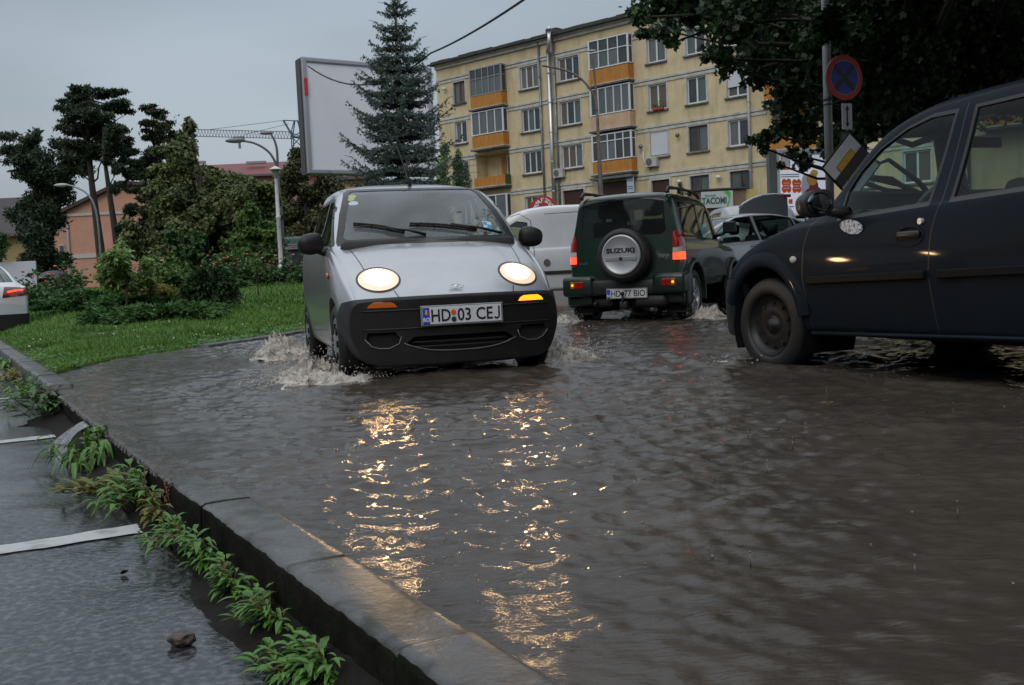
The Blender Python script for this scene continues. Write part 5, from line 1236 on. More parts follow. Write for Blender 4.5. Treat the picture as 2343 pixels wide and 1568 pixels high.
# ================================================================== other buildings
def gable_house():
    # pink house: narrow face seen at the left, long gabled face to the right
    Y = 62; c = at(165, 655, Y); base = ground_at(c.x, Y) - .3
    h = empty('pink_house', (c.x, c.y, 0), R(-4))
    PK = mat('pink_render', (.50, .27, .19), .85, col2=(.43, .23, .165), ns=1.5); TR = mat('house_trim', (.42, .40, .38), .7); RT_ = mat('house_roof', (.07, .04, .035), .8, col2=(.045, .03, .028), ns=3)
    k = 2300 / Y; zt = at(150, 495, Y).z; zr = at(300, 428, Y + 1).z
    W1 = 5.6; wl = -1.1
    bm = bmesh.new()
    # right gabled wall facing the viewer, left return wall angled away
    pts = [(0, 0, base), (9, 0, base), (9, 0, zt + 1.6), (3.6, 0, zr), (0, 0, zt + .35)]
    bm.faces.new([bm.verts.new(p) for p in pts])
    q = [(0, 0, base), (-1.1, .35, base), (-1.1, .35, zt), (0, 0, zt)]; bm.faces.new([bm.verts.new(p) for p in q]); bm.faces.new([bm.verts.new(p) for p in ((-1.1, .35, base), (-1.1, 9, base), (-1.1, 9, zt), (-1.1, .35, zt))])
    bm.faces.new([bm.verts.new(p) for p in ((9, 0, base), (9, 9, base), (9, 9, zt + 1.6), (9, 0, zt + 1.6))])
    bmobj('wall', bm, PK, h)
    bm = bmesh.new()
    for (a, b_) in (((-1.35, zt - .05), (3.6, zr + .25)), ((3.6, zr + .25), (9.5, zt + 1.3))):
        v = [bm.verts.new(p) for p in ((a[0], -.35, a[1]), (b_[0], -.35, b_[1]), (b_[0], 10, b_[1]), (a[0], 10, a[1]))]; bm.faces.new(v)
        v = [bm.verts.new(p) for p in ((a[0], -.35, a[1]), (b_[0], -.35, b_[1]), (b_[0], -.35, b_[1] - .22), (a[0], -.35, a[1] - .22))]; bm.faces.new(v)
        v = [bm.verts.new(p) for p in ((a[0], -.35, a[1] - .22), (b_[0], -.35, b_[1] - .22), (b_[0], 10, b_[1] - .22), (a[0], 10, a[1] - .22))]; bm.faces.new(v)
    bmobj('roof', bm, RT_, h)
    for v_ in (586, 491):
        z = at(200, v_, Y).z; bm = bmesh.new(); box(bm, (4.5, -.03, z), (9, .08, .26 if v_ > 500 else .16)); box(bm, (-.55, .15, z), (1.2, .08, .26 if v_ > 500 else .12), rotm(rz=R(-17))); bmobj('string_course', bm, TR, h)
    for v_, hh in ((508, .95), (577, .95), (600, 1.1)):
        z = at(150, v_, Y).z; bm = bmesh.new(); box(bm, (-.52, .13, z), (.42, .08, hh), rotm(rz=R(-17))); f = bmobj('window', bm, TR, h); bm = bmesh.new(); box(bm, (-.52, .10, z), (.30, .08, hh - .14), rotm(rz=R(-17))); bmobj('pane', bm, mat('small_pane', (.05, .05, .06), .2), f)
    bm = bmesh.new(); tube(bm, [(-.45, .0, zt - .1), (-.15, -.1, zt - .3), (.02, -.1, zt - .6), (.02, -.1, base)], .07, 8); bmobj('downpipe', bm, TR, h, True)
    tag(h, 'pink rendered house with a brown gable roof behind the pines', 'house')
gable_house()
def simple_house(name, label, u0, u1, vt, vb, Y, wallm, roofm, ridge, ang=0, roofover=.5, hip=0, depth=9, windows=()):
    a, b_ = at(u0, vb, Y), at(u1, vb, Y); w = b_.x - a.x; zt = at((u0 + u1) / 2, vt, Y).z; zr = at((u0 + u1) / 2, ridge, Y).z; base = min(ground_at(a.x, Y), a.z) - .4
    h = empty(name, ((a.x + b_.x) / 2, Y, 0), ang)
    bm = bmesh.new(); box(bm, (0, depth / 2, (base + zt) / 2), (w, depth, zt - base)); bmobj('wall', bm, wallm, h)
    bm = bmesh.new(); o = roofover; q = hip
    v = [bm.verts.new(p) for p in ((-w / 2 - o, -o, zt), (w / 2 + o, -o, zt), (w / 2 + o - q, depth / 2, zr), (-w / 2 - o + q, depth / 2, zr), (-w / 2 - o, depth + o, zt), (w / 2 + o, depth + o, zt))]
    for f in ((0, 1, 2, 3), (3, 2, 5, 4), (0, 3, 4), (1, 5, 2), (0, 4, 5, 1)): bm.faces.new([v[i] for i in f])
    rf = bmobj('roof', bm, roofm, h)
    bm = bmesh.new(); box(bm, (0, -o, zt - .08), (w + 2 * o, .14, .18)); bmobj('gutter', bm, mat('house_gutter', (.10, .08, .07), .6), rf)
    for (uu, vv, ww, hh) in windows:
        p = at(uu, vv, Y); bm = bmesh.new(); box(bm, (p.x - (a.x + b_.x) / 2, -.03, p.z), (ww, .08, hh)); f = bmobj('window', bm, FRWm, h); bm = bmesh.new(); box(bm, (p.x - (a.x + b_.x) / 2, -.06, p.z), (ww * .8, .06, hh * .85)); bmobj('pane', bm, MATS['small_pane'], f)
    tag(h, label, 'house'); return h
FRWm = mat('house_trim', (.42, .40, .38), .7)
simple_house('yellow_house', 'dull yellow house with a dark pitched roof at the left edge', -190, 78, 540, 660, 70, mat('dull_yellow', (.33, .26, .12), .85, col2=(.27, .21, .10), ns=1), mat('dark_tiles', (.05, .04, .04), .8, col2=(.035, .03, .03), ns=2), 440, R(0), .6, 1.6, 10)
simple_house('red_roof_house', 'long building with a red tiled roof rising behind the park trees', 380, 745, 402, 640, 92, mat('brick_pink', (.32, .15, .12), .85), mat('red_tiles', (.165, .028, .028), .6, col2=(.12, .022, .024), ns=12, stretch=(1, 1, 4), bump=.5, bs=6), 357, R(0), .6, 0, 11)
hh_ = [o for o in COL.objects if o.name == 'red_roof_house'][0]
for u in (478, 618):
    bm = bmesh.new(); p = at(u, 368, 94); box(bm, (p.x - (at(562, 0, 92).x), 3.0, p.z + .0), (1.8, .5, .22))
    bmobj('roof_light', bm, mat('roof_light', (.25, .22, .22), .5), [c for c in hh_.children if c.name.startswith('roof')][0])
simple_house('ochre_house', 'ochre and pink house wall glimpsed under the billboard', 760, 845, 405, 470, 56, mat('ochre_wall', (.50, .24, .12), .85, col2=(.5, .33, .15), ns=.5), mat('dark_tiles', (.05, .04, .04), .8), 398, 0, .3, 0, 7)
# insurance kiosk
def kiosk():
    Y = 44; c = at(690, 600, Y); k = empty('kiosk', (c.x, Y, 0), 0); zt = at(690, 542, Y).z; zb = ground_at(c.x, Y) - .2
    x0, x1 = at(628, 600, Y).x - c.x, at(760, 600, Y).x - c.x
    bm = bmesh.new(); box(bm, ((x0 + x1) / 2, 1.6, (zt + zb) / 2), (x1 - x0, 3.0, zt - zb)); bmobj('wall', bm, mat('kiosk_grey', (.13, .13, .13), .6, col2=(.10, .10, .10), ns=2), k)
    zs0, zs1 = at(690, 570, Y).z, at(690, 541, Y).z
    xa, xb = at(646, 555, Y).x - c.x, at(697, 555, Y).x - c.x
    bm = bmesh.new(); box(bm, ((xa + xb) / 2, 0, (zs0 + zs1) / 2), (xb - xa, .12, zs1 - zs0)); s = bmobj('shop_sign', bm, mat('sign_grey', (.20, .23, .23), .5), k)
    text_on('sign_letters', 'OMNIASIG', frame(((xa + xb) / 2, -.065, zs0 + (zs1 - zs0) * .63), (1, 0, 0), (0, -1, 0)), .30, mat('teal_letters', (.01, .12, .11), .5), s, .62, .006, .01)
    bm = bmesh.new(); box(bm, ((xa + xb) / 2, -.064, zs0 + .17), (xb - xa - .1, .012, .03)); box(bm, ((xa + xb) / 2 + .1, -.064, zs0 + .09), (xb - xa - .5, .012, .02)); bmobj('red_stripe', bm, mat('stripe_red', (.3, .05, .03), .5), s)
    xq = at(703, 555, Y).x - c.x
    bm = bmesh.new(); box(bm, (xq, -.02, (zs0 + zs1) / 2 - .02), (.12, .14, zs1 - zs0)); bmobj('sign_column', bm, mat('column_green', (.02, .07, .05), .5), k)
    xr = at(740, 555, Y).x - c.x
    bm = bmesh.new(); box(bm, ((xq + .08 + xr) / 2, 0, (zs0 + zs1) / 2 + .04), (xr - xq - .1, .1, zs1 - zs0)); bmobj('blank_sign', bm, mat('sign_plain', (.28, .30, .32), .5), k)
    bm = bmesh.new(); xw0, xw1 = at(668, 600, Y).x - c.x, at(696, 600, Y).x - c.x; box(bm, ((xw0 + xw1) / 2, .08, zb + 1.1), (xw1 - xw0, .06, 1.9)); bmobj('shop_window', bm, mat('kiosk_glass', (.05, .055, .06), .15), k)
    p = at(703, 573, Y); bm = bmesh.new(); box(bm, (p.x - c.x, -.02, p.z), (.32, .08, .05)); bmobj('strip_lamp', bm, mat('strip_lamp_lit', (.9, 1, .95), .3, emit=2.5, emit_col=(.8, 1, .9)), k)
    tag(k, 'grey kiosk with a teal insurance sign behind the white lamp post', 'kiosk')
kiosk()
# market stall with the pharmacy sign, in front of the block
def pharmacy():
    Y = 46; c = at(1640, 455, Y); k = empty('pharmacy_stall', (c.x, Y, 0), R(-4)); f = lambda u, v: (at(u, v, Y).x - c.x, at(u, v, Y).z)
    BR = mat('stall_brown', (.20, .13, .085), .8, col2=(.15, .10, .07), ns=3)
    x0, zt = f(1584, 437); x1, _ = f(1705, 430); zb = ground_at(c.x, Y)
    bm = bmesh.new(); box(bm, ((x0 + x1) / 2, 1.1, (zt + zb) / 2), (x1 - x0, 2, zt - zb)); bmobj('wall', bm, BR, k)
    bm = bmesh.new(); box(bm, ((x0 + x1) / 2, 1.1, zt + .03), (x1 - x0 + .15, 2.3, .06)); bmobj('roof', bm, mat('stall_roof', (.05, .05, .05), .7), k)
    xy0, xy1 = f(1686, 440)[0], f(1733, 440)[0]; bm = bmesh.new(); box(bm, ((xy0 + xy1) / 2, .9, (zt - .02 + zb) / 2), (xy1 - xy0, 1.4, zt - .05 - zb)); bmobj('yellow_end', bm, mat('stall_yellow', (.45, .36, .12), .8), k)
    xs0, zs1 = f(1603, 440); xs1, zs0 = f(1676, 474)
    bm = bmesh.new(); box(bm, ((xs0 + xs1) / 2, -.03, (zs0 + zs1) / 2), (xs1 - xs0, .1, zs1 - zs0)); s = bmobj('shop_sign', bm, mat('sign_white', (.42, .46, .46), .4), k)
    text_on('sign_letters', 'TACOMI', frame(((xs0 + xs1) / 2 - .12, -.085, zs0 + .30), (1, 0, 0), (0, -1, 0)), .40, mat('deep_green', (.008, .07, .055), .5), s, .72, .012, .01)
    text_on('sign_letters', 'farmacia', frame((xs0 + .42, -.085, zs0 + .56), (1, 0, 0), (0, -1, 0)), .17, mat('leaf_green', (.05, .30, .08), .5), s, .85, .002, .01)
    bm = bmesh.new(); xr = xs1; pts = [(xr - .42, zs1 - .02), (xr - .22, zs1 + .0), (xr - .10, zs1 - .06), (xr - .12, zs1 - .3), (xr - .22, zs0 + .05), (xr - .30, zs0 + .01), (xr - .17, zs1 - .35), (xr - .26, zs1 - .16)]
    prism(bm, pts, -.095, -.08); bmobj('swoosh', bm, MATS['leaf_green'] if False else mat('bright_green', (.05, .38, .05), .5), s)
    tag(k, 'low brown stall carrying the white and green pharmacy sign', 'stall')
pharmacy()
def round_sign():
    Y = 40; c = at(1243, 475, Y); r_ = empty('restaurant_sign', (c.x, Y, 0), 0); w = at(1278, 475, Y).x - c.x; zt = at(1243, 449, Y).z; zc = zt - .85
    bm = bmesh.new(); n = 40; pts = [((w + .05) * math.cos(2 * math.pi * k / n), zc + .85 * math.sin(2 * math.pi * k / n)) for k in range(n)]; prism(bm, pts, -.06, .06); bmobj('board', bm, mat('sign_red', (.36, .025, .02), .45), r_)
    M = lambda a: frame(((w - .18) * .93 * math.sin(a), -.065, zc + .68 * math.cos(a)), (math.cos(a), 0, -math.sin(a)), (0, -1, 0))
    word = 'CASA RUSTICA'
    for i, ch in enumerate(word):
        if ch != ' ': text_on('sign_letter', ch, M((i - 5.5) * .185), .23, mat('letter_white', (.7, .7, .68), .5), r_, .9, .008, .01)
    bm = bmesh.new(); zg = ground_at(c.x, Y) - .1
    for dx in (-.5, .5): cyl(bm, (dx, .08, zg), (dx, .08, zc), .04)
    bmobj('post', bm, BLK, r_)
    tag(r_, 'red oval restaurant sign peeping over the white van roof', 'sign')
round_sign()
# ================================================================== vegetation
def unit(n, r=rng):
    v = r.normal(size=(n, 3)); return v / np.linalg.norm(v, axis=1, keepdims=True)
def leaf_quads(C, nrm, size, aspect, r, kites=((0, 1),)):
    """C (n,3) leaf bases, nrm leaf normals; each leaf is one kite or several radiating lobes. -> V (n*k*4,3), F"""
    n = len(C); a = np.cross(nrm, unit(n, r)); a /= np.linalg.norm(a, axis=1, keepdims=True) + 1e-9; b = np.cross(nrm, a); out = []
    s = (size * (.65 + .7 * r.random(n)))[:, None] if np.isscalar(size) else size[:, None]
    for ang, ln in kites:
        d = a * math.cos(ang) + b * math.sin(ang); w = -a * math.sin(ang) + b * math.cos(ang); fold = nrm * .18
        out.append(np.stack([C, C + (d * .45 * ln + w * aspect * .5 * ln + fold * ln * .4) * s, C + d * s * ln, C + (d * .45 * ln - w * aspect * .5 * ln + fold * ln * .4) * s], 1))
    V = np.stack(out, 1).reshape(-1, 3); F = np.arange(len(V)).reshape(-1, 4); return V, F
MAPLE = ((0, 1), (.95, .82), (-.95, .82), (1.9, .5), (-1.9, .5))
def cloud_points(blobs, n, r, shell=.5, gap=.0, gfreq=1.2, seed=0):
    """points gathered towards the surface of a set of overlapping lumps, thinned by noise so that gaps open"""
    B = np.array([[*c, *rad] for c, rad in blobs], float); w = (B[:, 3] * B[:, 4] * B[:, 5]) ** (2 / 3); w /= w.sum()
    idx = r.choice(len(B), n, p=w); d = unit(n, r); rr = (shell + (1 - shell) * r.random(n)) ** .6
    rr *= 1 + .34 * fbm(d[:, 0] * 3 + idx * 7.1, d[:, 2] * 3 + d[:, 1] * 2, 3, seed) + .13 * r.normal(size=n)
    P = B[idx, :3] + d * B[idx, 3:] * rr[:, None]
    if gap: k = (fbm((P[:, 0] + P[:, 1] * .6) * gfreq, (P[:, 2] + P[:, 1] * .3) * gfreq, 3, seed + 3) > gap); P, d = P[k], d[k]
    return P, d
def split_blobs(blobs, n, f0, f1, flat, seed):
    r = np.random.default_rng(seed); out = []
    for c, rad in blobs:
        for k in range(n):
            d = unit(1, r)[0] * (.35 + .75 * r.random()); f = f0 + (f1 - f0) * r.random(); out.append(((c[0] + d[0] * rad[0], c[1] + d[1] * rad[1], c[2] + d[2] * rad[2]), (rad[0] * f, rad[1] * f, rad[2] * f * flat)))
    return out
def px_blobs(lst, Y, dy=.0, seed=0, thick=1.0):
    r = np.random.default_rng(seed); out = []
    for t in lst:
        u, v, ru, rv = t[:4]; yy = (t[4] if len(t) > 4 else Y) + (r.random() - .5) * dy; k = CAM_F / yy; c = at(u, v, yy)
        out.append(((c.x, c.y, c.z), (ru / k, (ru + rv) / 2 / k * thick, rv / k)))
    return out
BARK = mat('bark', (.045, .036, .028), .9, col2=(.025, .02, .016), ns=12, stretch=(1, 1, .3), bump=.8, bs=30)
def limb(bm, a, b, r0, r1, wob=.08, n=6, r=rng):
    a, b = np.array(a, float), np.array(b, float); L = np.linalg.norm(b - a); pts = [a + (b - a) * t + r.normal(size=3) * wob * L * (0 if t in (0, 1) else 1) * .35 for t in np.linspace(0, 1, n)]
    tube(bm, pts, [r0 + (r1 - r0) * t for t in np.linspace(0, 1, n)], 8)
def tree(name, label, cat, Y, base, blobs, mat_, n, size, aspect=.7, trunk=None, tr=.15, gap=0, gfreq=1.2, shell=.5, seed=1, kites=((0, 1),), group=None, droop=.3, outward=.5, split=None):
    limbs = blobs
    if split: blobs = split_blobs(blobs, *split, seed + 500)
    r = np.random.default_rng(seed)
    if base[1] < 40 and base[0] < 0: base = (base[0], base[1], min(base[2], lawn_z(base[0], base[1])))
    root = empty(name, base); bx_, by_, bz_ = base
    P, d = cloud_points(blobs, n, r, shell, gap, gfreq, seed)
    nrm = d * outward + unit(len(d), r) * .7 + np.array([0, 0, droop]); nrm /= np.linalg.norm(nrm, axis=1, keepdims=True)
    V, F = leaf_quads(P, nrm, size, aspect, r, kites); V -= np.array(base)
    vary = np.repeat(r.random(len(P)) ** 1.3, len(kites))
    npmesh('crown', V, F, mat_, root, attr=vary)
    bm = bmesh.new(); B = np.array(base)
    tp = trunk or [(bx_, by_, bz_ - .2), tuple(np.mean([b[0] for b in blobs], axis=0))]
    tp = [np.array(p, float) - B for p in tp]
    tube(bm, [tuple(p) for p in tp], [tr * (1 - .75 * k / (len(tp) - 1)) for k in range(len(tp))], 9)
    for k, (c, rad) in enumerate(limbs):       # a limb into every lump
        c_ = np.array(c) - B; best = min(range(len(tp)), key=lambda q: np.linalg.norm(tp[q] - c_) + max(0, tp[q][2] - c_[2]) * 2); limb(bm, tp[best], c_, tr * .20, tr * .04, r=r)
    bmobj('trunk', bm, BARK, root, True)
    tag(root, label, cat, group)
    return root
def bp(u, v, Y):      # base point standing on the ground at a pixel column
    p = at(u, v, Y); return (p.x, p.y, p.z)
PINE = leafmat('pine_needles', (.022, .040, .022), (.055, .085, .045), .6, .05, .25)
PINE2 = leafmat('larch_needles', (.032, .040, .020), (.07, .076, .036), .6, .05, .25)
OLIVE = leafmat('olive_leaves', (.045, .072, .026), (.18, .20, .075), .55, .15, .3)
DULL = leafmat('dull_leaves', (.045, .055, .022), (.10, .10, .042), .6, .1, .25)
FRESH = leafmat('fresh_leaves', (.045, .10, .022), (.15, .24, .055), .5, .25, .35)
PALEG = leafmat('pale_leaves', (.12, .22, .06), (.30, .42, .14), .5, .3, .35)
DARKSH = leafmat('dark_shrub_leaves', (.022, .060, .017), (.075, .15, .042), .5, .2, .35)
YELW = leafmat('yellowing_leaves', (.15, .16, .04), (.36, .31, .07), .55, .25, .3)
# park trees, far left to right
tree('conifer', 'broad dark conifer with a flat spreading top at the far left of the park', 'tree', 46, bp(112, 672, 46), px_blobs([(70, 315, 58, 14), (40, 345, 32, 14), (45, 372, 28, 12), (110, 345, 60, 35), (150, 375, 50, 40), (95, 400, 60, 40), (118, 440, 52, 50), (85, 470, 48, 50), (95, 520, 48, 55), (80, 560, 40, 55), (92, 600, 42, 55), (85, 635, 38, 35), (100, 660, 28, 18)], 46, 3, 1), PINE, 60000, .19, .38, tr=.35, seed=11, split=(10, .38, .62, .7), outward=.25, droop=.1, gap=-.6, gfreq=.8)
tree('pine_tree', 'tallest pine with a flat tufted crown and a leaning bare trunk beside the pink house', 'tree', 41, bp(243, 655, 41), px_blobs([(200, 205, 40, 10), (180, 222, 34, 12), (235, 213, 42, 11), (165, 243, 36, 13), (225, 243, 50, 15), (275, 247, 30, 13), (290, 262, 20, 10), (195, 268, 50, 17), (250, 275, 44, 16), (180, 300, 42, 18), (225, 310, 48, 20), (165, 335, 38, 22), (205, 350, 40, 24), (180, 385, 26, 18), (250, 345, 34, 15)], 41, 2.4, 2), PINE, 46000, .15, .34, trunk=[bp(243, 660, 41), bp(232, 590, 41), bp(222, 510, 41), bp(210, 420, 41), bp(202, 330, 41), bp(205, 230, 41)], tr=.22, seed=12, split=(9, .25, .5, .5), outward=.25, gap=-.4, gfreq=1.1)
tree('pine_tree', 'second bare trunked pine with ragged drooping tufts, right of the tallest pine', 'tree', 40, bp(280, 650, 40), px_blobs([(262, 300, 40, 20), (240, 325, 30, 18), (285, 330, 28, 16), (290, 365, 34, 18), (265, 385, 26, 14), (310, 395, 30, 16), (290, 425, 22, 12), (325, 430, 26, 16), (320, 455, 20, 10), (262, 430, 10, 14), (275, 525, 12, 12), (300, 480, 22, 12), (245, 365, 20, 12)], 40, 2, 3), PINE, 26000, .14, .34, trunk=[bp(282, 655, 40), bp(272, 590, 40), bp(262, 520, 40), bp(250, 440, 40), bp(240, 370, 40), bp(236, 290, 40)], tr=.18, seed=13, split=(8, .25, .5, .5), outward=.25, gap=-.3, gfreq=1.5)
tree('larch_tree', 'dusky ragged larch standing between the pines and the big lime tree', 'tree', 44, bp(345, 655, 44), px_blobs([(343, 247, 18, 7), (352, 262, 26, 8), (378, 272, 22, 7), (335, 282, 26, 8), (368, 290, 30, 10), (350, 312, 44, 14), (395, 315, 30, 14), (345, 345, 50, 22), (385, 350, 40, 22), (345, 385, 48, 26), (325, 425, 44, 30), (345, 470, 50, 34), (330, 520, 34, 34), (350, 570, 40, 40)], 44, 2.5, 4), PINE2, 40000, .15, .36, tr=.25, seed=14, split=(8, .25, .5, .5), outward=.2, gap=-.45, gfreq=1.0)
tree('lime_tree', 'big olive green lime tree filling the middle of the park', 'tree', 37, bp(470, 660, 37), px_blobs([(437, 300, 12, 22), (432, 330, 18, 20), (320, 540, 34, 40), (560, 470, 40, 34), (610, 470, 34, 40), (620, 560, 34, 44), (405, 332, 34, 22), (400, 360, 40, 26), (430, 375, 36, 26), (455, 440, 55, 40), (440, 500, 60, 45), (500, 480, 50, 40), (385, 405, 45, 30), (450, 410, 46, 30), (500, 418, 40, 28), (365, 450, 44, 34), (420, 460, 55, 36), (490, 470, 55, 40), (545, 440, 40, 32), (585, 450, 38, 34), (345, 505, 44, 40), (400, 530, 60, 45), (470, 540, 60, 50), (545, 510, 55, 50), (600, 510, 40, 45), (350, 560, 46, 44), (420, 600, 70, 40), (510, 590, 60, 45), (590, 580, 45, 50)], 37, 4, 5), OLIVE, 125000, .145, .75, tr=.3, seed=15, split=(9, .36, .58, .85), gap=-.55, gfreq=.9, shell=.6, outward=.6)
tree('park_tree', 'dull brown green tree behind the billboard and the white lamp', 'tree', 49, bp(720, 640, 49), px_blobs([(685, 358, 20, 22), (690, 390, 34, 28), (665, 420, 30, 25), (720, 420, 40, 30), (680, 465, 45, 35), (740, 450, 45, 38), (660, 520, 44, 44), (720, 520, 55, 48), (780, 470, 36, 36), (700, 580, 60, 40), (640, 470, 26, 35)], 49, 3, 6), DULL, 55000, .17, .75, tr=.3, seed=16, split=(9, .36, .58, .85), gap=-.6, shell=.6, outward=.6)
tree('young_tree', 'bright green young tree in front of the lime tree, left of the white lamp', 'tree', 32, bp(575, 652, 32), px_blobs([(573, 480, 12, 20), (560, 505, 24, 18), (590, 520, 32, 22), (555, 540, 34, 24), (605, 550, 30, 24), (575, 570, 44, 26), (530, 580, 34, 24), (612, 590, 26, 24), (560, 605, 50, 22)], 32, 2, 7), FRESH, 20000, .12, .7, tr=.09, seed=17, split=(7, .3, .5, .9), gap=-.3, gfreq=1.4, shell=.4)
tree('shrub', 'dark leafy shrub with upright sprigs below the lime tree', 'shrub', 26, bp(425, 655, 26), px_blobs([(452, 545, 8, 24), (405, 560, 26, 26), (440, 585, 34, 26), (395, 600, 34, 24), (470, 600, 30, 20), (425, 625, 52, 22)], 26, 1.6, 8), DARKSH, 8500, .13, .7, tr=.05, seed=18, split=(6, .3, .55, .9), gap=-.2, gfreq=2, shell=.4)
tree('shrub', 'pale green feathery shrub beside the street lamp at the left', 'shrub', 17, bp(285, 668, 17), px_blobs([(283, 570, 17, 16), (260, 590, 26, 16), (302, 590, 28, 18), (328, 604, 24, 12), (275, 612, 40, 20), (316, 622, 30, 18), (255, 634, 30, 20), (290, 645, 48, 20)], 17, 1, 9), PALEG, 9000, .10, .36, tr=.03, seed=19, gap=-.05, gfreq=3, shell=.3, droop=.6)
tree('shrub', 'fresh green shrub in the middle of the lawn bed between two roses', 'shrub', 19, bp(395, 668, 19), px_blobs([(388, 600, 18, 12), (372, 612, 18, 10), (405, 616, 22, 12), (390, 632, 32, 16), (418, 645, 22, 14)], 19, .8, 10), FRESH, 4200, .09, .5, tr=.03, seed=20, gap=-.05, gfreq=3, shell=.3, droop=.5)
tree('shrub', 'yellowing low shrub behind the junipers', 'shrub', 18, bp(350, 684, 18), px_blobs([(335, 650, 34, 18), (365, 668, 34, 16), (320, 672, 24, 12)], 18, .8, 11), YELW, 3600, .07, .4, tr=.02, seed=21, gap=-.05, gfreq=4, shell=.2)
tree('shrub', 'low clipped green hedge behind the white car at the left', 'hedge', 20, bp(108, 698, 20), px_blobs([(80, 680, 26, 14), (115, 682, 30, 14), (148, 684, 26, 12), (180, 676, 30, 12)], 20, .8, 12), DARKSH, 5200, .07, .6, tr=.02, seed=22, shell=.3)
tree('thuja', 'reddish tipped thuja column at the left end of the apartment block', 'tree', 46, bp(1052, 470, 46), px_blobs([(1048, 355, 7, 14), (1046, 375, 12, 18), (1051, 395, 17, 22), (1055, 420, 20, 26), (1055, 450, 20, 26)], 46, .4, 13), leafmat('thuja_green', (.015, .05, .01), (.05, .10, .02), .6, .1), 4500, .12, .3, tr=.08, seed=23, outward=.8, droop=.5, shell=.6)
tree('thuja', 'small dark potted thuja above the green off-roader roof rail', 'tree', 43, bp(1560, 475, 43), px_blobs([(1555, 424, 4, 7), (1557, 437, 7, 11), (1560, 455, 9, 14)], 43, .2, 14), PINE, 1400, .07, .3, tr=.04, seed=24, outward=.8, droop=.5, shell=.6)
tree('shrub', 'light leaved bush showing past the billboard right edge', 'shrub', 44, bp(1015, 440, 44), px_blobs([(1016, 335, 7, 10), (1018, 355, 10, 14), (1010, 385, 14, 20), (1012, 420, 16, 22)], 44, .4, 15), PALEG, 1500, .12, .6, tr=.04, seed=25, shell=.3)
tree('conifer', 'feathery evergreen branch reaching in at the left edge by the yellow house', 'tree', 24, bp(-30, 670, 24), px_blobs([(4, 545, 12, 6), (10, 562, 12, 7), (2, 580, 12, 8), (-20, 560, 20, 30), (-28, 600, 26, 40)], 24, .5, 16), DARKSH, 3000, .12, .25, tr=.07, seed=26, shell=.3)

# roses
def rose_bush():
    r = np.random.default_rng(40); root = empty('rose_bush'); bl = [((0, 0, .45), (.42, .38, .3)), ((.25, .1, .7), (.28, .28, .28)), ((-.25, 0, .68), (.28, .28, .3)), ((0, .05, .86), (.2, .2, .2))]
    P, d = cloud_points(bl, 1700, r, .3, -.1, 3, 5); V, F = leaf_quads(P, unit(len(P), r) + np.array([0, 0, .5]), .085, .7, r); npmesh('foliage', V, F, DARKSH, root, attr=r.random(len(P)))
    bm = bmesh.new()
    for k in range(7): limb(bm, (0, 0, -.05), (r.normal() * .22, r.normal() * .2, .6 + .4 * r.random()), .012, .004, .05, 5, r)
    bmobj('stems', bm, BARK, root, True)
    for k in range(5):
        bm = bmesh.new(); p = (r.normal() * .35, -.1 + r.normal() * .25, .55 + .62 * r.random()); s = .026 + .014 * r.random()
        for q in range(9): 
            a = q * 2.4; box(bm, (p[0] + math.cos(a) * s * .55 * (q / 9), p[1] + math.sin(a) * s * .55 * (q / 9), p[2] + s * .3 * (1 - q / 9)), (s, s * .3, s * .9), rotm(r.normal() * .5, r.normal() * .5, a))
        bmobj('rose_bloom', bm, mat('rose_pink%d' % (k % 3), [(.62, .10, .13), (.68, .26, .22), (.50, .02, .04)][k % 3], .6), root)
    return root
rb0 = rose_bush()
spots = [(470, 648, 28.5), (505, 650, 28), (440, 650, 27), (545, 652, 28.5), (585, 650, 29), (610, 652, 27.5), (665, 650, 28), (695, 648, 27), (720, 648, 28), (365, 655, 25), (335, 655, 23), (410, 652, 27.5), (118, 676, 24), (150, 672, 25), (635, 645, 31), (85, 678, 23)]
lab_r = ['rose bush left of the staked sapling', 'pink rose bush behind the dark juniper', 'rose bush under the dark leafy shrub', 'rose bush below the bright young tree', 'rose bush right behind the staked sapling', 'rose bush just left of the white lamp post', 'rose bush right of the white lamp post, before the kiosk', 'rose bush beside the silver car mirror', 'rose bush hidden behind the silver car flank', 'red rose bush between the pale and the fresh shrub', 'rose bush behind the pale feathery shrub', 'rose bush behind the fresh green shrub', 'rose bush over the clipped hedge, below the pink house', 'rose bush at the foot of the pink house corner', 'rose bush farthest back behind the white lamp', 'leftmost rose bush, above the clipped hedge by the white car']
for i, ((u, v, Y), lb) in enumerate(zip(spots, lab_r)):
    o = rb0 if i == 0 else copy_tree(rb0); p = at(u, v, Y); o.location = (p.x, p.y, lawn_z(p.x, p.y) - .02); o.rotation_euler = (0, 0, i * 1.3); o.scale = (1.2, 1.2, .95) if i % 2 else (1.1, 1.1, .78)
    tag(o, lb, 'rose bush', 'rose bushes in the park bed')

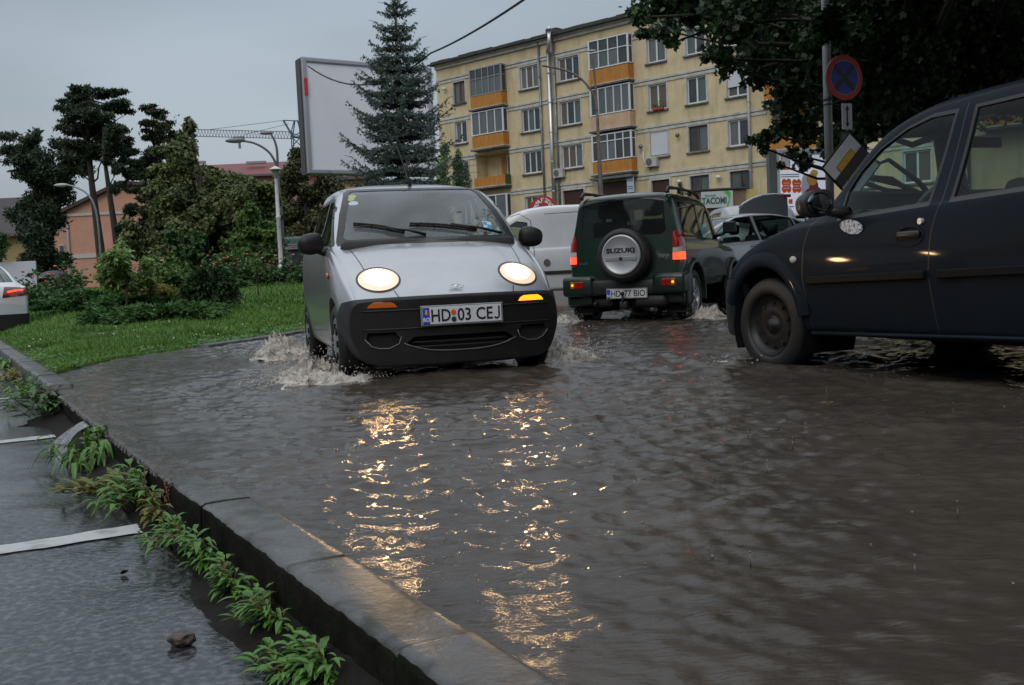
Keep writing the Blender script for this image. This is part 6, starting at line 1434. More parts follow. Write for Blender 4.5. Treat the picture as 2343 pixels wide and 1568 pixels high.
# junipers: feathery sprays arching out of a low centre
JUN = leafmat('juniper_needles', (.03, .085, .022), (.10, .20, .06), .55, .1, .3); JUND = leafmat('juniper_dark', (.014, .036, .012), (.045, .09, .028), .6, .08, .25)
def lawn_hit(u, v):
    for y in np.arange(8.5, 45, .05):
        q = at(u, v, float(y))
        if q.z <= lawn_z(q.x, q.y): return q
    return at(u, v, 30)
def juniper(label, u, v, Y, W_, D_, H_, n, m_, seed, lean=(0, 0), arch_=.5):
    r = np.random.default_rng(seed); p = lawn_hit(u, v); q_ = p.y / Y; W_ *= q_; D_ *= q_; H_ *= q_ * .8; root = empty('juniper', (p.x, p.y, lawn_z(p.x, p.y) - .02)); Vs = []; bm = bmesh.new()
    for k in range(n):
        a = r.random() * 2 * math.pi; L = (.35 + .65 * r.random()); ex = np.array([math.cos(a) * W_ * L + lean[0], math.sin(a) * D_ * L + lean[1], H_ * (.35 + .75 * r.random()) * (1.1 - .5 * L)])
        st = np.array([r.normal() * W_ * .15, r.normal() * D_ * .15, .02]); mid = st * .4 + ex * .6 + np.array([0, 0, H_ * arch_ * .5])
        T = np.linspace(.25, 1, 26)[:, None]; C = (1 - T) ** 2 * st + 2 * T * (1 - T) * mid + T ** 2 * ex
        if k % 6 == 0: tube(bm, [tuple(c) for c in C[::6]], [.012, .009, .006, .004, .003][:len(C[::6])], 5)
        d = np.gradient(C, axis=0); d /= np.linalg.norm(d, axis=1, keepdims=True)
        for q in range(4):
            side_ = unit(len(C), r); dirn = d * .75 + side_ * .55; ln = .055 + .06 * r.random(len(C))[:, None]; w = np.cross(dirn, unit(len(C), r)); w /= np.linalg.norm(w, axis=1, keepdims=True); w *= .008
            Vs.append(np.stack([C - w, C + dirn * ln * .5 + w * 1.6, C + dirn * ln, C + dirn * ln * .5 - w * 1.6], 1))
    V = np.concatenate(Vs).reshape(-1, 3); F = np.arange(len(V)).reshape(-1, 4)
    npmesh('foliage', V, F, m_, root, attr=r.random(len(F))); bmobj('stems', bm, BARK, root, True)
    tag(root, label, 'juniper', 'creeping junipers on the lawn')
juniper('wide creeping juniper at the left of the bed, nearest the pink house', 225, 712, 15.0, .95, .6, .42, 420, JUN, 51)
juniper('creeping juniper right behind the front one, half hidden', 320, 712, 14.6, .75, .5, .36, 320, JUN, 52)
juniper('front creeping juniper hugging the grass, left half', 275, 742, 12.4, .50, .45, .26, 260, JUN, 53)
juniper('front creeping juniper, the widest low mat nearest the water', 375, 738, 12.5, .72, .5, .30, 380, JUN, 54)
juniper('small creeping juniper at the right end of the front mat', 455, 728, 13.0, .38, .35, .24, 200, JUN, 55)
juniper('dark arching juniper leaning to the right over the lawn', 478, 715, 14.8, .42, .4, .78, 420, JUND, 56, (.05, 0), .8)
juniper('green upper juniper spray behind the dark arching one', 500, 672, 18.0, .55, .4, .36, 300, JUN, 57)
juniper('low juniper between the front mat and the dark arching one', 420, 695, 15.5, .45, .35, .26, 200, JUN, 58)

# staked sapling
def sapling():
    p = lawn_hit(591, 690); r = np.random.default_rng(61); root = empty('sapling', (p.x, p.y, lawn_z(p.x, p.y))); bm = bmesh.new(); tube(bm, [(0, 0, -.05), (.01, 0, .25), (-.01, .01, .5), (.0, 0, .85)], [.016, .014, .01, .005], 6)
    for k in range(9): limb(bm, (0, 0, .45 + .04 * k), (r.normal() * .14, r.normal() * .14, .65 + .05 * k), .005, .002, .05, 4, r)
    bmobj('trunk', bm, BARK, root, True); P, d = cloud_points([((0, 0, .78), (.16, .16, .22)), ((.1, 0, .6), (.1, .1, .1))], 240, r, 0); V, F = leaf_quads(P, unit(len(P), r), .055, .6, r); npmesh('crown', V, F, FRESH, root, attr=r.random(len(P)))
    tag(root, 'thin sapling standing alone on the lawn left of the white lamp', 'tree')
sapling()

# blue spruce in front of the billboard
def spruce():
    Y = 21.5; k = CAM_F / Y; top = at(903, -14, Y); X0 = at(912, 430, Y).x; zb = .35; H = top.z; r = np.random.default_rng(71)
    root = empty('blue_spruce', (X0, Y, zb)); bm = bmesh.new(); tube(bm, [(0, 0, -.3), ((top.x - X0) * .5, 0, (H - zb) * .5), (top.x - X0, 0, H - zb)], [.13, .08, .012], 9)
    wid = curve([(-14, 8), (30, 30), (70, 48), (110, 62), (150, 78), (185, 92), (215, 104), (270, 120), (330, 132), (380, 146), (430, 155), (520, 165), (640, 170)])
    Vs = []; Vr = []
    def brush(a, b, rad, dens=1.0):
        L = np.linalg.norm(b - a); n = max(4, int(L / .018 * dens)); T = r.random(n)[:, None]; C = a + (b - a) * T; d = (b - a) / max(L, 1e-6)
        s_ = unit(n, r); s_ -= (s_ @ d)[:, None] * d; s_ /= np.linalg.norm(s_, axis=1, keepdims=True); dirn = s_ * .85 + d * .5; w = np.cross(dirn, s_ + unit(n, r) * .3); w /= np.linalg.norm(w, axis=1, keepdims=True); w *= .011
        Vs.append(np.stack([C - w, C + w, C + dirn * rad + w * .4, C + dirn * rad - w * .4], 1)); Vr.append(.5 * r.random(n) + .5 * r.random())
    z = H - zb - .1; lvl = 0
    while z > .45:
        ax = np.array([(top.x - X0) * z / (H - zb), 0, z]); v_ = 784 - (z + zb - CAM_H) * k * 1.0 - (784 - 648); wp = wid(max(-14, min(640, 648 - (z + zb - CAM_H) * k))) / k
        lay = .62 + .42 * (.5 + .5 * math.sin(z * 2 * math.pi / .62)) + .08 * r.random(); nb = int(6 + min(7, wp * 6)); a0 = r.random() * 6
        for q in range(nb):
            a = a0 + 2 * math.pi * q / nb + r.normal() * .12; L = wp * lay * (.78 + .34 * r.random()); d = np.array([math.cos(a), math.sin(a), 0]); up_ = .34 if wp < .45 else .06
            P_ = [ax + d * L * t + np.array([0, 0, L * (up_ * t - .24 * math.sin(t * math.pi * .8) * (wp > .4) + .16 * t * t * (wp > .4))]) for t in np.linspace(0, 1, 7)]
            tube(bm, [tuple(p) for p in P_], [.014, .012, .010, .008, .006, .005, .004], 5)
            for p0, p1 in zip(P_[1:], P_[2:]): brush(p0, p1, .045, 1.6)
            side_ = np.array([-d[1], d[0], 0])
            for t in np.arange(.18, .98, .085 if wp > .5 else .13):
                i = min(5, int(t * 6)); c = P_[i] + (P_[i + 1] - P_[i]) * (t * 6 - i)
                for sg in (-1, 1):
                    ln = (.10 + .26 * (1 - t)) * min(1, L * 1.3) * (.7 + .6 * r.random()); e = c + side_ * sg * ln * .8 + d * ln * .62 + np.array([0, 0, r.normal() * .03 - .02]); brush(c, e, .042, 1.1)
                    if ln > .2: 
                        m_ = (c + e) / 2; brush(m_, m_ + d * ln * .5 + side_ * sg * ln * .15 + np.array([0, 0, -.02]), .04, 1)
            if q % 5 == 0: tube(bm, [tuple(P_[-1]), tuple(P_[-1] + d * (.10 + .08 * r.random()) + np.array([0, 0, .02]))], [.006, .004], 4)
        z -= .16 + .05 * min(1, wp) + .04 * r.random(); lvl += 1
    brush(np.array([top.x - X0, 0, H - zb - .5]), np.array([top.x - X0, 0, H - zb]), .07, 3)
    V = np.concatenate(Vs).reshape(-1, 3); F = np.arange(len(V)).reshape(-1, 4)
    npmesh('crown', V, F, leafmat('spruce_needles', (.040, .066, .056), (.13, .175, .145), .6, .08, .25), root, attr=np.concatenate(Vr)); bmobj('trunk', bm, BARK, root, True)
    tag(root, 'blue spruce in front of the white billboard', 'tree')
spruce()

# the big dark maple hanging in from the top right
MAPL = leafmat('maple_leaves', (.013, .032, .010), (.050, .100, .030), .42, .18, .4)
mb = [(1495, 18, 55, 32), (1465, 40, 30, 22), (1520, 70, 42, 22), (1475, 78, 20, 14), (1540, 98, 20, 12), (1590, 25, 70, 45), (1640, 120, 30, 22), (1660, 150, 28, 30), (1615, 135, 16, 12), (1680, 60, 70, 50), (1715, 130, 40, 40), (1760, 60, 90, 70), (1730, 180, 36, 24), (1780, 150, 60, 55), (1800, 225, 50, 40), (1850, 60, 90, 80), (1845, 190, 70, 60), (1760, 312, 34, 14), (1725, 320, 18, 9), (1745, 338, 16, 14), (1800, 290, 34, 24), (1840, 300, 40, 34), (1812, 352, 16, 16), (1838, 372, 20, 24), (1790, 380, 10, 8), (1900, 100, 90, 90), (1905, 240, 60, 60), (1930, 330, 60, 40), (1980, 60, 110, 100), (2000, 190, 100, 80), (2000, 280, 70, 36), (2090, 80, 120, 110), (2120, 190, 110, 70), (2210, 70, 130, 110), (2250, 160, 110, 60), (2330, 60, 130, 100), (2070, 250, 70, 36), (2360, 150, 100, 60), (1700, 5, 120, 40), (1600, -20, 120, 40), (2000, -20, 200, 60), (2300, -20, 200, 60)]
MB = px_blobs(mb, 17.5, 3.0, 81, .8)
back = px_blobs([(1900, 90, 120, 110), (2030, 120, 140, 130), (2180, 110, 150, 130), (2320, 100, 150, 120), (1960, 250, 80, 60), (2200, 230, 120, 60), (2330, 220, 120, 60), (1780, 80, 110, 80)], 22, 1.5, 82, .5)
canopy = [((3.2, 9.5, 5.6), (1.7, 1.6, 1.0)), ((5.2, 7.5, 5.6), (2.2, 2.0, 1.1)), ((4.2, 12.5, 6.2), (2.0, 1.8, 1.2)), ((6.8, 10.5, 6.0), (2.2, 2.2, 1.4)), ((3.4, 6.0, 4.8), (1.6, 1.7, .9)), ((6.0, 5.0, 5.2), (2.2, 2.0, 1.1)), ((8.5, 7.5, 5.4), (2.0, 2.4, 1.6)), ((5.0, 3.0, 4.8), (2.0, 1.7, 1.0)), ((9.5, 12, 6.0), (2.2, 2.2, 2.0)), ((7.8, 15, 6.5), (2.4, 2.2, 2.0))]
tx, ty = 8.6, 19.5
mtree = tree('maple_tree', 'huge dark maple whose boughs hang over the top right of the street', 'tree', 17.5, (tx, ty, ground_at(tx, ty) - .05), MB + back + canopy, MAPL, 165000, .088, .62, trunk=[(tx, ty, -.1), (tx + .05, ty - .1, 1.6), (tx - .3, ty - .4, 3.0), (tx - .8, ty - .8, 4.4), (tx - 1.2, ty - 1.2, 6.0)], tr=.34, seed=83, kites=MAPLE, gap=-.75, gfreq=1.6, shell=.25, outward=.3, droop=.35)
# the paler bough in front of the sign pole
mf_ = px_blobs([(1893, 55, 30, 20), (1915, 80, 22, 12), (1905, 30, 22, 14), (1880, 92, 14, 8)], 12.6, .4, 84, .6)
P, d = cloud_points(mf_, 1500, np.random.default_rng(85), .1); r_ = np.random.default_rng(86); V, F = leaf_quads(P, unit(len(P), r_) * .6 + np.array([0, -.3, .6]), .08, .62, r_, MAPLE); V -= np.array(mtree.location)
npmesh('pale_bough', V, F, leafmat('maple_leaves_pale', (.012, .035, .010), (.04, .09, .025), .42, .3, .4), mtree, attr=np.repeat(r_.random(len(P)), 5))

# ---------------------------------------------------------------- grass
def grass():
    r = np.random.default_rng(91); Vs = []; A = []
    def patch(n, y0, y1, hmin, hmax, w, pw=1.6):
        y = y0 + (y1 - y0) * r.random(n) ** pw; xr = np.array([LAWN_R(v) for v in y]); lo = -.53 * y - .5
        x = xr - .02 - (xr - lo) * r.random(n); s = (x - K0.x) * KN.x + (y - K0.y) * KN.y; k = (s > .19 + .05 * r.random(n)); x, y = x[k], y[k]; xr = xr[k]
        e = np.clip((xr - x) / .5, .35, 1); e2 = np.clip(1.25 * (s[k] - .1) / .6, .3, 1)
        z = np.array([lawn_z(a, b) for a, b in zip(x, y)]); h = (hmin + (hmax - hmin) * r.random(len(x))) * np.minimum(e, e2) * (1 + .35 * fbm(x * 1.5, y * 1.5, 3, 17)); ang = r.random(len(x)) * 6.283; lean = .15 + .6 * r.random(len(x))
        C = np.stack([x, y, z - .01], 1); wv = np.stack([np.cos(ang), np.sin(ang), 0 * ang], 1) * w * (.6 + .8 * r.random(len(x)))[:, None]; dv = np.stack([-np.sin(ang) * lean, np.cos(ang) * lean, np.ones_like(ang)], 1) * h[:, None]; bend = np.stack([-np.sin(ang) * lean, np.cos(ang) * lean, -.25 * lean], 1) * h[:, None] * .5
        m1 = C + dv * .6; tip = C + dv + bend
        Vs.append(np.stack([C - wv * .5, C + wv * .5, m1 + wv * .42, m1 - wv * .42], 1)); Vs.append(np.stack([m1 - wv * .42, m1 + wv * .42, tip + wv * .06, tip - wv * .06], 1)); v = r.random(len(x)); A.extend([v, v])
    patch(85000, 8.1, 15, .05, .13, .007, 1.3); patch(60000, 12, 22, .06, .15, .012, 1.2); patch(45000, 19, 36, .08, .18, .024, 1.1)
    V = np.concatenate(Vs).reshape(-1, 3); F = np.arange(len(V)).reshape(-1, 4)
    o = npmesh('grass', V, F, leafmat('grass_blades', (.045, .125, .016), (.15, .27, .045), .5, .3, .35), attr=np.concatenate(A)); tag(o, 'wet green grass of the park lawn', None, kind='stuff')
    # clover and broad leaves near the edge
    n = 11000; y = 8.15 + 7 * r.random(n) ** 1.4; xr = np.array([LAWN_R(v) for v in y]); x = xr - 1.9 * r.random(n) ** 1.4; s = (x - K0.x) * KN.x + (y - K0.y) * KN.y; k = (s > .12) & (fbm(x * 1.4, y * 1.4, 3, 29) > -.1); x, y = x[k], y[k]
    C = np.stack([x, y, np.array([lawn_z(a, b) for a, b in zip(x, y)]) + .01 + .05 * r.random(len(x))], 1); V, F = leaf_quads(C, unit(len(x), r) * .5 + np.array([0, -.2, .8]), .035, .8, r)
    o = npmesh('ground_cover', V, F, leafmat('clover_leaves', (.045, .13, .02), (.12, .23, .055), .5, .25), attr=r.random(len(F))); tag(o, 'clover and small broad leaves along the lawn edge', None, kind='stuff')
    n = 60; y = 8.8 + 10 * r.random(n); xr = np.array([LAWN_R(v) for v in y]); x = xr - 3.2 * r.random(n) - .1; bm = bmesh.new()
    for a, b in zip(x, y):
        if (a - K0.x) * KN.x + (b - K0.y) * KN.y > .2: sphere(bm, (a, b, lawn_z(a, b) + .06 + .06 * r.random()), .009 + .004 * r.random(), u=6, v=5)
    o = bmobj('clover_flowers', bm, mat('clover_white', (.5, .5, .45), .7)); tag(o, 'tiny white clover flowers scattered in the grass', None, kind='stuff')
grass()

# ---------------------------------------------------------------- weeds at the foot of the kerb
WEED = leafmat('weed_leaves', (.045, .14, .018), (.13, .27, .045), .38, .3, .5); WEEDY = leafmat('weed_yellow', (.10, .12, .02), (.20, .18, .04), .45, .3); STEM = mat('weed_stem', (.14, .06, .03), .6)
def broad_leaf(base, dirn, up, L, w, droop, r):
    """a lance shaped leaf with a folded midrib, 2 x 7 quads"""
    d = np.array(dirn, float); d /= np.linalg.norm(d); s = np.cross(d, up); s /= np.linalg.norm(s) + 1e-9; n_ = 8; C = []
    for k in range(n_):
        t = k / (n_ - 1); ww = w * math.sin(math.pi * min(1, t ** .8 * .98 + .02)) ** .8 * (1 - .15 * math.sin(t * 18)) ; c = np.array(base) + d * L * t + np.array([0, 0, -droop * L * t * t]); rise = np.array([0, 0, ww * .35])
        C.append((c - s * ww + rise, c, c + s * ww + rise))
    q = []
    for a, b in zip(C, C[1:]): q.append([a[0], b[0], b[1], a[1]]); q.append([a[1], b[1], b[2], a[2]])
    return q
def weed(label, u, v, n, L, spread, seed, m_=None, tall=.05, curl=.5, seed_heads=False):
    L *= .92; spread *= 1.45; n = int(n * 2.1); tall *= 1.1; wf = .085 + .07 * ((seed * 37) % 10) / 10
    r = np.random.default_rng(seed); p = gz(u, v, LOT_Z + .03); root = empty('weed', (p.x, p.y, LOT_Z + .012)); Q = []; bm = bmesh.new()
    dk = np.array([KN.x, KN.y]); 
    for k in range(n):
        a = r.random() * 6.283; c = np.array([math.cos(a) * spread * r.random(), math.sin(a) * spread * r.random(), .005]); h = tall * (.3 + r.random()); out = np.array([math.cos(a), math.sin(a)])
        lim = -.03 - ((p.x - K0.x) * KN.x + (p.y - K0.y) * KN.y) ; e_ = c[:2] @ dk - lim
        if e_ > 0: c[:2] -= dk * (e_ + .015 * r.random())
        if out @ dk > .3: out = out - dk * 1.2 * (out @ dk)
        tipc = c + np.array([out[0] * spread * .5, out[1] * spread * .5, h])
        if k % 2 == 0: tube(bm, [tuple(c), tuple((c + tipc) / 2 + np.array([0, 0, .01])), tuple(tipc)], [.0022, .0018, .0012], 5)
        for j in range(3):
            b = c + (tipc - c) * (.5 + .25 * j); aa = math.atan2(out[1], out[0]) + r.normal() * .6; l_ = L * (.6 + .7 * r.random())
            Q += broad_leaf(b, (math.cos(aa), math.sin(aa), .35 + .5 * r.random()), np.array([0, 0, 1.]), l_, l_ * wf * (.8 + .5 * r.random()), curl * (.6 + r.random()), r)
    if seed_heads:
        for k in range(6):
            e = np.array([r.normal() * .05, r.normal() * .05, .10 + .05 * r.random()]); tube(bm, [(0, 0, 0), tuple(e * .6), tuple(e)], [.0025, .002, .0015], 5)
            for q in range(12): sphere(bm, tuple(e * (.6 + .4 * q / 12) + r.normal(size=3) * .004), .0035, u=5, v=4)
    V = np.array(Q).reshape(-1, 3); F = np.arange(len(V)).reshape(-1, 4); vv = np.repeat(r.random(len(F) // 14 + 1), 14)[:len(F)]
    npmesh('leaves', V, F, m_ or WEED, root, attr=vv, smooth=False); bmobj('stems', bm, STEM, root, True)
    tag(root, label, 'weed', 'weeds growing along the kerb')
weed('nearest leafy weed at the bottom edge beside the kerb', 800, 1530, 20, .055, .05, 101, tall=.05)
weed('low weed with long pointed leaves, left of the nearest one', 700, 1520, 16, .055, .05, 102, tall=.03)
weed('broad leaved weed under the yellow fallen leaf', 640, 1420, 20, .055, .045, 103, tall=.06)
weed('leafy weed halfway down the kerb, above the yellow leaf', 560, 1340, 17, .055, .045, 104, tall=.06)
weed('small weed leaning on the kerb below the seeding one', 515, 1275, 14, .06, .05, 105, tall=.06)
weed('wide leaved weed beside the nearest white line end', 440, 1235, 22, .06, .07, 106, tall=.05)
weed('brown seeding weed with dry stalks by the kerb', 400, 1180, 8, .06, .05, 107, m_=WEEDY, tall=.05, seed_heads=True)
weed('lush weed with drooping leaves above the nearest white line', 335, 1150, 24, .085, .09, 108, tall=.09)
weed('flattened weed trailing in the runoff', 255, 1115, 14, .11, .09, 109, m_=WEEDY, tall=.03, curl=.3)
weed('big bright tussock of weed below the spilling water', 215, 1055, 26, .11, .10, 110, tall=.10, curl=.9)
weed('dark bushy weed above the spilling water', 125, 945, 24, .12, .16, 111, m_=DARKSH, tall=.14)
weed('small weed at the gap between the two kerbs', 70, 905, 16, .12, .14, 112, tall=.08)
weed('yellow green weed by the far white line', 30, 870, 18, .14, .22, 113, m_=WEEDY, tall=.08)
weed('weed at the left edge under the far kerb', 8, 845, 16, .15, .25, 114, tall=.10)
# ================================================================== street furniture
GALV = mat('galvanised', (.26, .27, .28), .45, .5, col2=(.18, .19, .20), ns=5)
GALVD = mat('dark_galvanised', (.10, .11, .12), .5, .4)
LAMPW = mat('lamp_white_paint', (.62, .62, .62), .5, col2=(.45, .45, .44), ns=4)
def billboard():
    a = at(705, 398, 25.5); Yr_ = 27.5; b = at(1000, 398, Yr_); X0, X1 = a.x, b.x; d = Vector((X1 - X0, Yr_ - 25.5, 0)); W_ = d.length; ang = math.atan2(d.y, d.x)
    zb, zt = at(722, 397, 25.5).z, at(700, 128, 25.5).z; root = empty('billboard', (X0, 25.5, 0), ang); fr = .13; D_ = .42
    bm = bmesh.new()
    box(bm, (fr / 2, D_ / 2, (zb + zt) / 2), (fr, D_, zt - zb), bev=.03); box(bm, (W_ - fr / 2, D_ / 2, (zb + zt) / 2), (fr, D_, zt - zb), bev=.03)
    for z in (zb + fr / 2, zt - fr / 2): box(bm, (W_ / 2, D_ / 2, z), (W_ - .02, D_ - .01, fr), bev=.03)
    bmobj('frame', bm, mat('billboard_frame', (.36, .36, .39), .4, .5), root, False)
    bm = bmesh.new(); box(bm, (-.012, D_ / 2 + .02, (zb + zt) / 2), (.03, D_ - .14, zt - zb - .1)); bmobj('side_panel', bm, mat('billboard_side', (.05, .045, .05), .5), root)
    bm = bmesh.new(); box(bm, (W_ / 2, .07, (zb + zt) / 2), (W_ - 2 * fr + .02, .04, zt - zb - 2 * fr + .02)); bmobj('panel', bm, mat('billboard_panel', (.74, .74, .80), .5, col2=(.68, .68, .74), ns=1.2, n0=.3, n1=.8), root)
    bm = bmesh.new(); box(bm, (fr * .55, -.015, at(720, 197, 25.5).z), (fr * .7, .02, .42)); bmobj('red_sticker', bm, mat('sticker_red', (.5, .03, .03), .5), root)
    bm = bmesh.new(); zg = ground_at(X0, 26) - .1; cyl(bm, (W_ / 2, D_ / 2 + .12, zg), (W_ / 2, D_ / 2 + .12, zb + .3), .14, n=16); box(bm, (W_ / 2, D_ / 2 + .3, (zb + zt) / 2), (W_ - .1, .12, zt - zb - .1)); bmobj('post', bm, GALVD, root)
    tag(root, 'large blank white billboard in a grey frame behind the spruce', 'billboard'); return root
billboard()
def cable(name, label, pts, sag, r_=.012):
    root = None; P = []
    for a, b, s in zip(pts, pts[1:], sag):
        a, b = Vector(a), Vector(b)
        for k in range(14): t = k / 14; p = a.lerp(b, t); p.z -= s * 4 * t * (1 - t); P.append(p)
    P.append(Vector(pts[-1])); bm = bmesh.new(); tube(bm, P, r_, 5); o = bmobj(name, bm, mat('cable_black', (.012, .012, .012), .6), None, True); tag(o, label, 'cable'); return o
cable('overhead_cable', 'black cable running from the billboard past the spruce up over the street', [at(705, 152, 25.4), at(985, 122, 21.0), at(1200, -2, 13), at(1400, -190, 9)], [.55, .05, .05], .018)
cable('overhead_cable', 'thin wire crossing the sky at the left edge of the photo', [at(-60, 378, 60), at(70, 355, 55)], [.1], .03)

def ornate_lamp():
    Y = 30; p = at(646, 655, Y); root = empty('park_lamp', (p.x, Y, p.z - .05)); H = at(633, 381, Y).z - p.z + .05
    bm = bmesh.new(); prof = [(.001, 0), (.085, 0), (.085, .05), (.080, .10), (.074, .58), (.088, .60), (.090, .64), (.075, .67), (.066, .70), (.062, 1.0), (.060, 2.05), (.072, 2.07), (.072, 2.11), (.056, 2.14), (.050, H - .62), (.048, H - .38), (.06, H - .35)]
    lathe(bm, prof, n=20); bmobj('pole', bm, mat('lamp_pole_paint', (.60, .60, .61), .5, col2=(.56, .56, .57), ns=3, col3=(.04, .04, .035), ns3=14, m0=.60, m1=.63), root, True)
    bm = bmesh.new(); lathe(bm, [(.05, H - .36), (.055, H - .33), (.125, H - .12), (.13, H - .09)], n=20); bmobj('lamp_shade', bm, mat('lamp_glass_grey', (.20, .20, .19), .3), root, True)
    bm = bmesh.new(); lathe(bm, [(.12, H - .11), (.19, H - .10), (.18, H - .08), (.08, H - .02), (.03, H), (.001, H + .01)], n=24); bmobj('lamp_cap', bm, LAMPW, root, True)
    tag(root, 'white ornate park lamp post with a flat cap standing on the lawn', 'lamp post')
ornate_lamp()
def street_lamp(label, base, path, heads, r0, r1, m_, name='street_lamp', group=None, headm=None):
    """path: list of lists of world points (first is the pole from the ground), heads: (point, direction, size)"""
    root = empty(name, base); B = Vector(base)
    for i, pl in enumerate(path):
        pts = [Vector(p) - B for p in pl]
        # resample smoothly
        S = []
        for k in range(len(pts) - 1):
            p0, p1, p2, p3 = pts[max(k - 1, 0)], pts[k], pts[k + 1], pts[min(k + 2, len(pts) - 1)]
            for t in np.linspace(0, 1, 6, endpoint=False): S.append(.5 * ((2 * p1) + (-p0 + p2) * t + (2 * p0 - 5 * p1 + 4 * p2 - p3) * t * t + (-p0 + 3 * p1 - 3 * p2 + p3) * t ** 3))
        S.append(pts[-1]); n = len(S); bm = bmesh.new(); ra, rb = (r0, r1) if i == 0 else (r1, r1 * .8)
        tube(bm, S, [ra + (rb - ra) * k / (n - 1) for k in range(n)], 10); bmobj('pole' if i == 0 else 'arm', bm, m_, root, True)
    for (p, d, s) in heads:
        bm = bmesh.new(); M = frame(Vector(p) - B, d, (0, 0, 1)); sphere(bm, (0, 0, 0), (s, s * .32, s * .24), M=M); h = bmobj('lamp_head', bm, headm or mat('lamp_head_grey', (.38, .38, .37), .4), root, True)
        bm = bmesh.new(); sphere(bm, (s * .1, 0, -s * .10), (s * .7, s * .25, s * .17), M=M); bmobj('lamp_lens', bm, mat('lamp_lens', (.45, .45, .42), .2), h, True)
    tag(root, label, 'street lamp', group); return root
Y = 37; b = at(236, 658, Y)
street_lamp('slender curved street lamp at the left, by the pink house', (b.x, b.y, b.z), [[b, at(231, 590, Y), at(226, 530, Y), at(221, 490, Y), at(212, 462, Y), at(195, 440, Y), at(168, 427, Y), at(150, 424, Y)]], [(at(140, 424, Y), (1, 0, .02), .27)], .045, .03, GALV)
bsk = bmesh.new(); r__ = np.random.default_rng(5)
for k in range(70): sphere(bsk, tuple(np.array(at(232 + r__.normal() * 5, 609 + r__.normal() * 4, 36.8)) + r__.normal(size=3) * .05), .07, u=5, v=4)
o = bmobj('flower_basket', bsk, mat('basket_flowers', (.30, .05, .02), .6, col2=(.04, .08, .02), ns=5, n0=.45, n1=.55)); tag(o, 'red flower basket hanging on the slender curved street lamp', 'flower basket')
Y = 40; b = at(652, 655, Y)
street_lamp('double armed street lamp rising behind the white ornate lamp', (b.x, b.y, b.z), [[b, at(645, 520, Y), at(639, 440, Y), at(635, 395, Y)], [at(635, 395, Y), at(631, 375, Y), at(618, 352, Y), at(600, 337, Y), at(578, 327, Y), at(555, 323, Y)], [at(635, 395, Y), at(634, 350, Y), at(629, 325, Y), at(620, 308, Y)]], [(at(538, 322, Y), (1, 0, 0), .40), (at(609, 305, Y), (1, 0, -.25), .27)], .09, .05, GALVD, headm=mat('lamp_head_dark', (.13, .14, .15), .4))
Y = 36; b = at(1379, 600, Y)
street_lamp('tall rusty street lamp with a curved arm in front of the apartment block', (b.x, b.y, b.z), [[b, at(1374, 440, Y), at(1369, 330, Y), at(1366, 256, Y)], [at(1366, 256, Y), at(1363, 232, Y), at(1352, 208, Y), at(1330, 182, Y), at(1300, 164, Y), at(1270, 156, Y), at(1240, 151, Y)], [at(1366, 256, Y), at(1363, 210, Y), at(1359, 165, Y), at(1354, 128, Y)]], [(at(1353, 117, Y), (1, 0, 0), .17)], .11, .045, mat('rusty_pole', (.17, .15, .135), .6, .2, col2=(.10, .075, .06), ns=6), headm=mat('globe_grey', (.34, .33, .31), .4))

def crane():
    Y = 150; root = empty('tower_crane', (at(681, 340, Y).x, Y, 0)); B = Vector(root.location); CB = mat('crane_blue', (.06, .085, .14), .6); CS = mat('crane_jib', (.12, .14, .17), .6)
    x = lambda u, v: at(u, v, Y) - B
    bm = bmesh.new(); c = x(681, 305); zt = x(680, 276).z; zg = 0
    for dx in (-.7, .7):
        for dy in (-.7, .7): tube(bm, [(dx, dy, zg), (dx, dy, c.z), (dx * .3, dy * .3, zt)], .09, 5)
    z = zg; k = 0
    while z < c.z: cyl(bm, (-.7, -.7, z), (.7, -.7, min(z + 1.4, c.z)), .07, n=5); cyl(bm, (.7, -.7, z), (-.7, -.7, min(z + 1.4, c.z)), .07, n=5); z += 1.4
    bmobj('mast', bm, CB, root)
    bm = bmesh.new(); a, b_ = x(430, 312), x(672, 318)
    for dz in (0, 1.0): cyl(bm, a + Vector((0, 0, dz)), b_ + Vector((0, 0, dz)), .06, n=5)
    n = 34
    for k in range(n): p, q = a.lerp(b_, k / n), a.lerp(b_, (k + 1) / n); cyl(bm, p, (p + q) / 2 + Vector((0, 0, 1.0)), .032, n=4); cyl(bm, (p + q) / 2 + Vector((0, 0, 1.0)), q, .032, n=4)
    bmobj('jib', bm, CS, root)
    bm = bmesh.new(); cyl(bm, x(672, 314), x(720, 318), .16, n=6); cyl(bm, x(648, 276), x(670, 313), .14, n=6); cyl(bm, x(648, 276), x(681, 277), .08, n=5); cyl(bm, x(681, 278), x(712, 286), .07, n=5); bmobj('counter_jib', bm, CB, root)
    bm = bmesh.new(); cyl(bm, x(648, 276), x(470, 298), .035, n=4); cyl(bm, x(660, 284), x(560, 308), .035, n=4); cyl(bm, x(548, 318), x(548, 330), .05, n=4); box(bm, x(548, 333), (.3, .3, .9)); box(bm, x(546, 317), (1.6, .5, .5)); bmobj('hoist_rope', bm, CS, root)
    tag(root, 'tower crane jib and mast far behind the park trees', 'crane')
crane()

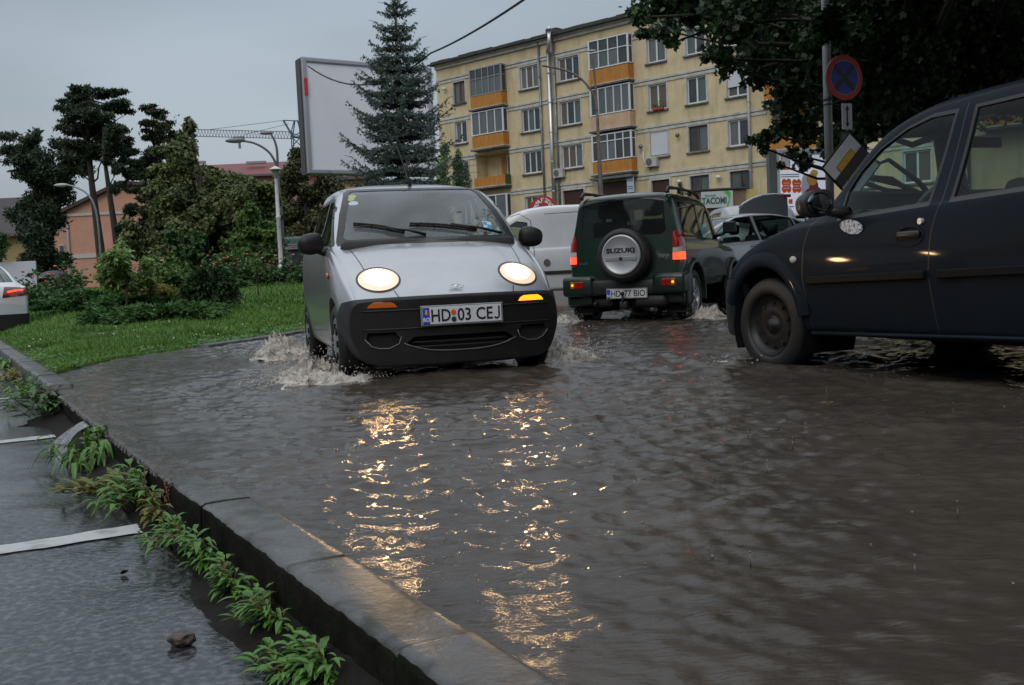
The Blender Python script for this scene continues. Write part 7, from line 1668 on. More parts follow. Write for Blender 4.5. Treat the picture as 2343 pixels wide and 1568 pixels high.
# ---------------------------------------------------------------- sign pole at the right
def sign_pole():
    Y = 13.8; b = at(1905, 720, Y); top = at(1877, -40, Y); x0 = b.x; root = empty('sign_pole', (x0, Y, 0))
    lean = top.x - x0; zt = top.z; bm = bmesh.new()
    for k in range(1): cyl(bm, (0, 0, 0), (0, 0, zt + 1.5), .056, n=18)
    bmobj('pole', bm, mat('pole_grey', (.33, .33, .335), .5, .3, col2=(.24, .24, .24), ns=4), root, True)
    bm = bmesh.new(); z = at(1890, 232, Y).z; cyl(bm, (0, 0, z), (0, 0, z + .05), .062, n=18); cyl(bm, (0, 0, z - .06), (0, 0, z - .03), .061, n=18); bmobj('clamp', bm, GALVD, root, True)
    tag(root, 'grey round pole carrying the no stopping and priority road signs', 'pole')
    return root
sign_pole()
def disc(bm, M, r0, r1, z0, z1, n=48):
    lathe(bm, [(r0, z0), (r0, z1), (r1, z1), (r1, z0), (r0, z0)] if r0 > 0 else [(.0005, z0), (r1, z0), (r1, z1), (.0005, z1)], n=n, M=M)
def no_stopping():
    Y = 13.68; c = at(1931, 178, Y); root = empty('no_stopping_sign', c); M = frame((0, 0, 0), (.93, .36, .0), (.36, -.93, .0)); R_ = .30
    bm = bmesh.new(); disc(bm, M, 0, R_, -.02, 0); bmobj('plate', bm, GALVD, root)
    bm = bmesh.new(); disc(bm, M, R_ * .76, R_, .001, .006); bmobj('red_ring', bm, mat('sign_red_old', (.62, .045, .03), .5, col2=(.54, .05, .035), ns=8), root)
    bm = bmesh.new(); disc(bm, M, 0, R_ * .75, .001, .004); bmobj('blue_field', bm, mat('sign_blue_old', (.03, .07, .46), .45, col2=(.026, .055, .36), ns=5), root)
    bm = bmesh.new(); disc(bm, M, R_ * .745, R_ * .765, .003, .007); bmobj('white_rim', bm, mat('sign_line', (.45, .42, .42), .5), root)
    FAD = mat('faded_cross', (.085, .065, .055), .7, col2=(.12, .085, .07), ns=9)
    for a in (-45, 45):
        bm = bmesh.new(); box(bm, (0, 0, .0062 + .0012 * (a > 0)), (R_ * 1.50, .058, .003), rotm(rz=R(a)), M=M); bmobj('cross_bar', bm, FAD, root)
    tag(root, 'round blue and red no stopping sign with a faded cross', 'road sign')
no_stopping()
def arrow_plate():
    Y = 13.7; c = at(1937, 267, Y); root = empty('arrow_plate', c); w, h = .165, .345; M = frame((0, 0, 0), (.93, .36, 0), (.36, -.93, 0))
    bm = bmesh.new(); box(bm, (0, 0, 0), (w, h, .012), bev=.003, M=M); bmobj('plate', bm, mat('plate_dull_white', (.66, .66, .68), .5), root)
    bm = bmesh.new(); box(bm, (0, 0, .008), (.022, .20, .004), M=M)
    for s in (-1, 1):
        v = [M @ Vector(p) for p in ((-.035, s * .085, .0095), (.035, s * .085, .0095), (0, s * .15, .0095))]; f = [bm.verts.new(p) for p in v]; bm.faces.new(f if s > 0 else f[::-1])
    bmobj('double_arrow', bm, INK, root); tag(root, 'small white plate with a black double arrow under the no stopping sign', 'road sign')
arrow_plate()
def priority_end():
    Y = 13.3; c = at(1947, 382, Y); root = empty('end_of_priority_sign', c); a = .60; M = frame((0, 0, 0), (.95, .3, 0), (.3, -.95, 0)) @ Matrix.Rotation(R(47), 4, 'Z')
    bm = bmesh.new(); box(bm, (0, 0, -.01), (a + .05, a + .05, .02), bev=.015, M=M); bmobj('plate', bm, mat('sign_back_black', (.015, .015, .016), .5), root)
    bm = bmesh.new(); box(bm, (0, 0, .002), (a, a, .006), M=M); bmobj('white_field', bm, mat('sign_white_old', (.78, .78, .80), .5, col2=(.68, .68, .70), ns=6), root)
    bm = bmesh.new(); box(bm, (0, 0, .0065), (a * .56, a * .56, .004), M=M); bmobj('black_line', bm, INK, root)
    bm = bmesh.new(); box(bm, (0, 0, .0095), (a * .535, a * .535, .004), M=M); bmobj('yellow_square', bm, mat('sign_yellow_old', (.80, .45, .02), .5, col2=(.72, .40, .02), ns=6), root)
    bm = bmesh.new(); box(bm, (0, 0, .0125), (a * 1.02, a * .24, .004), M=M); bmobj('diagonal_band', bm, mat('band_dark', (.045, .035, .03), .6), root)
    tag(root, 'tilted white and yellow end of priority sign crossed by a dark band', 'road sign')
priority_end()
def light_box():
    Y = 24; x0, x1 = at(1781, 440, Y).x, at(1905, 440, Y).x; zt = at(1790, 341, Y).z; zb = at(1790, 530, Y).z - .2; W_ = x1 - x0; root = empty('advertising_case', (x0, Y, 0), R(7))
    bm = bmesh.new(); fr = .045
    for x in (fr / 2, W_ - fr / 2): box(bm, (x, .1, (zb + zt) / 2), (fr, .22, zt - zb), bev=.012)
    box(bm, (W_ / 2, .1, zt - .06), (W_, .24, .12), bev=.03); box(bm, (W_ / 2, .1, zb + .04), (W_, .22, .08)); box(bm, (W_ / 2, .15, (zt + zb) / 2), (W_ - .02, .1, zt - zb - .05)); box(bm, (W_ / 2, .12, zb - .4), (.3, .12, 1.0))
    bmobj('frame', bm, mat('case_white', (.5, .52, .54), .4), root)
    bm = bmesh.new(); box(bm, (-.10, .16, (zb + zt) / 2), (.17, .18, zt - zb)); bmobj('side', bm, mat('case_side', (.11, .12, .12), .5), root)
    bm = bmesh.new(); box(bm, (W_ / 2, .04, (zb + zt) / 2 - .05), (W_ - .1, .02, zt - zb - .22)); ps = bmobj('poster', bm, mat('poster_white', (.60, .62, .70), .5, emit=.25, emit_col=(.8, .86, 1)), root)
    OR = mat('poster_orange', (.80, .13, .02), .5); px = lambda u: at(u, 440, Y).x - x0; pz = lambda v: at(1810, v, Y).z
    def blob(u0, u1, v0, v1, m_, y, nm):
        bm = bmesh.new(); cx_, cz_ = (px(u0) + px(u1)) / 2, (pz(v0) + pz(v1)) / 2; w, h = px(u1) - px(u0), pz(v0) - pz(v1)
        for sx_ in (-1, 1):
            for sz_ in (-1, 1): q = ellipse((cx_ + sx_ * w * .24, cz_ + sz_ * h * .25), w * .28, h * .28, 20); prism(bm, q, y - .002, y)
        box(bm, (cx_, y - .001, cz_), (w * .80, .0021, h * .55)); return bmobj(nm, bm, m_, ps)
    bm = bmesh.new(); cx_, cz_ = (px(1789) + px(1811)) / 2, (pz(355) + pz(388)) / 2; box(bm, (cx_, .026, cz_), (px(1811) - px(1789), .004, pz(355) - pz(388))); bmobj('orange_tile', bm, OR, ps)
    blob(1791, 1809, 358, 385, mat('poster_paper', (.66, .68, .74), .5), .021, 'white_tile')
    for u0, u1, v0, v1 in ((1790, 1812, 409, 440), (1815, 1836, 411, 441)):
        o = blob(u0, u1, v0, v1, OR, .026, 'orange_tile')
        for q in (.3, .5, .7): bm = bmesh.new(); z = pz(v0) + (pz(v1) - pz(v0)) * q; box(bm, ((px(u0) + px(u1)) / 2, .021, z), ((px(u1) - px(u0)) * .6, .003, .018)); bmobj('print_line', bm, mat('poster_paper', (.66, .68, .74), .5), ps)
    for v in (399, 404): bm = bmesh.new(); box(bm, ((px(1788) + px(1832)) / 2, .026, pz(v)), (px(1832) - px(1788), .003, .022)); bmobj('print_line', bm, mat('print_grey', (.16, .16, .18), .5), ps)
    bm = bmesh.new(); box(bm, ((px(1806) + px(1814)) / 2, .026, pz(461)), (px(1814) - px(1805), .003, .11)); bmobj('orange_tile', bm, OR, ps)
    bm = bmesh.new(); box(bm, ((px(1800) + px(1817)) / 2, .026, pz(473)), (px(1818) - px(1800), .003, .022)); bmobj('print_line', bm, MATS['print_grey'], ps)
    # blurred picture of a brightly dressed figure as soft overlapping colour patches
    for u, v, ru, rv, c in ((1862, 412, 13, 14, (.62, .33, .08)), (1866, 430, 11, 20, (.22, .05, .03)), (1858, 458, 18, 26, (.30, .03, .05)), (1878, 455, 8, 24, (.10, .04, .25)), (1846, 430, 10, 30, (.50, .55, .72)), (1868, 398, 9, 8, (.75, .55, .12)), (1862, 485, 16, 16, (.28, .07, .03))):
        bm = bmesh.new(); prism(bm, ellipse((px(u), pz(v)), ru / 96, rv / 96, 20), .022 - .0005 * ru, .0225); bmobj('poster_picture', bm, mat('poster_c%d' % int(u * 1000 + v), c, .6), ps)
    tag(root, 'white advertising case with orange tiles behind the silver saloon', 'advertising case')
light_box()

# ================================================================== other vehicles
WHT = mat('white_paint', (.60, .62, .65), .3, col2=(.55, .57, .60), ns=3, coat=.8, coat_rough=.06)
def generic_car(name, label, L, top, belt, w, wt, bot, windows, ws, rw, paint_, wheels, r_=.31, extra=None, wsd=None, bow_=None, front_dark=None, group=None, glass=None, crown=None):
    car = empty(name); P = dict(top=curve(top), bot=curve(bot), w=curve(w), belt=curve(belt), wt=curve(wt), crown=curve(crown or [(0, .03), (L, .04)]), bow=curve(bow_ or [(0, .15), (.8, .08), (1.6, .02), (L * .8, 0), (L, -.12)]))
    bm = car_body(P, stations(L, n=46)); W_ = P['w'](L / 2)
    for s in (-1, 1):
        for yc in wheels: arch(bm, car, s, (yc, r_), r_ + .06, .4, W_ - .04)
        for poly in windows:
            c0 = (sum(p[0] for p in poly) / len(poly), sum(p[1] for p in poly) / len(poly)); big = [(c0[0] + (p[0] - c0[0]) * 1.06, c0[1] + (p[1] - c0[1]) * 1.10) for p in poly]
            paint(carve(bm, big, (1, 2), sideof(s, .3)), 1); bmobj('side_window', take(bm, carve(bm, poly, (1, 2), sideof(s, .3)), .02, 1, -.006), glass or CARG, car)
    if ws: bmobj('windscreen', take(bm, carve(bm, ws[0], (0, 2), lambda f: ws[1] < f.calc_center_median().y < ws[2] and f.normal.y < -.15 and abs(f.normal.x) < .7), .02, 1, -.004), CARG, car)
    if rw: bmobj('rear_window', take(bm, carve(bm, rw[0], (0, 2), lambda f: rw[1] < f.calc_center_median().y < rw[2] and f.normal.y > .12 and abs(f.normal.x) < .7), .02, 1, -.004), glass or CARG, car)
    if extra: extra(bm, car, P)
    finish_body(bm, car, [paint_, TRIM, INK, LAMPRED, BLK, mat('smoked_red', (.10, .01, .012), .15, coat=1)])
    for s in (-1, 1):
        for yc in wheels: wheel(car, s, (yc, r_), r_, .19, 'alloy', W_ - .03, mat('bright_rim', (.5, .5, .52), .3, .9))
    tag(car, label, 'car', group); return car, P
# white van between the hatchback and the off-roader
def van():
    L = 4.0
    def ex(bm, car, P):
        for s in (-1, 1):
            for a, b_ in (((1.42, .45), (1.42, 1.02)), ((2.12, .40), (2.14, 1.0)), ((2.14, 1.0), (2.10, 1.55)), ((2.10, 1.55), (1.9, 1.68)), ((1.9, 1.68), (1.55, 1.60)), ((2.35, 1.66), (3.7, 1.70))):
                d = .006; hz = abs(b_[0] - a[0]) > abs(b_[1] - a[1]); q = [(a[0], a[1] - d), (b_[0], b_[1] - d), (b_[0], b_[1] + d), (a[0], a[1] + d)] if hz else [(a[0] - d, a[1]), (a[0] + d, a[1]), (b_[0] + d, b_[1]), (b_[0] - d, b_[1])]
                paint(carve(bm, q, (1, 2), sideof(s, .3)), 2)
            b = bmesh.new(); box(b, (s * .845, 2.0, .60), (.02, 3.0, .055), bev=.008); bmobj('rub_strip', b, BLK, car)
            b = bmesh.new(); cyl(b, (s * .825, 2.36, .78), (s * .846, 2.36, .78), .062, n=20); bmobj('fuel_cap', b, mat('cap_brown', (.10, .085, .07), .6), car)
            b = bmesh.new(); mirror_shell(b, (s * .95, 1.30, 1.12), (.09, .07, .12), s); bmobj('wing_mirror', b, BLK, car, True)
    car, P = generic_car('white_van', 'white van nose to the left, between the silver hatchback and the green off-roader', L,
        [(0, .70), (.06, .80), (.2, .90), (.6, 1.0), (.95, 1.07), (1.05, 1.13), (1.3, 1.36), (1.6, 1.60), (1.8, 1.72), (2.1, 1.80), (2.6, 1.84), (3.6, 1.83), (3.9, 1.78), (4.0, 1.6)], [(0, .6), (.2, .8), (.95, 1.0), (2, 1.02), (4, 1.05)],
        [(0, .68), (.1, .76), (.4, .82), (3.8, .83), (4.0, .76)], [(0, .6), (1.0, .72), (1.6, .72), (2.0, .74), (4, .74)], [(0, .24), (4, .26)],
        [[(1.40, 1.06), (2.04, 1.04), (2.02, 1.50), (1.84, 1.53), (1.62, 1.42), (1.45, 1.24)]], ([(-.68, 1.15), (.68, 1.15), (.62, 1.66), (-.62, 1.66)], 1.0, 2.0), None, WHT, (.78, 3.4), .31, ex)
    car.location = (-1.70, 19.0, .12); car.rotation_euler = (0, 0, R(-90 + 3)); return car
v_ = van()
# silver saloon with its boot lid up, right of the off-roader
def silver_saloon():
    L = 4.65; SV = mat('silver_blue_paint', (.46, .49, .53), .3, .4, coat=.8, coat_rough=.06, col2=(.43, .46, .50), ns=4)
    def ex(bm, car, P):
        for s in (-1, 1):
            for y0, y1 in ((1.42, 1.36), (2.42, 2.44), (3.3, 3.5)): paint(carve(bm, [(y0 - .005, .3), (y0 + .005, .3), (y1 + .005, .98), (y1 - .005, .98)], (1, 2), sideof(s, .3)), 2)
            b = bmesh.new(); mirror_shell(b, (s * .98, 1.50, .99), (.12, .06, .065), s); m_ = bmobj('wing_mirror', b, SV, car, True)
            b = bmesh.new(); box(b, (s * .96, 1.50, .925), (.24, .10, .045), bev=.015); tube(b, [(s * .82, 1.5, .92), (s * .92, 1.5, .93)], .03, 8); bmobj('mirror_foot', b, BLK, m_, True)
            b = bmesh.new(); box(b, (s * .90, 2.25, .86), (.03, .2, .035), rotm(rx=R(5)), bev=.014); box(b, (s * .905, 3.15, .91), (.03, .2, .035), rotm(rx=R(5)), bev=.014); bmobj('door_handle', b, CHROME, car)
    car, P = generic_car('silver_saloon', 'silver saloon crosswise on the road, right of the green off-roader', L,
        [(0, .66), (.1, .76), (.4, .84), (.9, .93), (1.15, .97), (1.25, 1.0), (1.5, 1.15), (1.8, 1.30), (2.1, 1.40), (2.5, 1.44), (2.9, 1.42), (3.2, 1.35), (3.5, 1.22), (3.8, 1.10), (3.9, 1.07), (4.5, 1.03), (4.65, .8)], [(0, .6), (.4, .76), (1.1, .86), (1.5, .895), (2.4, .945), (3.4, .985), (4.0, .99), (4.65, .75)],
        [(0, .66), (.1, .76), (.4, .86), (1, .90), (3.8, .90), (4.4, .84), (4.65, .74)], [(0, .6), (1.1, .74), (1.5, .69), (2.0, .63), (3.0, .62), (3.6, .66), (4.65, .62)], [(0, .2), (L, .24)],
        [[(1.50, .925), (2.34, .965), (2.30, 1.345), (2.05, 1.33), (1.80, 1.225), (1.62, 1.09)], [(2.42, .968), (3.16, 1.0), (3.10, 1.31), (2.75, 1.36), (2.40, 1.35)], [(3.22, 1.005), (3.58, 1.02), (3.40, 1.17), (3.18, 1.285)]],
        ([(-.66, 1.03), (.66, 1.03), (.56, 1.36), (-.56, 1.36)], 1.1, 2.3), ([(-.60, 1.12), (.60, 1.12), (.55, 1.34), (-.55, 1.34)], 2.9, 4.0), SV, (.85, 3.75), .32, ex, crown=[(0, .03), (1.5, .03), (2.4, .05), (L, .03)])
    cabin(car, 1.5, 3.6, .76, .32, 1.6, .95); seats(car, 2.2, .34, (-.38, .38)); seats(car, 3.0, .34, (-.38, .38), name='rear_seat')
    return car
ss = silver_saloon(); ss.rotation_euler = (0, 0, R(-90 + 18)); ss.location = (1.72, 17.04, .15)
# white car roof behind, seen over the silver saloon
def white_estate():
    L = 4.3
    car, P = generic_car('white_car', 'white car of which only the roof shows behind the silver saloon', L,
        [(0, .66), (.1, .76), (.9, .95), (1.2, 1.0), (1.6, 1.25), (2.0, 1.42), (2.5, 1.47), (3.5, 1.45), (4.1, 1.2), (4.3, .8)], [(0, .6), (.4, .76), (1.1, .9), (4.0, .98), (4.3, .75)], [(0, .66), (.4, .85), (3.8, .86), (4.3, .72)], [(0, .6), (1.1, .74), (2.0, .66), (3.6, .66), (4.3, .6)], [(0, .2), (L, .24)],
        [[(1.6, .96), (2.5, .98), (2.5, 1.36), (2.0, 1.30)], [(2.6, .98), (3.6, 1.0), (3.4, 1.36), (2.6, 1.37)]], ([(-.6, 1.05), (.6, 1.05), (.54, 1.38), (-.54, 1.38)], 1.1, 2.3), None, WHT, (.8, 3.5), .31)
    car.location = (3.9, 22.4, .34); car.rotation_euler = (0, 0, R(-90)); return car
white_estate()
def parked_right():
    L = 4.4
    car, P = generic_car('pale_car', 'pale car behind the silver saloon with its grey boot lid raised', L,
        [(0, .66), (.1, .78), (.9, .95), (1.2, 1.0), (1.6, 1.28), (2.0, 1.46), (2.5, 1.52), (3.5, 1.50), (4.2, 1.2), (4.4, .8)], [(0, .6), (.4, .76), (1.1, .9), (4.0, .98), (4.4, .75)], [(0, .66), (.4, .85), (3.8, .86), (4.4, .72)], [(0, .6), (1.1, .74), (2.0, .66), (3.6, .66), (4.4, .6)], [(0, .2), (L, .24)],
        [[(1.6, .96), (2.5, .98), (2.5, 1.36), (2.0, 1.30)], [(2.6, .98), (3.6, 1.0), (3.4, 1.36), (2.6, 1.37)]], ([(-.6, 1.05), (.6, 1.05), (.54, 1.38), (-.54, 1.38)], 1.1, 2.3), None, mat('pale_grey_paint', (.42, .43, .44), .35, coat=.6), (.8, 3.5), .31)
    xx = at(1748, 500, 20).x; zg = .42; car.location = (xx, 24.2, zg); car.rotation_euler = (0, 0, math.pi); P2 = lambda u, v: (-(at(u, v, 19.9).x - xx), at(u, v, 19.9).z - zg)
    bm = bmesh.new(); q = [P2(*t) for t in ((1689, 521), (1689, 478), (1700, 468), (1722, 456), (1745, 449), (1770, 447), (1790, 448), (1799, 452), (1800, 475), (1801, 515), (1795, 528))]; prism(bm, q, 4.32, 4.37); bmesh.ops.bevel(bm, geom=bm.edges[:], offset=.015, segments=2, affect='EDGES'); lid = bmobj('boot_lid', bm, mat('lid_grey', (.20, .22, .24), .4, .3, coat=.5), car)
    bm = bmesh.new(); tube(bm, [(P2(u, v)[0], 4.33, P2(u, v)[1]) for u, v in ((1690, 477), (1700, 467), (1722, 455), (1745, 448), (1770, 446), (1792, 447))], .03, 8); bmobj('lid_edge', bm, mat('silver_blue_paint'), lid, True)
    bm = bmesh.new(); x, z = P2(1797, 449); box(bm, (x, 4.36, z), (.16, .08, .06), bev=.015); bmobj('tail_lamp', bm, mat('lamp_red_bright', (.55, .02, .02), .3), lid)
    return car
parked_right()
# white car at the left edge, rear corner only
def white_rear():
    L = 4.3
    def ex(bm, car, P):
        both = lambda f: f.calc_center_median().y > 3.3 and f.normal.z < .8
        for s in (-1, 1):
            fs = carve(bm, [(s * .36, .80), (s * .90, .84), (s * .90, .97), (s * .42, .99)], (0, 2), lambda f: both(f) and f.calc_center_median().x * s > 0)
            tl = bmobj('tail_lamp', take(bm, fs, .02, 1, .008), mat('smoked_red', (.10, .01, .012), .15, coat=1), car)
            b = bmesh.new(); tube(b, [(s * .45, 4.285, .90), (s * .60, 4.255, .925), (s * .72, 4.19, .93)], .016, 6); bmobj('lit_strip', b, mat('lamp_red_lit', (.8, .02, .01), .2, emit=2.0, emit_col=(1, .06, .02)), tl, True)
        fs = carve(bm, [(-1, .0), (1, .0), (1, .50), (-1, .50)], (0, 2), lambda f: f.calc_center_median().y > 3.75)
        bmobj('rear_bumper', take(bm, fs, .03, 4, .02), BLK, car, True)
        b = bmesh.new(); box(b, (0, 4.02, 1.10), (.05, .3, .03)); tube(b, [(.05, 4.0, 1.09), (.3, 4.06, 1.10), (.48, 4.05, 1.085)], .02, 6); bmobj('rear_wiper', b, BLK, car, True)
    car, P = generic_car('white_car', 'white car cut off by the left edge, only its rear corner on the lawn side', L,
        [(0, .66), (.1, .76), (.9, .95), (1.2, 1.0), (1.6, 1.25), (2.0, 1.42), (2.5, 1.47), (3.2, 1.44), (3.6, 1.34), (3.9, 1.20), (4.1, 1.08), (4.22, 1.0), (4.28, .85), (4.3, .7)], [(0, .6), (.4, .76), (1.1, .9), (3.0, .98), (4.0, .99), (4.22, .95), (4.3, .66)], [(0, .66), (.4, .85), (3.6, .89), (4.1, .86), (4.3, .78)], [(0, .6), (1.1, .74), (2.0, .66), (3.4, .62), (3.9, .64), (4.3, .66)], [(0, .2), (L, .24)],
        [[(1.6, .96), (2.5, .98), (2.5, 1.36), (2.0, 1.30)], [(2.6, .98), (3.4, 1.02), (3.2, 1.34), (2.6, 1.37)]], ([(-.6, 1.05), (.6, 1.05), (.54, 1.38), (-.54, 1.38)], 1.1, 2.3), ([(-.62, 1.08), (.62, 1.08), (.54, 1.36), (-.54, 1.36)], 3.2, 4.3), WHT, (.8, 3.5), .32, ex, bow_=[(0, .15), (.8, .08), (1.6, .02), (3.4, 0), (4.3, -.16)])
    return car
wr = white_rear()
th = math.atan2(-(.80), -.60)     # local +y (towards the tail) points right and to the viewer
back = Vector((.62, -.785)); wr.rotation_euler = (0, 0, math.atan2(-back.x, back.y)); tailp = Vector((at(-30, 700, 18.0).x, 17.8)); wr.location = (tailp.x - back.x * 4.3, tailp.y - back.y * 4.3, LOT_Z)
p = at(45, 620, 24); o = empty('site_board', (p.x, 24, ground_at(p.x, 24) - .1), R(8)); bm = bmesh.new(); zt = at(45, 599, 24).z - o.location.z; box(bm, (-.1, 0, zt - .5), (.95, .04, 1.0), bev=.005); bmobj('panel', bm, mat('board_white', (.52, .54, .60), .5), o)
bm = bmesh.new()
for dx in (-.5, .35): box(bm, (dx, .04, zt / 2), (.05, .05, zt))
bmobj('post', bm, GALVD, o); tag(o, 'white board standing behind the white car at the left edge', 'board')
def umbrella():
    Y = 30; p = at(122, 636, Y); root = empty('umbrella', (p.x, Y, p.z)); bm = bmesh.new(); n = 8; rings = []
    for k in range(5):
        t = k / 4; rings.append([bm.verts.new((.58 * t * math.cos(2 * math.pi * q / 16), .58 * t * math.sin(2 * math.pi * q / 16), .22 * (1 - t * t) - (.03 * t if q % 2 else 0))) for q in range(16)])
    for a, b in zip(rings, rings[1:]):
        for q in range(16):
            try: bm.faces.new((a[q], a[(q + 1) % 16], b[(q + 1) % 16], b[q]))
            except ValueError: pass
    bmobj('canopy', bm, mat('umbrella_black', (.012, .014, .018), .5), root, True); bm = bmesh.new(); cyl(bm, (0, 0, -.75), (0, 0, .28), .012); bmobj('shaft', bm, BLK, root); tag(root, 'open black umbrella above the roses near the pink house', 'umbrella')
umbrella()

# ================================================================== the driver
def driver():
    root = empty('person', (0, 0, 0)); SK = mat('skin', (.36, .21, .15), .5, col2=(.32, .18, .125), ns=20); CL = mat('dark_shirt', (.03, .04, .07), .8, col2=(.04, .05, .09), ns=15); HR = mat('hair', (.03, .022, .016), .7)
    def skin(name, V, E, Rr, m_, sub=2, parent=root):
        me = bpy.data.meshes.new(name); me.from_pydata(V, E, []); o = obj(name, me, m_, parent); md = o.modifiers.new('s', 'SKIN'); me.skin_vertices[0].data[0].use_root = True
        for i, r_ in enumerate(Rr): me.skin_vertices[0].data[i].radius = (r_, r_) if not hasattr(r_, '__len__') else r_
        sb = o.modifiers.new('u', 'SUBSURF'); sb.levels = sb.render_levels = sub
        bpy.context.view_layer.update(); m2 = bpy.data.meshes.new_from_object(o.evaluated_get(bpy.context.evaluated_depsgraph_get())); o.modifiers.clear(); o.data = m2; m2.polygons.foreach_set('use_smooth', [True] * len(m2.polygons)); m2.name = name
        if not m2.materials: m2.materials.append(m_)
        return o
    # seated: pelvis at the origin of the figure (local car frame: facing -y)
    V = [(0, 0, .10), (0, .02, .28), (0, .03, .46), (0, .02, .58), (0, 0, .66), (0, -.015, .74), (.17, .02, .55), (.24, -.06, .38), (.20, -.30, .42), (.15, -.38, .50), (-.17, .02, .55), (-.24, -.06, .38), (-.20, -.30, .42), (-.15, -.38, .50), (.10, -.10, .10), (.12, -.42, .16), (.12, -.50, -.14), (-.10, -.10, .10), (-.12, -.42, .16), (-.12, -.50, -.14)]
    E = [(0, 1), (1, 2), (2, 3), (3, 4), (4, 5), (3, 6), (6, 7), (7, 8), (8, 9), (3, 10), (10, 11), (11, 12), (12, 13), (0, 14), (14, 15), (15, 16), (0, 17), (17, 18), (18, 19)]
    Rr = [.15, (.15, .12), (.17, .12), (.12, .09), .055, .055, .07, .048, .038, .03, .07, .048, .038, .03, .09, .065, .05, .09, .065, .05]
    body = skin('body', V, E, Rr, CL)
    # head with face
    bm = bmesh.new(); bmesh.ops.create_uvsphere(bm, u_segments=32, v_segments=24, radius=1)
    for v in bm.verts:
        x, y, z = v.co; w = .078 * (1 - .16 * max(0, -z)); v.co = Vector((x * w, y * .098 - .006 * (z < 0), z * .118))
        if y < 0:
            v.co.y -= .022 * math.exp(-((x / .16) ** 2 + ((z + .08) / .22) ** 2)); v.co.y += .010 * math.exp(-(((abs(x) - .38) / .16) ** 2 + ((z - .08) / .10) ** 2)); v.co.y -= .006 * math.exp(-((x / .3) ** 2 + ((z + .5) / .08) ** 2)); v.co.y -= .008 * math.exp(-((x / .25) ** 2 + ((z + .85) / .15) ** 2))
    for s in (-1, 1): sphere(bm, (s * .079, .008, -.005), (.012, .022, .032), u=10, v=8)
    bmesh.ops.translate(bm, verts=bm.verts, vec=(0, -.03, .83)); hd = bmobj('head', bm, SK, root, True)
    for s in (-1, 1): bm = bmesh.new(); sphere(bm, (s * .029, -.116, .842), (.012, .008, .007)); e = bmobj('eye', bm, mat('eye_dark', (.03, .025, .02), .2), hd, True)
    bm = bmesh.new(); sphere(bm, (0, -.128, .772), (.024, .008, .006)); bmobj('mouth', bm, mat('lips', (.28, .10, .09), .5), hd, True)
    bm = bmesh.new(); bmesh.ops.create_uvsphere(bm, u_segments=28, v_segments=20, radius=1)
    for v in bm.verts:
        x, y, z = v.co; v.co = Vector((x * .085, y * .106 + .008, z * .124 + .006)); 
    bmesh.ops.delete(bm, geom=[v for v in bm.verts if (v.co.y < -.03 and v.co.z < .062) or v.co.z < -.045 or (abs(v.co.x) > .06 and v.co.y < -.005 and v.co.z < .03)], context='VERTS'); bmesh.ops.translate(bm, verts=bm.verts, vec=(0, -.03, .83)); bmobj('hair', bm, HR, root, True)
    # hands closed on the wheel rim
    for s in (-1, 1):
        V = [(s * .15, -.38, .50), (s * .148, -.42, .515), (s * .146, -.455, .53)]; E = [(0, 1), (1, 2)]; Rr = [.026, (.036, .018), (.036, .016)]
        hn = skin('hand', V, E, Rr, SK, 2)
        for f, (dx, ln) in enumerate(((-.026, .9), (-.009, 1.0), (.009, .95), (.026, .78))):
            a = np.array([s * .146 + dx, -.455, .535]); skin('finger', [tuple(a), tuple(a + np.array([0, -.03 * ln, .012])), tuple(a + np.array([0, -.038 * ln, -.016])), tuple(a + np.array([0, -.016 * ln, -.030]))], [(0, 1), (1, 2), (2, 3)], [.009, .009, .0085, .007], SK, 1, hn)
        skin('thumb', [(s * .146 - s * .03, -.425, .52), (s * .146 - s * .045, -.45, .522), (s * .146 - s * .035, -.475, .515)], [(0, 1), (1, 2)], [.010, .010, .008], SK, 1, hn)
    tag(root, 'dark haired driver in a dark shirt at the wheel of the silver hatchback', 'person'); return root
dr = driver()
Mh = Matrix.Translation((-.3255, 6.4708, 0)) @ Matrix.Rotation(.2789, 4, 'Z'); Md = Mh @ Matrix.Translation((.30, 1.86, .42)); dr.matrix_world = Md

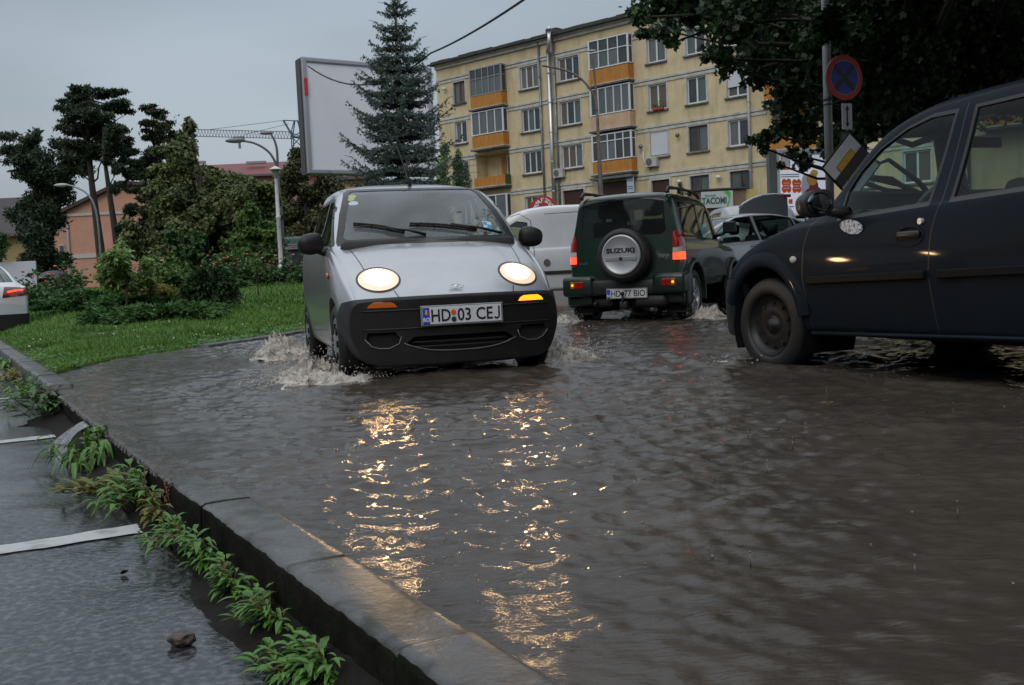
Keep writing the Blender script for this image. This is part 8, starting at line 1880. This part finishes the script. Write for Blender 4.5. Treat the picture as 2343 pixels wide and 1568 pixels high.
# ================================================================== splashes, stone, leaves
SPL = mat('churned_water', (.50, .45, .39), .12, col2=(.76, .72, .66), ns=26, n0=.4, n1=.62, spec=.6, bump=.6, bs=60)
m_ = SPL; nt_ = m_.node_tree; b_ = nt_.nodes['Principled BSDF']; b_.inputs['Transmission Weight'].default_value = .3; b_.inputs['IOR'].default_value = 1.33
def splash(label, x, y, sx_, sy_, h, seed, drops=160, dirx=0, group='splashes thrown up by the wheels'):
    """a ragged mound of thrown water with spikes and droplets"""
    r = np.random.default_rng(seed); root = empty('splash', (x, y, WATER)); n = 110; u = np.linspace(-1.25, 1.25, n); X, Y_ = np.meshgrid(u * sx_, u * sy_)
    env = np.exp(-((X / sx_) ** 2 + (Y_ / sy_) ** 2) * 2.6); rid = 1 - np.abs(fbm(X * 7 + seed, Y_ * 7, 4, seed)); rid2 = 1 - np.abs(fbm(X * 19 + seed, Y_ * 19, 3, seed + 5)); Z = h * env * (.5 + .42 * rid ** 2 + .36 * rid2 ** 4) * (1 + .35 * fbm(X * 3, Y_ * 3, 2, seed + 9)) - .03
    X2 = X + .05 * fbm(X * 9, Y_ * 9, 2, seed + 2) + dirx * Z * .8; Y2 = Y_ + .05 * fbm(X * 9 + 5, Y_ * 9, 2, seed + 3) - Z * .25
    V = np.stack([X2, Y2, Z], -1).reshape(-1, 3); i = np.arange(n - 1)[:, None] * n + np.arange(n - 1)[None]; F = np.stack([i, i + 1, i + n + 1, i + n], -1).reshape(-1, 4); keep = (Z > -.012).reshape(-1); F = F[keep[F].any(1)]
    npmesh('crest', V, F, SPL, root, smooth=True)
    bm = bmesh.new()
    for k in range(int(drops * 2.2)):
        a = r.random() * 6.283; q = (.5 + .75 * r.random()) ** 1; px_, py_ = math.cos(a) * sx_ * q * .8 + dirx * .1, math.sin(a) * sy_ * q * .8; pz_ = abs(r.normal()) * h * .75 * math.exp(-q * q * .6) + .01; s = .002 + .004 * r.random() ** 2
        bmesh.ops.create_icosphere(bm, subdivisions=1, radius=s, matrix=Matrix.Translation((px_, py_, pz_)) @ rotm(r.random() * 3, r.random() * 3) @ Matrix.Diagonal((1, 1, 1 + 1.6 * r.random(), 1)))
    d = bmobj('droplets', bm, SPL, root, True); tag(d, kind='stuff')
    tag(root, label, 'splash', group)
hm = lambda lx_, ly_: tuple((Mh @ Vector((lx_, ly_, 0)))[:2])
a = hm(-.84, .72); splash('splash beside the silver hatchback front wheel on the grass side', a[0] - .04, a[1], .36, .30, .15, 201, 420, -.3)
a = hm(-.78, .22); splash('low foam curl under the silver hatchback number plate side, left of the bumper', a[0] - .12, a[1] + .05, .60, .22, .10, 202, 240, -.2)
a = hm(.86, .78); splash('tall splash at the silver hatchback front wheel on the road side', a[0] + .06, a[1] - .05, .38, .30, .18, 203, 460, .3)
a = hm(-.86, 2.95); splash('brown splash behind the silver hatchback rear wheel', a[0] - .08, a[1], .40, .40, .20, 204, 140, -.3)
jm = Matrix.Translation(offr.location) @ Matrix.Rotation(JR + math.pi, 4, 'Z'); hj = lambda lx_, ly_: tuple((jm @ Vector((lx_, ly_, 0)))[:2])
a = hj(.74, 3.3); splash('small splash at the green off-roader left rear wheel', a[0] - .1, a[1] - .05, .32, .22, .17, 205, 70, -.3)
a = hj(-.86, 3.2); splash('small splash at the green off-roader right rear wheel', a[0] + .12, a[1], .34, .24, .17, 206, 80, .3)
sm = Matrix.Translation(saloon.location) @ Matrix.Rotation(3.4892, 4, 'Z'); a = (sm @ Vector((.95, .5, 0)))[:2]; splash('low ripple of foam at the dark blue saloon front wheel', a[0], a[1], .30, .36, .05, 207, 30, -.2)
# spout of water falling from the kerb to the lot
bm = bmesh.new(); rows = []; c0 = K0 + KD * 4.0
for k in range(9):
    t = k / 8; out = -.02 - .16 * t; z = .047 - .14 * t ** 1.8; rows.append([bm.verts.new((*(c0 + KD * (w * (1 + .5 * t) + .008 * math.sin(w * 60 + k)) + KN * (out + .02 * math.sin(w * 40 + k * .8) * t)), z)) for w in np.linspace(-.10, .14, 14)])
for a, b in zip(rows, rows[1:]):
    for k in range(13): bm.faces.new((a[k], a[k + 1], b[k + 1], b[k]))
o = bmobj('water_spout', bm, mat('falling_water', (.05, .05, .05), .06, col2=(.16, .16, .16), ns=30, stretch=(1, 1, .25), spec=.8), None, True); tag(o, 'small fall of water spilling over the kerb at the second white line', 'waterfall')
bm = bmesh.new(); bmesh.ops.create_icosphere(bm, subdivisions=4, radius=1)
for v in bm.verts:
    n_ = 1 + .28 * mnoise.noise(v.co * 1.7 + Vector((3, 1, 2))) + .10 * mnoise.noise(v.co * 5); v.co = Vector((v.co.x * .024 * n_, v.co.y * .018 * n_, v.co.z * .015 * n_))
p = gz(416, 1468, LOT_Z + .01); o = bmobj('stone', bm, mat('stone_brown', (.085, .06, .045), .5, col2=(.03, .022, .018), ns=60, n0=.4, n1=.6, bump=.5, bs=200), None, True); o.location = (p.x, p.y, LOT_Z + .016); o.scale = (1.18,) * 3; tag(o, 'brown stone lying on the wet asphalt, bottom left', 'stone')
def fallen(label, u, v, z, s, m_, seed, tilt=.5):
    r = np.random.default_rng(seed); p = gz(u, v, z); bm = bmesh.new(); c = bm.verts.new((0, 0, .002)); ring = [bm.verts.new((s * math.cos(a) * (1 + .12 * r.normal()), s * .75 * math.sin(a) * (1 + .1 * r.normal()), .15 * s * math.sin(a * 2))) for a in np.linspace(0, 2 * math.pi, 12, endpoint=False)]
    for k in range(12): bm.faces.new((c, ring[k], ring[(k + 1) % 12]))
    bmesh.ops.solidify(bm, geom=bm.faces[:], thickness=.0006); o = bmobj('fallen_leaf', bm, m_, None, True); o.location = p; o.rotation_euler = (tilt, .2, r.random() * 6); tag(o, label, 'leaf')
fallen('round yellow leaf caught in the weeds by the kerb', 652, 1402, .0, .014, mat('leaf_yellow', (.55, .50, .06), .5), 301, .9)
fallen('small curled brown leaf on the asphalt below the nearest white line', 285, 1308, LOT_Z + .008, .012, mat('leaf_brown', (.07, .025, .015), .5), 302, .7)
# dark earth washed up against the foot of the kerb
n1, n2 = 420, 16; T = np.linspace(-1.4, 5.7, n1); S = np.linspace(.02, -.20, n2); V = []; F = []
for i, t in enumerate(T):
    wd = .55 + .35 * math.sin(t * 2.3 + 1) + .25 * math.sin(t * 7.1)
    for j, s in enumerate(S):
        f = j / (n2 - 1); ss_ = .015 - (.08 + .13 * max(.1, wd)) * f; h = (.045 + .03 * wd) * (1 - f) ** 1.5 + .006 * mnoise.noise(Vector((t * 30, s * 90, 0))) + .003 * mnoise.noise(Vector((t * 90, s * 200, 5)))
        p = kp(t, ss_, LOT_Z + max(-.012, h) - .012 * (f > .97)); V.append(tuple(p))
    if i:
        for j in range(n2 - 1): a = (i - 1) * n2 + j; F.append((a, a + 1, a + n2 + 1, a + n2))
o = pydata('soil', V, F, mat('wet_soil', (.008, .007, .006), .75, col2=(.014, .012, .010), ns=40, bump=.8, bs=160, bdist=.004, spec=.12), smooth=True); tag(o, 'dark wet earth washed up along the foot of the kerb', None, kind='stuff')
# unseen ring of leaf cards, added to cut low fill light and darken reflections
def light_block_ring():
    r = np.random.default_rng(401); n = 90000; th = r.random(n); a = R(150) + th * R(195)      # from the left round the back to the right
    rad = 26 + 5 * vnoise(a * 6, a * 0, 3) + 3 * r.random(n); top = 8.5 + 3.2 * vnoise(a * 9, a * 0 + 4, 7); z = top * r.random(n) ** .8
    P = np.stack([rad * np.cos(a), rad * np.sin(a), z], 1); V, F = leaf_quads(P, unit(n, r), 1.1, .8, r)
    o = npmesh('light_block_ring', V, F, PINE, attr=r.random(n)); tag(o, 'unseen ring of dark leaves added behind the viewer to block low light', None, kind='stuff')
light_block_ring()

r = np.random.default_rng(77); bm = bmesh.new()
for k in range(45):
    y = 1.8 + 5.5 * r.random(); x = y * (-.1 + .62 * r.random()); sphere(bm, (x, y, WATER + .004), .002 + .0025 * r.random() ** 2, u=8, v=6)
for k in range(16):      # drops bouncing back off the surface
    y = 1.8 + 4 * r.random(); x = y * (-.2 + .65 * r.random()); cyl(bm, (x, y, WATER), (x, y, WATER + .02 + .015 * r.random()), .0022, .001, n=5); sphere(bm, (x, y, WATER + .03 + .015 * r.random()), .003, u=6, v=5)
o = bmobj('rain_drops', bm, mat('clear_drop', (.12, .12, .12), .08, spec=.8), None, True); tag(o, 'rain drops and bubbles dancing on the flood water', None, kind='stuff')
